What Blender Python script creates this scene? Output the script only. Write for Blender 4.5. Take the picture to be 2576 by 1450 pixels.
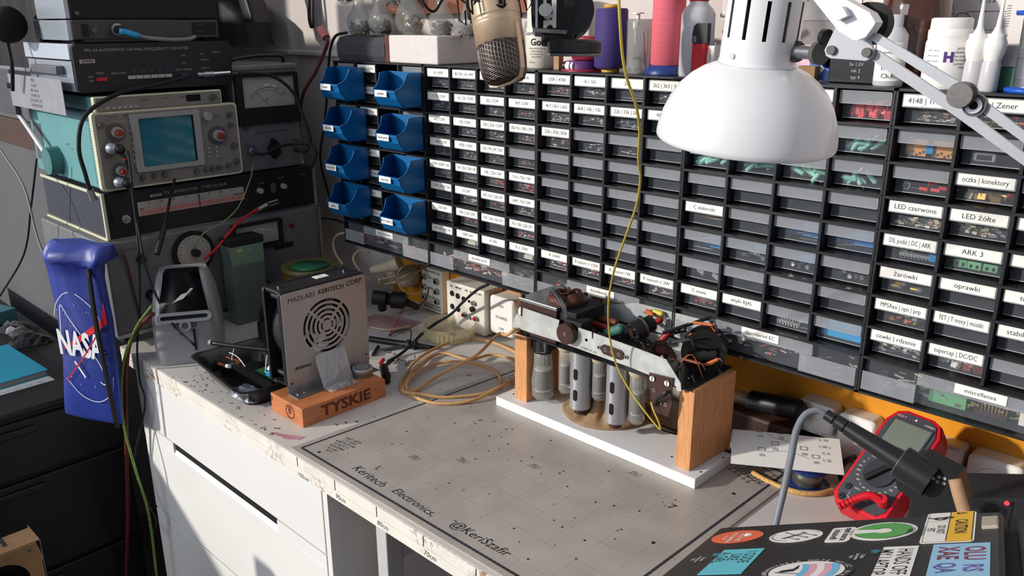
import bpy, bmesh, math, random
from mathutils import Matrix, Vector
PI = math.pi
for o in list(bpy.data.objects): bpy.data.objects.remove(o)
SC = bpy.context.scene
COL = SC.collection
# ---------- camera ----------
cd = bpy.data.cameras.new('camera')
cd.sensor_width = 36.0
cd.lens = 2101.43 * 36.0 / 2576.0
cd.clip_start = 0.02
cam = bpy.data.objects.new('camera', cd); COL.objects.link(cam)
_r = Matrix(((0.7206,0.6934,-0.0033),(-0.2094,0.2222,0.9522),(0.661,-0.6855,0.3053))).transposed().to_4x4()
cam.matrix_world = Matrix.Translation((1.0384,-1.0612,0.6414)) @ _r
SC.camera = cam
# ---------- world, sun, window light, exposure ----------
wd = bpy.data.worlds.new('world'); SC.world = wd; wd.use_nodes = True
bg = wd.node_tree.nodes['Background']
bg.inputs[0].default_value = (0.80, 0.86, 1.0, 1); bg.inputs[1].default_value = 0.40
sd = bpy.data.lights.new('sun', 'SUN'); sd.energy = 3.7; sd.angle = math.radians(2.5); sd.color = (1.0, 0.945, 0.87)
sun = bpy.data.objects.new('sun', sd); COL.objects.link(sun)
sun.rotation_euler = Vector((0.56, 0.83, -0.32)).to_track_quat('-Z', 'Y').to_euler()
ad = bpy.data.lights.new('window_daylight', 'AREA'); ad.shape = 'RECTANGLE'; ad.size = 1.4; ad.size_y = 1.3; ad.energy = 26; ad.color = (0.9, 0.95, 1.0)
al = bpy.data.objects.new('window_daylight', ad); COL.objects.link(al)
al.location = (-0.5, -2.9, 1.25)
al.rotation_euler = (Vector((0.1, 0, 0.1)) - al.location).to_track_quat('-Z', 'Y').to_euler()
SC.view_settings.view_transform = 'Standard'; SC.view_settings.look = 'None'
SC.view_settings.exposure = 0.0; SC.view_settings.gamma = 1.0
SC.view_settings.use_curve_mapping = False
SC.cycles.use_denoising = True
SC.cycles.transparent_max_bounces = 24
SC.cycles.max_bounces = 8
SC.cycles.caustics_reflective = False; SC.cycles.caustics_refractive = False

# ---------- materials ----------
def lin(c):
    c = c / 255.0
    return c / 12.92 if c <= 0.04045 else ((c + 0.055) / 1.055) ** 2.4
MATS = {}
def mat(name, rgb, rough=0.5, metal=0.0, noise=0.12, scale=30.0, bump=0.0, alpha=1.0, trans=0.0, ior=1.45, emit=0.0, stretch=None, coat=0.0, dark=None):
    """procedural surface: base colour broken up by object-space noise"""
    if name in MATS: return MATS[name]
    m = bpy.data.materials.new(name); m.use_nodes = True; MATS[name] = m
    nt = m.node_tree; N = nt.nodes; L = nt.links
    p = N['Principled BSDF']; out = N['Material Output']
    c = [lin(v) for v in rgb]
    tc = N.new('ShaderNodeTexCoord'); mp = N.new('ShaderNodeMapping'); L.new(tc.outputs['Object'], mp.inputs[0])
    if stretch: mp.inputs['Scale'].default_value = stretch
    nz = N.new('ShaderNodeTexNoise'); nz.inputs['Scale'].default_value = scale; nz.inputs['Detail'].default_value = 3.0
    L.new(mp.outputs[0], nz.inputs[0])
    rp = N.new('ShaderNodeValToRGB')
    k = 1.0 - noise
    d = [lin(v) for v in dark] if dark else [v * k for v in c]
    rp.color_ramp.elements[0].position = 0.35; rp.color_ramp.elements[0].color = (*d, 1)
    rp.color_ramp.elements[1].position = 0.65; rp.color_ramp.elements[1].color = (*c, 1)
    L.new(nz.outputs[0], rp.inputs[0]); L.new(rp.outputs[0], p.inputs['Base Color'])
    p.inputs['Roughness'].default_value = rough; p.inputs['Metallic'].default_value = metal
    p.inputs['IOR'].default_value = ior
    if coat: p.inputs['Coat Weight'].default_value = coat; p.inputs['Coat Roughness'].default_value = 0.08
    if trans: p.inputs['Transmission Weight'].default_value = trans
    if alpha < 1.0: p.inputs['Alpha'].default_value = alpha
    if emit:
        p.inputs['Emission Strength'].default_value = emit; p.inputs['Emission Color'].default_value = (*c, 1)
    if bump:
        b = N.new('ShaderNodeBump'); b.inputs['Strength'].default_value = bump; b.inputs['Distance'].default_value = 0.002
        L.new(nz.outputs[0], b.inputs['Height']); L.new(b.outputs[0], p.inputs['Normal'])
    return m
black = mat('black_plastic', (26, 26, 29), 0.42)
cabinet_black = mat('cabinet_black_plastic', (36, 36, 40), 0.38, noise=.25, scale=90)
matte_black = mat('matte_black', (16, 16, 18), 0.7)
void = mat('dark_gap', (6, 6, 7), 0.9)
ink = mat('black_ink', (34, 34, 40), 0.6)
fadedink = mat('faded_ink', (84, 84, 92), 0.6)
white = mat('white_paint', (226, 224, 218), 0.55, noise=.05)
card = mat('label_card', (236, 234, 228), 0.6, noise=.03)
clear = mat('clear_plastic', (156, 162, 170), 0.25, alpha=0.10, noise=.1)
frost = mat('frosted_plastic', (186, 190, 196), 0.32, alpha=0.30, noise=.15)
chrome = mat('chrome', (205, 205, 205), 0.18, 1.0, noise=.1)
steel = mat('steel', (170, 172, 176), 0.38, 1.0, noise=.15)
alu = mat('brushed_aluminium', (172, 172, 174), 0.42, 0.75, noise=.10, scale=14)
zinc = mat('zinc_plate', (200, 203, 200), 0.40, 0.35, noise=.22, scale=60)
brown = mat('brown_bakelite', (62, 34, 29), 0.45, noise=.3)
red = mat('red_plastic', (196, 28, 40), 0.4, noise=.08)
glass = mat('clear_glass', (235, 238, 238), 0.04, alpha=0.22, noise=.02, coat=.6)
pink_ink = mat('red_ink', (200, 40, 40), 0.6)

# ---------- mesh builder ----------
def T(x=0, y=0, z=0): return Matrix.Translation((x, y, z))
def RX(a): return Matrix.Rotation(a, 4, 'X')
def RY(a): return Matrix.Rotation(a, 4, 'Y')
def RZ(a): return Matrix.Rotation(a, 4, 'Z')
def FR(x, y, z): return T(x, y, z) @ RX(PI/2)              # writing plane facing -y
def SD(x, y, z): return T(x, y, z) @ RZ(PI/2) @ RX(PI/2)   # writing plane facing +x
def axes(o, x, y, z):
    m = Matrix.Identity(4)
    for i, a in enumerate((x, y, z)):
        for j in range(3): m[j][i] = a[j]
    for j in range(3): m[j][3] = o[j]
    return m
_tc = {}
def curve_mesh(key, fn):
    if key not in _tc:
        cu = fn(); ob = bpy.data.objects.new('t', cu); COL.objects.link(ob)
        dg = bpy.context.evaluated_depsgraph_get(); dg.update()
        me = bpy.data.meshes.new_from_object(ob.evaluated_get(dg))
        _tc[key] = ([v.co.copy() for v in me.vertices], [tuple(p.vertices) for p in me.polygons])
        bpy.data.objects.remove(ob); bpy.data.meshes.remove(me)
    return _tc[key]
def text_data(s, res=2, bold=0.0):
    def fn():
        cu = bpy.data.curves.new('t', 'FONT'); cu.body = s; cu.size = 1; cu.align_x = 'CENTER'; cu.align_y = 'CENTER'
        cu.resolution_u = res; cu.fill_mode = 'FRONT'; cu.offset = bold
        return cu
    return curve_mesh(('t', s, res, bold), fn)
def shape_data(loops, th):
    def fn():
        cu = bpy.data.curves.new('s', 'CURVE'); cu.dimensions = '2D'; cu.fill_mode = 'BOTH'; cu.extrude = th / 2
        for lp in loops:
            sp = cu.splines.new('POLY'); sp.points.add(len(lp) - 1)
            for i, p in enumerate(lp): sp.points[i].co = (p[0], p[1], 0, 1)
            sp.use_cyclic_u = True
        return cu
    return curve_mesh(('s', str(loops), th), fn)
def circ(x, y, r, n=20, a0=0.0, a1=2*PI, ry=None):
    full = abs(a1 - a0 - 2*PI) < 1e-6
    k = n if full else n - 1
    return [(x + r*math.cos(a0 + (a1-a0)*i/k), y + (ry or r)*math.sin(a0 + (a1-a0)*i/k)) for i in range(n)]
def arcslot(x, y, r0, r1, a0, a1, n=14):
    return circ(x, y, r1, n, a0, a1) + circ(x, y, r0, n, a1, a0)
def rrect(w, h, r, n=4, x=0, y=0):
    p = []
    for cx, cy, a in ((w/2-r, h/2-r, 0), (-w/2+r, h/2-r, PI/2), (-w/2+r, -h/2+r, PI), (w/2-r, -h/2+r, 1.5*PI)):
        for i in range(n+1): p.append((x+cx+r*math.cos(a+PI/2*i/n), y+cy+r*math.sin(a+PI/2*i/n)))
    return p
def smooth(pts, k=6):
    P = [Vector(p) for p in pts]
    if len(P) < 3: return P
    out = []
    for i in range(len(P)-1):
        a = P[i-1] if i else P[0]*2-P[1]; b, c = P[i], P[i+1]; d = P[i+2] if i+2 < len(P) else P[-1]*2-P[-2]
        for j in range(k):
            t = j/k
            out.append(0.5*((2*b)+(c-a)*t+(2*a-5*b+4*c-d)*t*t+(3*b-a-3*c+d)*t**3))
    out.append(P[-1]); return out
class B:
    def __init__(s): s.v = []; s.f = []; s.m = []; s.s = []; s.mats = []; s.T = Matrix.Identity(4)
    def mi(s, m):
        if m not in s.mats: s.mats.append(m)
        return s.mats.index(m)
    def add(s, vs, fs, m, sm=False):
        n = len(s.v); k = s.mi(m)
        s.v += [s.T @ Vector(v) for v in vs]
        for f in fs: s.f.append([n+i for i in f]); s.m.append(k); s.s.append(sm)
        return s
    def box(s, x0, x1, y0, y1, z0, z1, m, bev=0.0):
        if bev <= 0:
            vs = [(x, y, z) for x in (x0, x1) for y in (y0, y1) for z in (z0, z1)]
            return s.add(vs, [(0,1,3,2),(4,6,7,5),(0,4,5,1),(2,3,7,6),(0,2,6,4),(1,5,7,3)], m)
        b = min(bev, (x1-x0)*.49, (y1-y0)*.49, (z1-z0)*.49)
        ringz = [(z0, b), (z0+b*.3, b*.3), (z0+b, 0), (z1-b, 0), (z1-b*.3, b*.3), (z1, b)]
        vs = []; n = 12
        cx, cy = (x0+x1)/2, (y0+y1)/2
        for z, i in ringz:
            w, h = x1-x0-2*i, y1-y0-2*i
            vs += [(cx+p[0], cy+p[1], z) for p in rrect(w, h, max(b-i, b*.25), 2)]
        fs = [tuple(reversed(range(n)))]
        for r in range(5):
            for i in range(n): fs.append((r*n+i, r*n+(i+1) % n, (r+1)*n+(i+1) % n, (r+1)*n+i))
        fs.append(tuple(range(5*n, 6*n)))
        return s.add(vs, fs, m)
    def cyl(s, p0, p1, r0, m, r1=None, n=20, caps=True, sm=True):
        p0, p1 = Vector(p0), Vector(p1); r1 = r0 if r1 is None else r1
        d = (p1-p0).normalized(); u = d.orthogonal().normalized(); w = d.cross(u)
        vs = [p + (u*math.cos(2*PI*i/n) + w*math.sin(2*PI*i/n))*r for p, r in ((p0, r0), (p1, r1)) for i in range(n)]
        s.add(vs, [(i, (i+1) % n, n+(i+1) % n, n+i) for i in range(n)], m, sm)
        if caps:
            if r0 > 0: s.add(vs[:n], [tuple(reversed(range(n)))], m)
            if r1 > 0: s.add(vs[n:], [tuple(range(n))], m)
        return s
    def lathe(s, prof, m, n=28, sm=True):
        vs = []; fs = []
        for r, z in prof: vs += [(r*math.cos(2*PI*i/n), r*math.sin(2*PI*i/n), z) for i in range(n)]
        for k in range(len(prof)-1):
            for i in range(n): fs.append((k*n+i, k*n+(i+1) % n, (k+1)*n+(i+1) % n, (k+1)*n+i))
        s.add(vs, fs, m, sm)
        for k, rev in ((0, True), (len(prof)-1, False)):
            if prof[k][0] > 1e-5:
                r = list(range(k*n, k*n+n)); s.add([vs[i] for i in r], [tuple(reversed(range(n))) if rev else tuple(range(n))], m)
        return s
    def tube(s, pts, r, m, n=8, k=6, sm=True, taper=None):
        P = smooth(pts, k) if k > 1 else [Vector(p) for p in pts]
        vs = []; fs = []; u = None; N = len(P)
        for i, p in enumerate(P):
            d = (P[min(i+1, N-1)]-P[max(i-1, 0)])
            d = d.normalized() if d.length > 1e-9 else Vector((0, 0, 1))
            u = d.orthogonal().normalized() if u is None else (u - d*u.dot(d)).normalized()
            w = d.cross(u); rr = r if taper is None else r*(1+(taper-1)*i/(N-1))
            vs += [p+(u*math.cos(2*PI*j/n)+w*math.sin(2*PI*j/n))*rr for j in range(n)]
        for i in range(N-1):
            for j in range(n): fs.append((i*n+j, i*n+(j+1) % n, (i+1)*n+(j+1) % n, (i+1)*n+j))
        fs += [tuple(reversed(range(n))), tuple(range((N-1)*n, N*n))]
        return s.add(vs, fs, m, sm)
    def loft(s, rings, m, sm=True, caps=True):
        n = len(rings[0]); vs = [p for r in rings for p in r]; fs = []
        for k in range(len(rings)-1):
            for i in range(n): fs.append((k*n+i, k*n+(i+1) % n, (k+1)*n+(i+1) % n, (k+1)*n+i))
        s.add(vs, fs, m, sm)
        if caps: s.add(rings[0], [tuple(reversed(range(n)))], m); s.add(rings[-1], [tuple(range(n))], m)
        return s
    def sph(s, c, r, m, n=14, sc=(1, 1, 1)):
        k = n//2+1; t0 = s.T; s.T = s.T @ T(*c) @ Matrix.Diagonal((*sc, 1))
        s.lathe([(r*math.sin(PI*i/k), -r*math.cos(PI*i/k)) for i in range(k+1)], m, n); s.T = t0; return s
    def shape(s, loops, th, m, M=None):
        """flat outline with holes, thickness th, lying in M's xy plane, top at +th/2"""
        t0 = s.T
        if M is not None: s.T = s.T @ M
        v, f = shape_data(loops, th); s.add(v, f, m); s.T = t0; return s
    def text(s, st, size, m, M, sx=1.0, shear=0.0, res=2, bold=0.0, wmax=None):
        v, f = text_data(st, res, bold)
        if wmax and v:
            w = (max(q[0] for q in v)-min(q[0] for q in v))*size
            if w > wmax: sx = wmax/w
        t0 = s.T; s.T = s.T @ M @ Matrix.Diagonal((size*sx, size, size, 1))
        s.add([(q[0]+shear*q[1], q[1], 0) for q in v], f, m); s.T = t0; return s
    def stroke(s, pts, w, m, M, k=4, lift=0.0):
        """flat pen stroke in M's xy plane"""
        P = smooth([(p[0], p[1], 0) for p in pts], k) if k > 1 else [Vector((p[0], p[1], 0)) for p in pts]
        vs = []; fs = []
        for i, p in enumerate(P):
            d = P[min(i+1, len(P)-1)]-P[max(i-1, 0)]; q = Vector((-d.y, d.x, 0)); q = q.normalized()*w/2 if q.length else Vector((w/2, 0, 0))
            vs += [(p.x+q.x, p.y+q.y, lift), (p.x-q.x, p.y-q.y, lift)]
        for i in range(len(P)-1): fs.append((2*i, 2*i+1, 2*i+3, 2*i+2))
        t0 = s.T; s.T = s.T @ M; s.add(vs, fs, m); s.T = t0; return s
    def mesh(s, name, inv=None):
        me = bpy.data.meshes.new(name)
        vs = [inv @ v for v in s.v] if inv is not None else s.v
        me.from_pydata([tuple(v) for v in vs], [], s.f)
        for m in s.mats: me.materials.append(m)
        me.polygons.foreach_set('material_index', s.m); me.polygons.foreach_set('use_smooth', s.s)
        me.update(); return me
def tagit(o, label=None, cat=None, group=None, kind=None):
    if label: o['label'] = label
    if cat: o['category'] = cat
    if group: o['group'] = group
    if kind: o['kind'] = kind
    return o
def thing(name, label, cat, loc=(0, 0, 0), rot=None, group=None):
    o = bpy.data.objects.new(name, None); COL.objects.link(o); o.empty_display_size = 0.02
    o.matrix_world = T(*loc) @ (rot if rot is not None else Matrix.Identity(4))
    o['W'] = 1; del o['W']
    WM[o.name] = o.matrix_world.copy()
    return tagit(o, label, cat, group)
WM = {}
def part(name, b, parent, label=None, kind=None):
    """b is in world coordinates; stored relative to its thing"""
    root = parent
    w = WM[parent.name]
    o = bpy.data.objects.new(name, b.mesh(name, w.inverted())); COL.objects.link(o); o.parent = parent
    WM[o.name] = w
    return tagit(o, label, kind=kind)
def single(name, b, label, cat, group=None, kind=None):
    zs = min(v.z for v in b.v); n = len(b.v)
    c = Vector((sum(v.x for v in b.v)/n, sum(v.y for v in b.v)/n, zs))
    o = bpy.data.objects.new(name, b.mesh(name, T(*c).inverted())); COL.objects.link(o); o.location = c
    WM[o.name] = T(*c)
    return tagit(o, label, cat, group, kind)
def struct(name, b):
    return single(name, b, None, None, kind='structure')
def copy_tree(o, M=None, label=None, group=None, parent=None):
    c = o.copy(); COL.objects.link(c)
    if parent is not None: c.parent = parent
    if M is not None: c.matrix_world = M
    if label: c['label'] = label
    if group: c['group'] = group
    for ch in list(o.children): copy_tree(ch, parent=c)
    return c
# ---------- the room ----------
wallpaint = mat('wall_paint', (206, 196, 190), 0.8, noise=.06, scale=4, bump=.1)
greywall = mat('grey_wall_paint', (92, 92, 96), 0.85, noise=.1, scale=5)
yellow = mat('yellow_paint', (222, 146, 26), 0.5, noise=.22, scale=9)
woodfloor = mat('floor_boards', (74, 58, 48), 0.6, noise=.3, scale=6, stretch=(1, 12, 1))
struct('floor', B().box(-4, 3, -3.6, .2, -.80, -.75, woodfloor))
b = B().box(-4, 3, .145, .22, .172, 1.9, wallpaint); b.box(-4, 3, .145, .22, -.75, .0, wallpaint)
b.box(-.53, 3, .146, .22, 0, .172, yellow); b.box(-4, -.53, .146, .22, 0, .172, wallpaint)
struct('wall_back', b)
d = None
struct('trim_1', B().box(-1.6, -.50, .13, .145, .560, .572, wallpaint, .003))
b = B().box(-4, -1.247, -.36, .145, -.75, 1.9, greywall)
struct('wall_left', b)
struct('trim_2', B().box(-4, -1.252, -.372, -.36, .33, .40, mat('brown_wood_strip', (70, 40, 28), .6, noise=.3), .002))
# ---------- desk ----------
def dirty_white(name, rgb, spots=(0.62, 0.66), spotcol=(92, 72, 64), sc=60, spscale=None):
    m = mat(name, rgb, .5, noise=.10, scale=18)
    nt = m.node_tree; N = nt.nodes; L = nt.links; p = N['Principled BSDF']
    base = p.inputs['Base Color'].links[0].from_socket
    tc = N.new('ShaderNodeTexCoord'); a = N.new('ShaderNodeTexNoise'); a.inputs['Scale'].default_value = sc; a.inputs['Detail'].default_value = 5
    big = N.new('ShaderNodeTexNoise'); big.inputs['Scale'].default_value = 5
    L.new(tc.outputs['Object'], a.inputs[0]); L.new(tc.outputs['Object'], big.inputs[0])
    r = N.new('ShaderNodeValToRGB'); r.color_ramp.elements[0].position = spots[0]; r.color_ramp.elements[1].position = spots[1]
    r2 = N.new('ShaderNodeValToRGB'); r2.color_ramp.elements[0].position = .48; r2.color_ramp.elements[1].position = .6
    L.new(a.outputs[0], r.inputs[0]); L.new(big.outputs[0], r2.inputs[0])
    mu = N.new('ShaderNodeMath'); mu.operation = 'MULTIPLY'; L.new(r.outputs[0], mu.inputs[0]); L.new(r2.outputs[0], mu.inputs[1])
    mx = N.new('ShaderNodeMix'); mx.data_type = 'RGBA'; L.new(mu.outputs[0], mx.inputs[0]); L.new(base, mx.inputs[6])
    mx.inputs[7].default_value = (*[lin(v) for v in spotcol], 1)
    L.new(mx.outputs[2], p.inputs['Base Color'])
    return m
worktop = dirty_white('worn_white_worktop', (206, 200, 194), (.66,.68), (120,100,92), 45)
worn = dirty_white('chipped_white_edge', (228, 224, 214), (.50, .56), (150, 120, 96), 110)
cabwhite = mat('white_lacquer_board', (222, 221, 218), .5, noise=.04, scale=6)
d = thing('workbench_top', 'long white painted worktop, scuffed, with handwritten centimetre marks on its front edge', 'desk', (.2, -.2, -.018))
b = B().box(-.668, 1.5, -.462, .145, -.018, 0, worktop)
part('worktop', b, d)
b = B().box(-.668, 1.5, -.4645, -.462, -.0175, -.0003, worn)
for i in range(10):
    x = i*.1
    b.box(x-.0006, x+.0006, -.4650, -.4645, -.017, -.001, ink)
b.box(-.668, 1.5, -.4640, -.444, -.034, -.0185, worn)
for i, s in enumerate(('100cm', '90cm', '80cm', '70cm', '60cm')):
    b.text(s, .0115, ink, FR(i*.1+.012, -.46415, -.0265 if i else -.031), shear=.25)
part('edge_strip', b, d)
# pinkish stain and scratches are paint on the worktop
b = B()
random.seed(4)
stain = mat('pink_paint_stain', (196, 140, 156), .6, noise=.3, scale=80)
b.shape([[(-.098, -.446), (-.080, -.440), (-.060, -.428), (-.046, -.420), (-.044, -.432), (-.056, -.442), (-.066, -.448), (-.078, -.446), (-.088, -.452)]], .0004, stain, T(0, 0, .0003))
flake = mat('brown_flake', (120, 84, 74), .7, noise=.3)
for i in range(90):
    x = random.uniform(-.45, -.08); y = -.455 + random.random()**1.6*.1
    if x > -.19 and y > -.42: continue
    b.shape([circ(0, 0, random.uniform(.0012, .0045), 6, ry=random.uniform(.0006, .0018))], .0003, flake, T(x, y, .0003) @ RZ(random.uniform(-.6, .8)))
for px in [(-.03, -.33), (-.045, -.36), (-.04, -.345), (-.02, -.30), (-.08, -.37)]:
    b.shape([circ(0, 0, .004, 7, ry=.0018)], .0003, flake, T(px[0], px[1], .0003))
part('paint_marks', b, d, kind='stuff')
# drawer unit under the desk
u = thing('drawer_unit', 'white drawer unit with a long dark grip slot, under the left of the worktop', 'drawer unit', (-.27, -.2, -.75))
b = B().box(-.606, .072, -.445, .12, -.75, -.0345, cabwhite)
b.box(.060, .072, -.462, -.445, -.75, -.0345, cabwhite)
part('carcass', b, u)
fr = B().box(-.606, .058, -.463, -.446, -.150, -.036, cabwhite, .001)
part('drawer_front', fr, u)
b = B().box(-.606, .058, -.463, -.446, -.352, -.176, cabwhite, .001)
b.box(-.606, -.470, -.463, -.446, -.176, -.152, cabwhite); b.box(-.086, .058, -.463, -.446, -.176, -.152, cabwhite)
b.add([(-.47, -.463, -.176), (-.086, -.463, -.176), (-.086, -.4585, -.168), (-.47, -.4585, -.168)], [(0, 1, 2, 3)], cabwhite)
b.box(-.47, -.086, -.4585, -.4455, -.1755, -.150, void)
part('drawer_front', b, u)
part('drawer_front', B().box(-.606, .058, -.463, -.446, -.742, -.356, cabwhite, .001), u)
# steel leg frame and panels below the desk, right of the drawers
lg = mat('white_leg_paint', (190, 190, 186), .5)
part('leg_frame', B().box(.16, .185, -.44, -.41, -.75, -.0345, lg, .002).box(.16, .185, -.41, .01, -.12, -.09, lg), d)
single('back_board', B().box(.1, 1.4, .02, .04, -.75, -.0345, mat('red_brown_panel', (84, 44, 36), .6, noise=.3)), 'reddish brown board closing the back under the worktop', 'board')
# ---------- drawer cabinets ----------
X0 = {1: -.4980, 2: -.2072, 3: .0836, 4: .3744, 5: .6652}
CW, CB, CT, FY = .2900, .1655, .5625, -.006
CP, RP, ZL = .07122, .04273, .5560
names = {1: 'leftmost, behind the blue bins', 2: 'second from the left, nearly all drawers labelled', 3: 'middle one, mostly empty unlabelled drawers',
         4: 'fourth, behind the white lamp shade', 5: 'rightmost, large Polish labels'}
def cabinet(k):
    x = X0[k]-.0045
    c = thing('drawer_cabinet', 'black small parts cabinet, ' + names[k], 'storage cabinet', (x+CW/2, .06, CB), group='black small parts cabinets along the wall')
    b = B(); m = cabinet_black
    b.box(x, x+.0026, FY, .144, CB, CT, m); b.box(x+CW-.0026, x+CW, FY, .144, CB, CT, m)
    b.box(x, x+CW, FY, .144, CT-.003, CT, m); b.box(x, x+CW, FY, .144, CB, CB+.003, m)
    b.box(x, x+CW, .139, .144, CB, CT, m)
    for i in (1, 2, 3): b.box(x+.0026+i*CP-.0018, x+.0026+i*CP+.0018, FY, .10, CB+.052, CT-.003, m)
    for r in range(1, 9):
        z = ZL+.0025-r*RP
        b.box(x, x+CW, FY, .13, z-.0006, z+.0026, m); b.box(x, x+CW, FY-.0012, FY+.002, z-.0004, z+.0022, m)
    part('body', b, c)
    return c
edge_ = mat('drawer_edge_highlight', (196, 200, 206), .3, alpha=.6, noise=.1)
def drawer_mesh():
    """transparent drawer, origin at the top left of its grip"""
    b = B(); w = .0640; h = .0350
    b.box(0, w, .012, .0132, -h, .0, clear)
    b.box(0, .0012, .0132, .11, -h, -.008, clear); b.box(w-.0012, w, .0132, .11, -h, -.008, clear)
    b.box(.0012, w-.0012, .0132, .11, -h, -h+.0012, clear)
    b.box(.0012, w-.0012, .1088, .11, -h, -.008, clear)
    g = .0160
    b.shape([[(.000, -g), (w, -g), (w, -.003), (w-.003, 0), (.003, 0), (0, -.003)]], .0012, frost, T(0, .0006, 0) @ RX(PI/2))
    b.box(0, w, .0012, .012, -g, -g+.0012, frost)
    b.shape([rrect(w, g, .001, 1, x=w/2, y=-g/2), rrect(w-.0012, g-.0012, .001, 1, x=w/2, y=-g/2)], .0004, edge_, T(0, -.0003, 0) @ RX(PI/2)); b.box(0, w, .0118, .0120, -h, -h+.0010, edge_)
    return b
def big_mesh():
    b = B(); w = CW-.008; h = .0440
    b.box(0, w, .003, .0042, -h, 0, clear)
    b.box(0, .0012, .0042, .12, -h, -.006, clear); b.box(w-.0012, w, .0042, .12, -h, -.006, clear)
    b.box(.0012, w-.0012, .0042, .12, -h, -h+.0012, clear)
    for q in (.062, .205): b.box(q, q+.0012, .0042, .118, -h, -.008, frost)
    b.box(.0, .068, -.006, .003, -h+.002, -h+.0032, frost); b.box(.203, w, -.006, .003, -h+.002, -h+.0032, frost)
    b.box(.0, .068, -.006, -.0048, -h+.002, -.016, frost); b.box(.203, w, -.006, -.0048, -h+.002, -.016, frost)
    b.shape([[(.068, -.016), (.22, -.016), (.22, -.001), (.218, .001), (.070, .001), (.068, -.001)]], .0012, frost, T(0, -.004, 0) @ RX(PI/2))
    b.box(.068, .22, -.0034, .003, -.016, -.0148, frost)
    return b
dm = drawer_mesh().mesh('drawer'); gm = big_mesh().mesh('wide_drawer')
def label_mesh(s, w=.0615, h=.0135, size=.0078):
    b = B(); b.box(0, w, -.0004, 0, -h, 0, card)
    if s: b.text(s, size, ink, FR(w/2, -.00055, -h/2-.0002), wmax=w*.80)
    return b
LB = {
1: {(1,2): 'CMOS NEW', (2,2): 'CMOS | uControl', (3,2): 'TTL | 74xx', (4,2): 'NE555', (5,2): 'audio IC', (6,2): 'stab. regul.', (7,2): 'triacs', (8,2): 'thyristor'},
2: {(1,1): '1k 1/4W', (1,2): '4k7 10k | 15k 1/4W', (1,3): '22k | 47k 1/4W', (1,4): '100k 1/4W', (2,1): '1 | 1R 1/2W', (2,2): '1k | 2k 1/2W', (2,3): '2k2 1/2W', (2,4): '3k9 1/2W',
    (3,1): '6k2 1/2W', (3,2): '15k 1/2W', (3,3): '10k | 33k 1/2W', (3,4): '82k 91k | 100k 1/2W', (4,1): '180k 1/2W', (4,2): '470k 1/2W', (4,3): '10k | 1M | 2M 1/2W',
    (5,1): '330R | 820R 1W', (5,2): '1k5 | 3k3 | 3k9 1W', (5,3): '10k | 22k 1W', (5,4): '51k | 75k 1W', (6,1): '130R | 470R 2W', (6,2): '1k 2W', (6,3): '4k7 | 5k1 | 5k6 2W', (6,4): '6k8 | 7k5 2W',
    (7,1): '22k 2W', (7,2): '30k | 33k 2W', (7,3): '47k | 56k | 62k 2W', (7,4): '75k | 150k | 220k 2W', (8,1): '33R 7W | 47R 2W', (8,2): '100R 5W', (8,3): 'R 5W', (8,4): 'R \u2265 10W'},
3: {(1,1): '120R | 470R', (1,2): '1k | 1k5', (1,3): '2k7', (1,4): '2k2 | 3k3 | 3k9', (2,1): '4k7 | 5k1 | 6k2', (2,2): '6k8 | 10k | 15k', (2,3): '22k | 33k | 56k', (2,4): '47k | 68k', (3,1): '220k | 470k | 820k',
    (8,1): 'R 1/4W', (8,2): 'R niesort \u2264 1/2W', (8,3): 'R niesort 1W', (8,4): 'R niesort \u2265 2W'},
4: {(1,3): 'C MKT | inny', (5,1): 'C elektrolit', (8,1): 'C nowe', (8,2): 'wtyki RJ45'},
5: {(1,1): '4148 | 1N4001', (1,2): 'Ge | Zener', (3,2): 'oczka | konektory', (4,1): 'LED czerwone', (4,2): 'LED \u017c\u00f3\u0142te', (4,3): 'LED', (5,1): 'DIL podst | DC | ARK', (5,2): 'ARK 3', (5,3): 'Moc',
    (6,1): '\u017car\u00f3wki', (6,2): 'oprawki', (6,3): 'trymery', (7,1): 'MPSAxx | npn | pnp', (7,2): 'FET | T mocy | mostki', (7,3): 'stabilizatory', (8,1): 'cewki | rdzenie', (8,2): 'supercap | DC/DC'}}
BIGLAB = {1: 'diody prostownicze', 2: 'desoldered R', 3: 'desoldered C', 4: 'desoldered EC', 5: 'miscellanea'}
random.seed(7)
for k in range(1, 6):
    c = cabinet(k); x = X0[k]-.0045
    for r in range(1, 9):
        for q in range(1, 5):
            if k == 1 and q in (3,): continue
            if k == 5 and q == 4: continue
            o = bpy.data.objects.new('drawer', dm); COL.objects.link(o); o.parent = c
            ox = x+.0026+(q-1)*CP+.0036; oz = ZL+.0008-(r-1)*RP
            dy = random.choice((0, 0, .0008, .0015, -.001))
            W = T(ox, dy, oz); o.matrix_parent_inverse = Matrix.Identity(4); o.matrix_local = WM[c.name].inverted() @ W
            s = LB[k].get((r, q))
            if s:
                lm = label_mesh(s, size=.0088 if k == 5 else .0078); WM[o.name] = W
                lo = bpy.data.objects.new('drawer_label', lm.mesh('drawer_label')); COL.objects.link(lo); lo.parent = o
                lo.matrix_local = T(.0012, -.0002, -.0012)
    o = bpy.data.objects.new('wide_drawer', gm); COL.objects.link(o); o.parent = c
    W = T(x+.004, 0, .2145); o.matrix_local = WM[c.name].inverted() @ W
    lo = bpy.data.objects.new('drawer_label', label_mesh(BIGLAB[k], w=.058, h=.0125).mesh('drawer_label')); COL.objects.link(lo); lo.parent = o
    lo.matrix_local = T(.112, -.0048, .0002)
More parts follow.
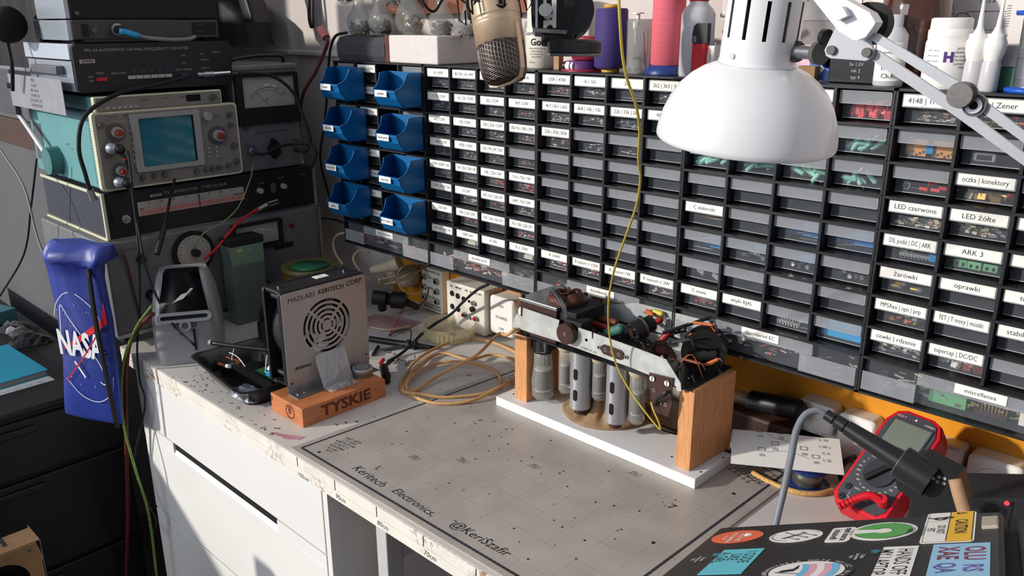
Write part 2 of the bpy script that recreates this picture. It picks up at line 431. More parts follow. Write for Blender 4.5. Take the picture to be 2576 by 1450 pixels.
# ---------- instrument stack ----------
def knob(b, x, y, z, r, d, m, top=None):
    b.cyl((x, y, z), (x+d, y, z), r, m, r1=r*.86, n=18)
    if top: b.cyl((x+d, y, z), (x+d+.002, y, z), r*.6, top, n=14)
grey_panel = mat('grey_hammered_panel', (112, 112, 114), .5, noise=.12, scale=50)
dkblue = mat('dark_blue_grey_steel', (50, 53, 66), .5, noise=.1)
cream = mat('cream_trim', (206, 204, 176), .5)
teal = mat('teal_enamel', (96, 150, 152), .45, noise=.08, scale=8)
teal_d = mat('teal_plastic', (70, 120, 118), .5)
scopef = mat('scope_panel', (128, 124, 116), .5, noise=.08)
bezel = mat('pale_bezel', (156, 156, 154), .45)
crt = mat('crt_glass', (10, 108, 128), .12, noise=.12, scale=6, coat=.6)
kn_grey = mat('grey_knob', (84, 82, 80), .4)
kn_red = mat('red_knob_cap', (140, 46, 34), .4)
dialw = mat('dial_white', (176, 172, 162), .5)
silver = mat('silver_side', (176, 184, 194), .32, .55, noise=.1, scale=10)
# bottom unit: grey signal source
X = -.66
t = thing('signal_source', 'large grey instrument with round dial and meter, lowest of the stack', 'instrument', (-.85, -.22, 0))
b = B().box(-1.02, X, -.468, .035, .018, .219, grey_panel, .004)
for y in (-.44, .01):
    for x in (-.98, -.69): b.cyl((x, y, 0), (x, y, .02), .012, matte_black)
b.box(X-.001, X+.003, -.468, .035, .018, .026, steel); b.box(X-.001, X+.004, .028, .035, .02, .219, steel)
b.text('PANSAM', .008, fadedink, SD(X+.0006, -.42, .20))
part('case', b, t)
b = B(); c = (X, -.289, .170)
b.cyl((X, c[1], c[2]), (X+.008, c[1], c[2]), .046, matte_black, n=40); b.cyl((X+.008, c[1], c[2]), (X+.0095, c[1], c[2]), .037, dialw, n=40)
for i in range(24):
    a = i*PI/12; b.box(-.0004, .0004, .030, .035, 0, .0006, ink) if 0 else b.stroke([(.030*math.cos(a), .030*math.sin(a)), (.035*math.cos(a), .035*math.sin(a))], .0008, ink, SD(X+.0098, c[1], c[2]), k=1)
b.cyl((X+.009, c[1], c[2]), (X+.022, c[1], c[2]), .0085, black)
part('tuning_dial', b, t)
b = B(); b.shape([rrect(.125, .064, .003, x=-.1355, y=.178), rrect(.108, .046, .002, x=-.1355, y=.181)], .010, matte_black, SD(X+.005, 0, 0))
b.box(X, X+.002, -.19, -.08, .156, .205, dialw)
b.stroke([(-.175+.0, .168), (-.155, .186), (-.13, .192), (-.10, .184)], .0018, white, SD(X+.0024, 0, 0))
b.stroke([(-.135, .157), (-.165, .178)], .0007, ink, SD(X+.0026, 0, 0), k=1)
b.box(X, X+.004, -.093, -.045, .136, .147, matte_black); b.text('pA', .006, fadedink, SD(X+.0045, -.069, .1415))
part('meter', b, t)
b = B(); b.cyl((X, -.045, .184), (X+.005, -.045, .184), .0055, mat('red_lamp', (120, 16, 18), .3)); part('pilot_lamp', b, t)
for (px, pz, r) in ((-.388, .096, .013), (-.40, .176, .009), (-.155, .098, .016), (-.13, .060, .013), (-.36, .07, .012), (-.30, .08, .009)):
    b = B(); knob(b, X, px, pz, r, .012, black, kn_grey); part('knob', b, t)
b = B(); b.tube([(X+.004, -.438, .195), (X+.006, -.432, .185), (X+.005, -.425, .12), (X+.004, -.418, .05)], .0022, mat('rusty_wire', (104, 52, 36), .7)); b.cyl((X, -.438, .197), (X+.006, -.438, .197), .007, kn_grey)
part('front_handle', b, t)
# generator with scale
X = -.68
t = thing('signal_generator', 'black faced signal generator with long horizontal scale, between scope and grey instrument', 'instrument', (-.86, -.2, .2193))
b = B().box(-1.02, X-.004, -.449, .040, .222, .313, dkblue)
b.box(X-.006, X, -.451, .042, .221, .315, black, .002)
b.box(-1.02, X+.001, -.4535, -.448, .2195, .2245, cream, .001); b.box(-1.02, X-.0, -.4535, -.448, .3105, .3165, cream, .001)
b.box(X-.004, X+.004, -.451, .042, .2193, .2225, steel); b.box(X-.004, X+.003, -.4525, -.446, .2193, .316, cream, .001); b.box(X-.002, X+.003, .034, .042, .222, .314, steel)
b.text('TV GENERATOR   TYPE PO-05A', .0088, dialw, SD(X+.0006, -.255, .3), sx=1.15)
b.box(X, X+.0008, -.355, -.33, .296, .301, dialw); b.text('ZOPAN', .0045, ink, SD(X+.001, -.3425, .2985), bold=.02)
b.text('OUTPUT', .004, dialw, SD(X+.0006, -.05, .296)); b.text('LEVEL', .004, dialw, SD(X+.0006, -.10, .290)); b.text('POWER', .004, dialw, SD(X+.0006, .01, .296))
part('case', b, t)
b = B().box(X, X+.0015, -.383, -.146, .2600, .289, dialw)
pk = mat('pink_scale_band', (196, 130, 124), .5)
b.box(X+.0015, X+.0018, -.380, -.150, .262, .272, pk); b.box(X+.0015, X+.002, -.172, -.148, .2735, .2750, matte_black); b.box(X+.0015, X+.002, -.380, -.372, .2735, .2750, matte_black)
for i in range(40): b.stroke([(-.368+i*.0053, .2745), (-.368+i*.0053, .2775 if i % 5 else .280)], .0005, ink, SD(X+.0021, 0, 0), k=1)
for i in range(8): b.text(str(20+10*i), .0052, ink, SD(X+.0021, -.36+i*.0265, .2845)); b.text(str(2*i+1), .0045, ink, SD(X+.0021, -.36+i*.0265, .2672))
b.box(X+.002, X+.003, -.252, -.2505, .261, .288, matte_black)
part('tuning_scale', b, t)
for y, z in ((-.107, .274), (-.046, .276)):
    b = B(); knob(b, X, y, z, .0068, .010, dialw); part('knob', b, t)
b = B().box(X, X+.006, -.079, -.067, .264, .287, kn_grey, .001); part('switch', b, t)
b = B(); b.cyl((X, -.410, .259), (X+.004, -.410, .259), .0085, dialw); b.cyl((X+.004, -.410, .259), (X+.010, -.410, .259), .004, steel); b.cyl((X, -.43, .262), (X+.012, -.43, .262), .007, black); part('socket', b, t)
# oscilloscope
X = -.655
t = thing('oscilloscope', 'teal sided oscilloscope with blue-green screen in the middle of the stack', 'oscilloscope', (-.86, -.3, .3168))
b = B().box(-1.045, X-.014, -.447, -.163, .324, .474, teal, .004)
b.box(-1.045, X-.016, -.440, -.185, .474, .5035, teal, .003)
for i in range(22): b.box(X-.046, X-.022, -.4480, -.4462, .335+i*.0056, .3378+i*.0056, teal_d)
b.box(-1.03, -.98, -.4478, -.446, .35, .43, mat('side_data_plate', (84, 84, 88), .5)); b.text('SERVICE', .006, fadedink, T(-.83, -.4474, .40) @ RX(PI/2)); b.text('468', .006, fadedink, T(-.81, -.4474, .392) @ RX(PI/2))
for y in (-.43, -.18):
    for x in (-1.02, -.70): b.cyl((x, y, .3168), (x, y, .325), .01, matte_black)
part('case', b, t)
b = B(); b.shape([rrect(.300, .152, .008, x=-.3055, y=.400)], .014, cream, SD(X-.007, 0, 0))
b.shape([rrect(.290, .144, .006, x=-.3045, y=.400)], .001, scopef, SD(X+.0004, 0, 0))
b.box(X-.018, X-.004, -.446, -.184, .4765, .5045, cream, .003); b.box(X-.004, X-.003, -.442, -.188, .478, .502, scopef)
b.text('Tektronix', .0058, ink, SD(X+.001, -.418, .4665)); b.text('468', .0058, ink, SD(X+.001, -.392, .4665), bold=.02); b.text('DIGITAL STORAGE OSCILLOSCOPE', .0032, fadedink, SD(X+.001, -.405, .4605))
for (y, z, s) in ((-.43, .43, 'Y'), (-.425, .375, 'X'), (-.35, .494, 'STORAGE'), (-.305, .494, 'CURSOR'), (-.27, .494, 'MEMORY'), (-.205, .452, 'TRIGGER'), (-.19, .39, 'TIME/DIV'), (-.40, .345, 'VOLTS/DIV'), (-.20, .36, 'SOURCE'), (-.215, .378, 'SLOPE')):
    M_ = SD(X+.001 if z < .47 else X-.0026, y, z); b.text(s, .0036, ink, M_)
part('front_panel', b, t)
b = B(); b.shape([rrect(.142, .114, .003, x=-.3145, y=.411), rrect(.114, .096, .003, x=-.3135, y=.411)], .008, bezel, SD(X+.003, 0, 0))
part('screen_bezel', b, t)
b = B().box(X, X+.0022, -.371, -.256, .362, .460, crt); b.box(X+.0022, X+.003, -.371, -.368, .362, .460, void); b.box(X+.0022, X+.003, -.371, -.256, .458, .460, void); b.box(X+.0022, X+.003, -.260, -.256, .362, .460, void); part('screen', b, t)
b = B().box(X-.004, X-.002, -.263, -.233, .485, .498, void); part('readout', b, t)
for (y, z, r, c2) in ((-.415, .437, .0125, kn_red), (-.418, .362, .011, kn_red), (-.207, .411, .014, kn_red)):
    b = B(); b.cyl((X, y, z), (X+.006, y, z), r*1.4, kn_grey, n=28); b.cyl((X+.006, y, z), (X+.016, y, z), r*.85, bezel, n=20); knob(b, X+.016, y, z, r*.55, .010, c2)
    part('range_knob', b, t)
for (y, z, r) in ((-.441, .452, .006), (-.437, .396, .006), (-.225, .452, .010), (-.176, .452, .006), (-.176, .430, .006), (-.172, .385, .007), (-.170, .352, .007), (-.21, .343, .006), (-.225, .343, .006), (-.24, .343, .006), (-.262, .341, .0065), (-.375, .342, .006), (-.352, .343, .006), (-.330, .344, .0065), (-.19, .345, .006)):
    b = B(); knob(b, X, y, z, r, .009, kn_grey if r < .0095 else bezel); part('knob', b, t)
b = B()
for i in range(6): b.box(X-.004, X-.001, -.425+i*.011, -.418+i*.011, .481, .4845, dialw); b.box(X, X+.003, -.389, -.385, .375+i*.012, .379+i*.012, dialw)
for i in range(4): b.box(X, X+.003, -.232, -.228, .366+i*.009, .370+i*.009, dialw); b.box(X, X+.003, -.214, -.210, .366+i*.009, .370+i*.009, dialw)
part('push_buttons', b, t)
b = B(); knob(b, X-.004, -.206, .490, .0075, .009, kn_grey); part('knob', b, t)
b = B(); b.cyl((-.897, -.447, .360), (-.897, -.472, .360), .030, teal_d, r1=.0285, n=32); part('handle_hub', b, t)
b = B(); b.tube([(-.905, -.463, .365), (-.925, -.466, .38), (-1.02, -.466, .433), (-1.10, -.466, .475)], .0055, mat('white_handle_paint', (214, 214, 214), .4), k=4)
part('carry_handle', b, t)
for (y, z) in ((-.434, .408), (-.429, .341)):
    b = B(); b.sph((X+.012, y+.003, z), .0115, silver, sc=(1.1, 1, 1)); b.sph((X+.022, y+.014, z-.002), .0105, black)
    b.tube([(X+.022, y+.014, z-.006), (X+.026, y+.019, z-.018), (X+.028, y+.024, z-.040)], .0042, black)
    if z > .38: b.cyl((X+.0262, y+.0198, z-.0195), (X+.0266, y+.0205, z-.022), .0048, red)
    part('probe_connector', b, t, 'black angled probe plug')
# microvoltmeter to the right of the scope
X = -.69
t = thing('microvoltmeter', 'tall grey meter unit with a big needle dial, right of the oscilloscope', 'meter', (-.86, -.05, .3168))
b = B().box(-.98, X, -.142, .020, .3168, .548, grey_panel, .004)
b.box(-.985, X+.003, -.144, .022, .538, .550, mat('grey_top_rail', (120, 120, 122), .5), .003)
b.text('Mikrowoltomierz typ V623', .0072, ink, SD(X+.0006, -.055, .402)); b.text('W\u0118JSCIE', .0048, ink, SD(X+.0006, -.12, .376)); b.text('WYJSCIE', .0048, ink, SD(X+.0006, -.0, .378)); b.text('UNITRA', .004, ink, SD(X+.0006, -.07, .33))
part('case', b, t)
b = B(); b.shape([rrect(.156, .112, .004, x=-.060, y=.476), rrect(.130, .066, .002, x=-.056, y=.491)], .008, matte_black, SD(X+.004, 0, 0))
b.box(X, X+.002, -.123, .010, .456, .526, dialw)
P_ = SD(X+.0024, 0, 0)
b.stroke([(-.105, .478), (-.085, .494), (-.062, .500), (-.035, .497), (-.012, .482)], .0010, ink, P_); b.stroke([(-.10, .474), (-.082, .489), (-.062, .4945), (-.038, .491), (-.018, .478)], .0006, ink, P_)
for a in ((-.066, .506, -.052, .506), (-.047, .504, -.036, .500), (-.031, .496, -.022, .489)): b.stroke([a[:2], a[2:]], .003, white, P_, k=1)
b.stroke([(-.06, .462), (-.088, .492)], .0007, ink, P_, k=1); b.text('\u00b5V', .009, ink, SD(X+.0024, -.061, .474))
part('meter', b, t)
b = B(); b.shape([[(-.074, .362), (-.060, .388), (-.046, .374), (-.044, .352), (-.060, .340)]], .012, black, SD(X+.008, 0, 0)); part('pointer_knob', b, t)
for y, z in ((-.118, .418), (-.010, .424)):
    b = B(); knob(b, X, y, z, .008, .005, kn_grey); part('socket', b, t)
for y, z in ((-.112, .364), (.001, .368)):
    b = B(); b.cyl((X, y, z), (X+.016, y, z), .008, steel, n=16); b.cyl((X+.004, y, z), (X+.010, y, z), .0105, chrome, n=16); part('socket', b, t)
b = B(); b.tube([(X-.02, -.13, .553), (X-.01, -.128, .562), (X-.01, -.07, .568), (X-.01, -.01, .566), (X-.02, .0, .553)], .004, black); part('handle', b, t)
# frequency counter
X = -.68
t = thing('frequency_counter', 'black fronted frequency counter with white buttons, resting on the oscilloscope', 'frequency counter', (-.83, -.3, .5047))
b = B(); prof = [(-.458, .512), (-.462, .520), (-.462, .594), (-.456, .602), (-.148, .602), (-.142, .594), (-.144, .520), (-.148, .512)]
b.shape([prof], .006, black, SD(X-.003, 0, 0)); b.box(-.93, X-.006, -.456, -.148, .512, .600, mat('counter_case', (30, 30, 36), .4))
for x in (-.72, -.9):
    for y in (-.43, -.21): b.cyl((x, y, .5047), (x, y, .513), .009, matte_black)
b.text('PFL-34 AUTOMATIC 160 MHz FREQUENCY COUNTER', .0078, dialw, SD(X+.0004, -.338, .5895), sx=1.1)
b.box(X, X+.0006, -.452, -.424, .5665, .5735, dialw); b.text('ZOPAN', .0062, matte_black, SD(X+.0008, -.438, .570), bold=.03)
for (y, z, s, c_) in ((-.418, .547, 'MAINS', dialw), (-.436, .541, 'ON', dialw), (-.436, .533, 'OFF', dialw), (-.383, .5455, 'RESOLUTION', dialw), (-.352, .5475, '1Hz', crt), (-.334, .5475, '10Hz', crt), (-.317, .5475, '100', crt), (-.301, .5475, '1k', crt), (-.284, .5475, 'SEC', crt), (-.25, .547, 'GATE  MEASURE', dialw), (-.248, .575, 'kHz', dialw), (-.248, .560, 'MHz', dialw), (-.207, .577, 'AUT', dialw), (-.175, .580, 'INPUT A', dialw), (-.203, .565, 'INPUT B', dialw), (-.203, .548, 'INPUT C', dialw)):
    b.text(s, .0048, c_, SD(X+.0004, y, z))
part('case', b, t)
b = B().box(-.935, X-.008, -.4665, -.456, .573, .602, mat('polished_silver_side', (206, 214, 224), .3, .35, noise=.05), .001)
b.box(-.93, X-.01, -.464, -.456, .514, .570, silver, .001)
b.box(-.87, -.73, -.480, -.464, .545, .561, mat('steel_bracket', (112, 112, 120), .4, .5), .002)
part('side_plate', b, t)
b = B().box(X, X+.006, -.426, -.408, .533, .539, red); part('power_button', b, t)
for i in range(6):
    b = B().box(X, X+.005, -.366+i*.0148, -.3525+i*.0148, .5335, .540, dialw, .0006); part('push_button', b, t)
b = B(); b.box(X, X+.005, -.258, -.248, .534, .540, mat('blue_button', (34, 84, 120), .4)); part('push_button', b, t)
b = B(); P0 = (X+.004, -.232, .5345)
b.cyl((X+.004, -.225, .536), (X+.004, -.212, .5355), .0045, steel); b.cyl((X+.004, -.212, .5355), (X+.004, -.190, .5355), .0062, steel, n=14); b.cyl((X+.004, -.190, .5355), (X+.004, -.152, .536), .0052, chrome, n=14)
part('coaxial_adapter', b, t)
# unit on top
X = -.69
t = thing('recorder_unit', 'black and silver instrument on top of the stack, cut off by the upper edge', 'instrument', (-.82, -.3, .6022))
b = B().box(-.90, X, -.452, -.160, .609, .6445, mat('dark_grey_panel', (62, 62, 64), .5), .002)
for x in (-.71, -.88):
    for y in (-.44, -.18): b.box(x-.01, x+.01, y-.008, y+.008, .6022, .6095, matte_black)
b.box(X, X+.001, -.218, -.166, .615, .640, matte_black); b.text('VEROS', .0048, fadedink, SD(X+.0014, -.2, .634)); b.text('REC', .0048, fadedink, SD(X+.0014, -.2, .622))
b.box(X, X+.003, -.435, -.424, .614, .637, matte_black); b.cyl((X, -.414, .626), (X+.004, -.414, .626), .005, kn_grey)
part('lower_case', b, t)
b = B().box(-.90, X-.002, -.450, -.158, .6465, .80, matte_black, .002); b.cyl((X, -.44, .657), (X+.003, -.44, .657), .004, kn_grey); part('upper_case', b, t)
b = B().box(-.84, X-.004, -.460, -.451, .608, .6445, silver, .001); b.box(-.85, X-.006, -.459, -.450, .647, .80, silver, .001)
b.sph((-.745, -.461, .692), .011, chrome, sc=(1.3, .35, .6))
part('side_plate', b, t)
b = B(); b.cyl((X, -.372, .627), (X+.008, -.372, .627), .0115, steel, n=20); b.cyl((X+.008, -.372, .627), (X+.018, -.370, .627), .008, black); part('socket', b, t)
# nearby: boom arm piece, clamp with paper, dark box behind
single('dark_bag', B().loft([[(p[0], p[1], z) for p in rrect(w, .10, .03, x=xc, y=.06)] for z, w, xc in ((.585, .40, -1.10), (.60, .42, -1.12), (.66, .42, -1.13), (.70, .30, -1.16), (.73, .22, -1.18))], matte_black),
  'dark soft bag slumped on the wall ledge behind the top of the stack', 'bag')
single("cardboard_box", B().box(-1.02, -.93, .05, .12, .732, .76, mat("blue_grey_box", (60, 66, 76), .6), .002), "small blue-grey box at the top behind the stack", "box")
b = B(); b.loft([[(p[0], .02+p[1], z) for p in rrect(.045, .05, .008, x=xc)] for z, xc in ((.80, -.90), (.70, -.865), (.655, -.845), (.640, -.841))], black, caps=True)
single('hanging_speaker', b, 'black tapered box hanging in front of the white wall, beside the instrument stack', 'box')
b = B(); b.tube([(-.772, .13, .76), (-.773, .12, .66), (-.770, .12, .632), (-.764, .12, .628), (-.758, .12, .634), (-.757, .12, .66), (-.757, .13, .76)], .0038, black)
single('hanging_cable_loop', b, 'narrow loop of black cable hanging against the upper white wall', 'cable')
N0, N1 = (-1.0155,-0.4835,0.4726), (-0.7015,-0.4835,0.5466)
b = B(); b.box(N0[0], N1[0], -.4835, -.4825, .470, .537, mat('shade_toned_paper', (142, 142, 150), .8, noise=.12))  # white note's colour darkened to grey to stand in for shade
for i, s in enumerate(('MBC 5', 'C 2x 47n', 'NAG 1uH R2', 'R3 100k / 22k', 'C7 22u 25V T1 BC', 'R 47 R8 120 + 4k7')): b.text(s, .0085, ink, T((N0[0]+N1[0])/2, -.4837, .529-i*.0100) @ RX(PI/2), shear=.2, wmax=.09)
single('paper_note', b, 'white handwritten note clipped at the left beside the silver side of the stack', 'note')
K0, K1 = (-1.067,-0.475,0.5721), (-0.8708,-0.475,0.5691)
b = B().box(K0[0], K1[0], -.482, -.470, .545, .552, steel, .001); b.box(K0[0]-.05, N0[0]+.006, -.482, -.470, .45, .5455, mat('clamp_grey', (70, 70, 76), .5), .002); b.cyl((N0[0]+.008, -.492, .512), (N0[0]+.008, -.470, .512), .006, kn_grey)
single('shelf_bracket', b, 'grey metal bracket jutting left of the frequency counter, holding the note', 'bracket')
b = B(); q = (-0.9,-0.5,0.6366); b.sph(q, .036, mat('black_foam', (14, 14, 16), .95, noise=.4, scale=200), n=20); b.tube([(q[0]-.02, q[1], q[2]-.03), (q[0]-.01, q[1]-.002, q[2]-.08), (q[0]-.04, q[1], q[2]-.13)], .004, matte_black)
single('foam_ball', b, 'round black foam ball at the upper left corner', 'foam ball')
q0, q1 = (-1.4874,-0.41,0.6852), (-0.9436,-0.41,0.6772); b = B(); R1 = []
for z in (.80, .70, .62, .55, .51): R1.append([(q0[0]+(q1[0]-q0[0])*i/24+.006*math.sin(z*30+i), -.400-.016*abs(math.sin(i*.9+z*3)), z) for i in range(25)]+[(q0[0]+(q1[0]-q0[0])*i/24, -.386, z) for i in range(24, -1, -1)])
b.loft(R1[::-1], mat('dark_plum_cloth', (44, 40, 48), .9, noise=.4, scale=12)); single('dark_cloth', b, 'dark folded cloth hanging behind the black foam ball', 'cloth')
# blue drawstring bag
bagm = mat('blue_nylon', (46, 62, 146), .45, noise=.25, scale=8)
BAGY = -.026
t = thing('drawstring_bag', 'blue nylon drawstring bag with white and red space agency emblem, hanging beside the stack', 'bag', (-.75, -.49, -.13))
BG = T(-.607, -.537, 0) @ RZ(.42) @ Matrix.Diagonal((.72, 1, 1, 1)) @ T(.765, .52, 0)
def bagring(z, w, d, xc, yc, wr, ph):
    out = []
    for i in range(28):
        a = 2*PI*i/28; r = 1+wr*math.sin(5*a+ph)
        out.append((xc+w/2*math.copysign(abs(math.cos(a))**.7, math.cos(a)), BAGY+yc+d/2*math.sin(a)*r, z))
    return out
b = B(); b.T = BG; b.loft([bagring(z, w, d, xc, yc, wr, z*20) for z, w, d, xc, yc, wr in ((-.121, .205, .012, -.800, -.496, .1), (-.11, .205, .026, -.798, -.496, .15), (.0, .190, .034, -.780, -.495, .2), (.10, .184, .034, -.770, -.494, .25), (.18, .186, .034, -.776, -.495, .35), (.205, .188, .040, -.776, -.496, .5), (.212, .200, .050, -.770, -.497, .3), (.220, .225, .060, -.765, -.492, .6), (.236, .215, .052, -.760, -.490, .5), (.246, .20, .03, -.755, -.484, .5))], bagm)
part('fabric', b, t)
FZ = -.5140+BAGY
b = B(); b.T = BG; P_ = FR(0, FZ, 0); wm = mat('white_print', (222, 222, 226), .5, noise=.02)
b.text('NASA', .070, wm, FR(-.776, FZ-.0006, .045), sx=.85, bold=.035)
b.shape([[(-.850, .030), (-.79, .058), (-.685, .106), (-.672, .142), (-.668, .10), (-.70, .085), (-.79, .045)]], .0006, red, FR(0, FZ+.0002, 0))
b.stroke([(-.845, -.035), (-.76, .03), (-.69, .09)], .003, red, FR(0, FZ-.0010, 0))
b.stroke([(-.850, .10), (-.835, .128), (-.80, .150), (-.76, .150), (-.71, .125), (-.690, .10)], .0016, wm, P_); b.stroke([(-.845, -.03), (-.80, -.062), (-.74, -.070), (-.69, -.045), (-.677, -.01)], .0016, wm, P_)
b.stroke([(-.838, .06), (-.832, .09), (-.822, .125), (-.80, .10), (-.76, .06), (-.72, .015), (-.700, -.02), (-.712, -.030), (-.725, -.026)], .0022, wm, P_); b.stroke([(-.805, .01), (-.775, -.022)], .005, wm, P_, k=1)
random.seed(3)
for i in range(26): b.shape([circ(0, 0, random.uniform(.0006, .0015), 6)], .0004, wm, FR(random.uniform(-.84, -.69), FZ-.0004, random.uniform(-.05, .14)))
part('emblem', b, t, 'white lettering over a red swoosh')
b = B(); b.T = BG
for x in (-.705, -.70): b.tube([(x, -.540, .205), (x+.008, -.548, .10), (x+.012, -.546, -.02), (x+.012, -.541, -.12)], .0038, matte_black)
part('cord', b, t)
# ---------- things on the left of the worktop ----------
grey_sil = mat('silver_grey_plastic', (152, 150, 154), .4, .25, noise=.08)
t = thing('label_printer', 'silver grey desktop label printer with black window, at the worktop corner', 'label printer', (-.515, -.38, 0))
M0 = T(-.503, -.460, 0) @ RZ(math.radians(60))
def rr(w, d, r, z, dx=0, dy=0, cx=.062): return [(cx+dx+p[0], d/2+dy+p[1], z) for p in rrect(w, d, r, 3)]
b = B(); b.T = M0
b.loft([rr(.122, .120, .018, .001), rr(.126, .124, .02, .02), rr(.126, .124, .022, .075), rr(.122, .122, .022, .098), rr(.112, .104, .02, .135, dy=.012), rr(.096, .072, .02, .168, dy=.032), rr(.088, .058, .018, .176, dy=.042)], grey_sil)
b.box(.108, .1085, -.0022, -.0015, .01, .07, ink) if 0 else None
b.text('DYMO', .0115, ink, FR(.062, -.0022, .080), sx=1.2, shear=.2, bold=.02)
b.box(.074, .078, -.003, -.0015, .028, .072, matte_black)
part('housing', b, t)
b = B(); b.T = M0
b.loft([[(cx, y, z) for cx, y, z in ((.062-w/2, y0, z), (.062+w/2, y0, z), (.062+w/2-.003, y0+.03, z+.001), (.062-w/2+.003, y0+.03, z+.001))] for w, y0, z in ((.090, -.002, .104), (.084, .0035, .125), (.072, .022, .158), (.066, .036, .1775))], mat('dark_window', (12, 12, 14), .3, ior=1.2))
b.add([(.042, .0040, .126), (.068, .0080, .132), (.074, .0105, .138), (.083, .0170, .149), (.078, .0165, .150), (.070, .0120, .143), (.060, .0105, .140), (.050, .0062, .132)], [(0, 1, 2, 3, 4, 5, 6, 7)], white)  # painted reflection patch on the black window
part('window', b, t)
b = B(); b.T = M0 @ FR(.062, -.004, .099) @ RX(-.15)
b.shape([rrect(.100, .020, .010, 6), rrect(.086, .008, .004, 6)], .006, mat('pale_silver', (170, 170, 174), .35, .3)); b.shape([circ(0, -.017, .011, 20), circ(0, -.017, .0065, 16)], .005, mat('pale_silver', (170, 170, 174)))
b.box(-.044, .044, -.0045, .0045, -.003, -.001, matte_black); b.shape([circ(0, -.017, .0064, 16)], .003, kn_grey)
part('label_slot', b, t)
# fan box on wooden block
wood = mat('orange_pine', (198, 122, 74), .42, noise=.26, scale=22, stretch=(2, .5, 14), coat=.2)
burnt = mat('burnt_brand', (96, 44, 24), .7)
t = thing('wooden_block', 'orange varnished wooden block with burnt lettering, carrying the fan box', 'wooden block', (-.123, -.32, 0))
b = B().box(-.1725, -.074, -.405, -.234, 0, .0335, wood, .0012)
b.text('TYSKIE', .027, burnt, SD(-.0736, -.318, .0165), sx=1.22, bold=.03)
P_ = FR(-.112, -.4056, .017)
b.shape([circ(0, 0, .0125, 24), circ(0, 0, .0116, 24)], .0004, burnt, P_)
for i in range(14):
    a = 2*PI*i/14; b.text('BROWARYTYCHY2010'[i], .0038, burnt, P_ @ RZ(a-PI/2) @ T(0, .0145, 0))
b.text('B', .016, burnt, P_ @ T(-.001, .001, 0), bold=.02); b.stroke([(-.008, -.008), (0, -.010), (.008, -.007)], .001, burnt, P_, lift=.0003); b.stroke([(-.007, .006), (-.003, .0095), (.006, .008)], .001, burnt, P_, lift=.0003)
part('block', b, t)
t = thing('fan_unit', 'square black fan with lettered aluminium face plate of ring slots, standing on the wooden block', 'fan', (-.16, -.31, .0335))
M0 = SD(-.1400, 0, 0)
cy, cz = -.3030, .138
loops = [rrect(.170, .168, .006, x=-.3030, y=.129)]
for i, (r0, r1) in enumerate(((.0095, .0125), (.0175, .0212), (.0258, .0300), (.0345, .0390), (.0435, .0480))):
    for k in range(4):
        g = math.asin(min(.9, .0021/r0)); a0 = PI*.25+k*PI/2+g; loops.append(arcslot(cy, cz, r0, r1, a0, a0+PI/2-2*g))
b = B(); b.shape(loops, .0016, alu, M0)
b.text('MADLABS', .0122, ink, SD(-.13905, -.349, .199) @ RZ(.03), shear=.12); b.text('KERITECH', .0115, ink, SD(-.1388, -.290, .2005), shear=.1, bold=.01); b.text('CORP.', .0125, ink, SD(-.1388, -.241, .2025) @ RZ(.03), shear=.1, bold=.01)
b.text(',BUILDING', .0070, ink, SD(-.1388, -.357, .076) @ RZ(-.03), shear=.2, bold=.03)
for y, z in ((-.381, .052), (-.225, .060)): b.cyl((-.1395, y, z), (-.1385, y, z), .0018, matte_black)
part('face_plate', b, t)
b = B()
for x0, x1 in ((-.1500, -.1410), (-.197, -.1905)):
    b.shape([rrect(.172, .172, .008, x=-.303, y=.130), circ(cy, cz, .072, 40)], x1-x0, black, SD((x0+x1)/2, 0, 0))
b.box(-.1905, -.150, -.386, -.220, .208, .2155, black, .002); b.box(-.1905, -.150, -.386, -.220, .046, .050, black)
b.loft([[( x, cy+.078*math.cos(a*PI/16), cz-.003+.076*math.sin(a*PI/16)) for a in range(32)] for x in (-.195, -.144)], matte_black, caps=False)
for y in (-.374, -.232):
    for z in (.060, .200): b.cyl((-.197, y, z), (-.145, y, z), .006, black, n=10)
b.box(-.181, -.165, -.300, -.275, .2155, .2163, card); b.text('PAPST', .004, ink, T(-.173, -.2875, .2166) @ RZ(PI/2))
for y in (-.372, -.240): b.cyl((-.17, y, .2155), (-.17, y, .2185), .0025, chrome)
part('fan_frame', b, t)
b = B(); b.cyl((-.175, cy, cz), (-.155, cy, cz), .022, black, n=24)
for i in range(5):
    a = i*2*PI/5; b.add([(-.158, cy+.02*math.cos(a), cz+.02*math.sin(a)), (-.176, cy+.02*math.cos(a+.7), cz+.02*math.sin(a+.7)), (-.176, cy+.066*math.cos(a+.8), cz+.066*math.sin(a+.8)), (-.158, cy+.066*math.cos(a), cz+.066*math.sin(a)),
        (-.160, cy+.02*math.cos(a), cz+.02*math.sin(a)), (-.178, cy+.02*math.cos(a+.7), cz+.02*math.sin(a+.7)), (-.178, cy+.066*math.cos(a+.8), cz+.066*math.sin(a+.8)), (-.160, cy+.066*math.cos(a), cz+.066*math.sin(a))], [(0, 1, 2, 3), (7, 6, 5, 4), (0, 4, 5, 1), (2, 6, 7, 3)], matte_black)
part('fan_rotor', b, t)
b = B().box(-.1430, -.1415, -.388, -.218, .0335, .06, steel); b.box(-.1430, -.112, -.388, -.218, .0335, .0350, steel)
for y in (-.378, -.365): b.cyl((-.128, y, .035), (-.128, y, .0362), .0022, chrome)
part('mounting_bracket', b, t)
b = B(); tinm = mat('tin_metal', (172, 174, 172), .4, .35, noise=.15)
b.T = T(-.118, -.2500, .0337); b.lathe([(0, 0), (.0175, 0), (.0178, .008), (.0185, .008), (.0185, .0145), (.0175, .0155), (.0165, .0150), (0, .0152)], tinm)
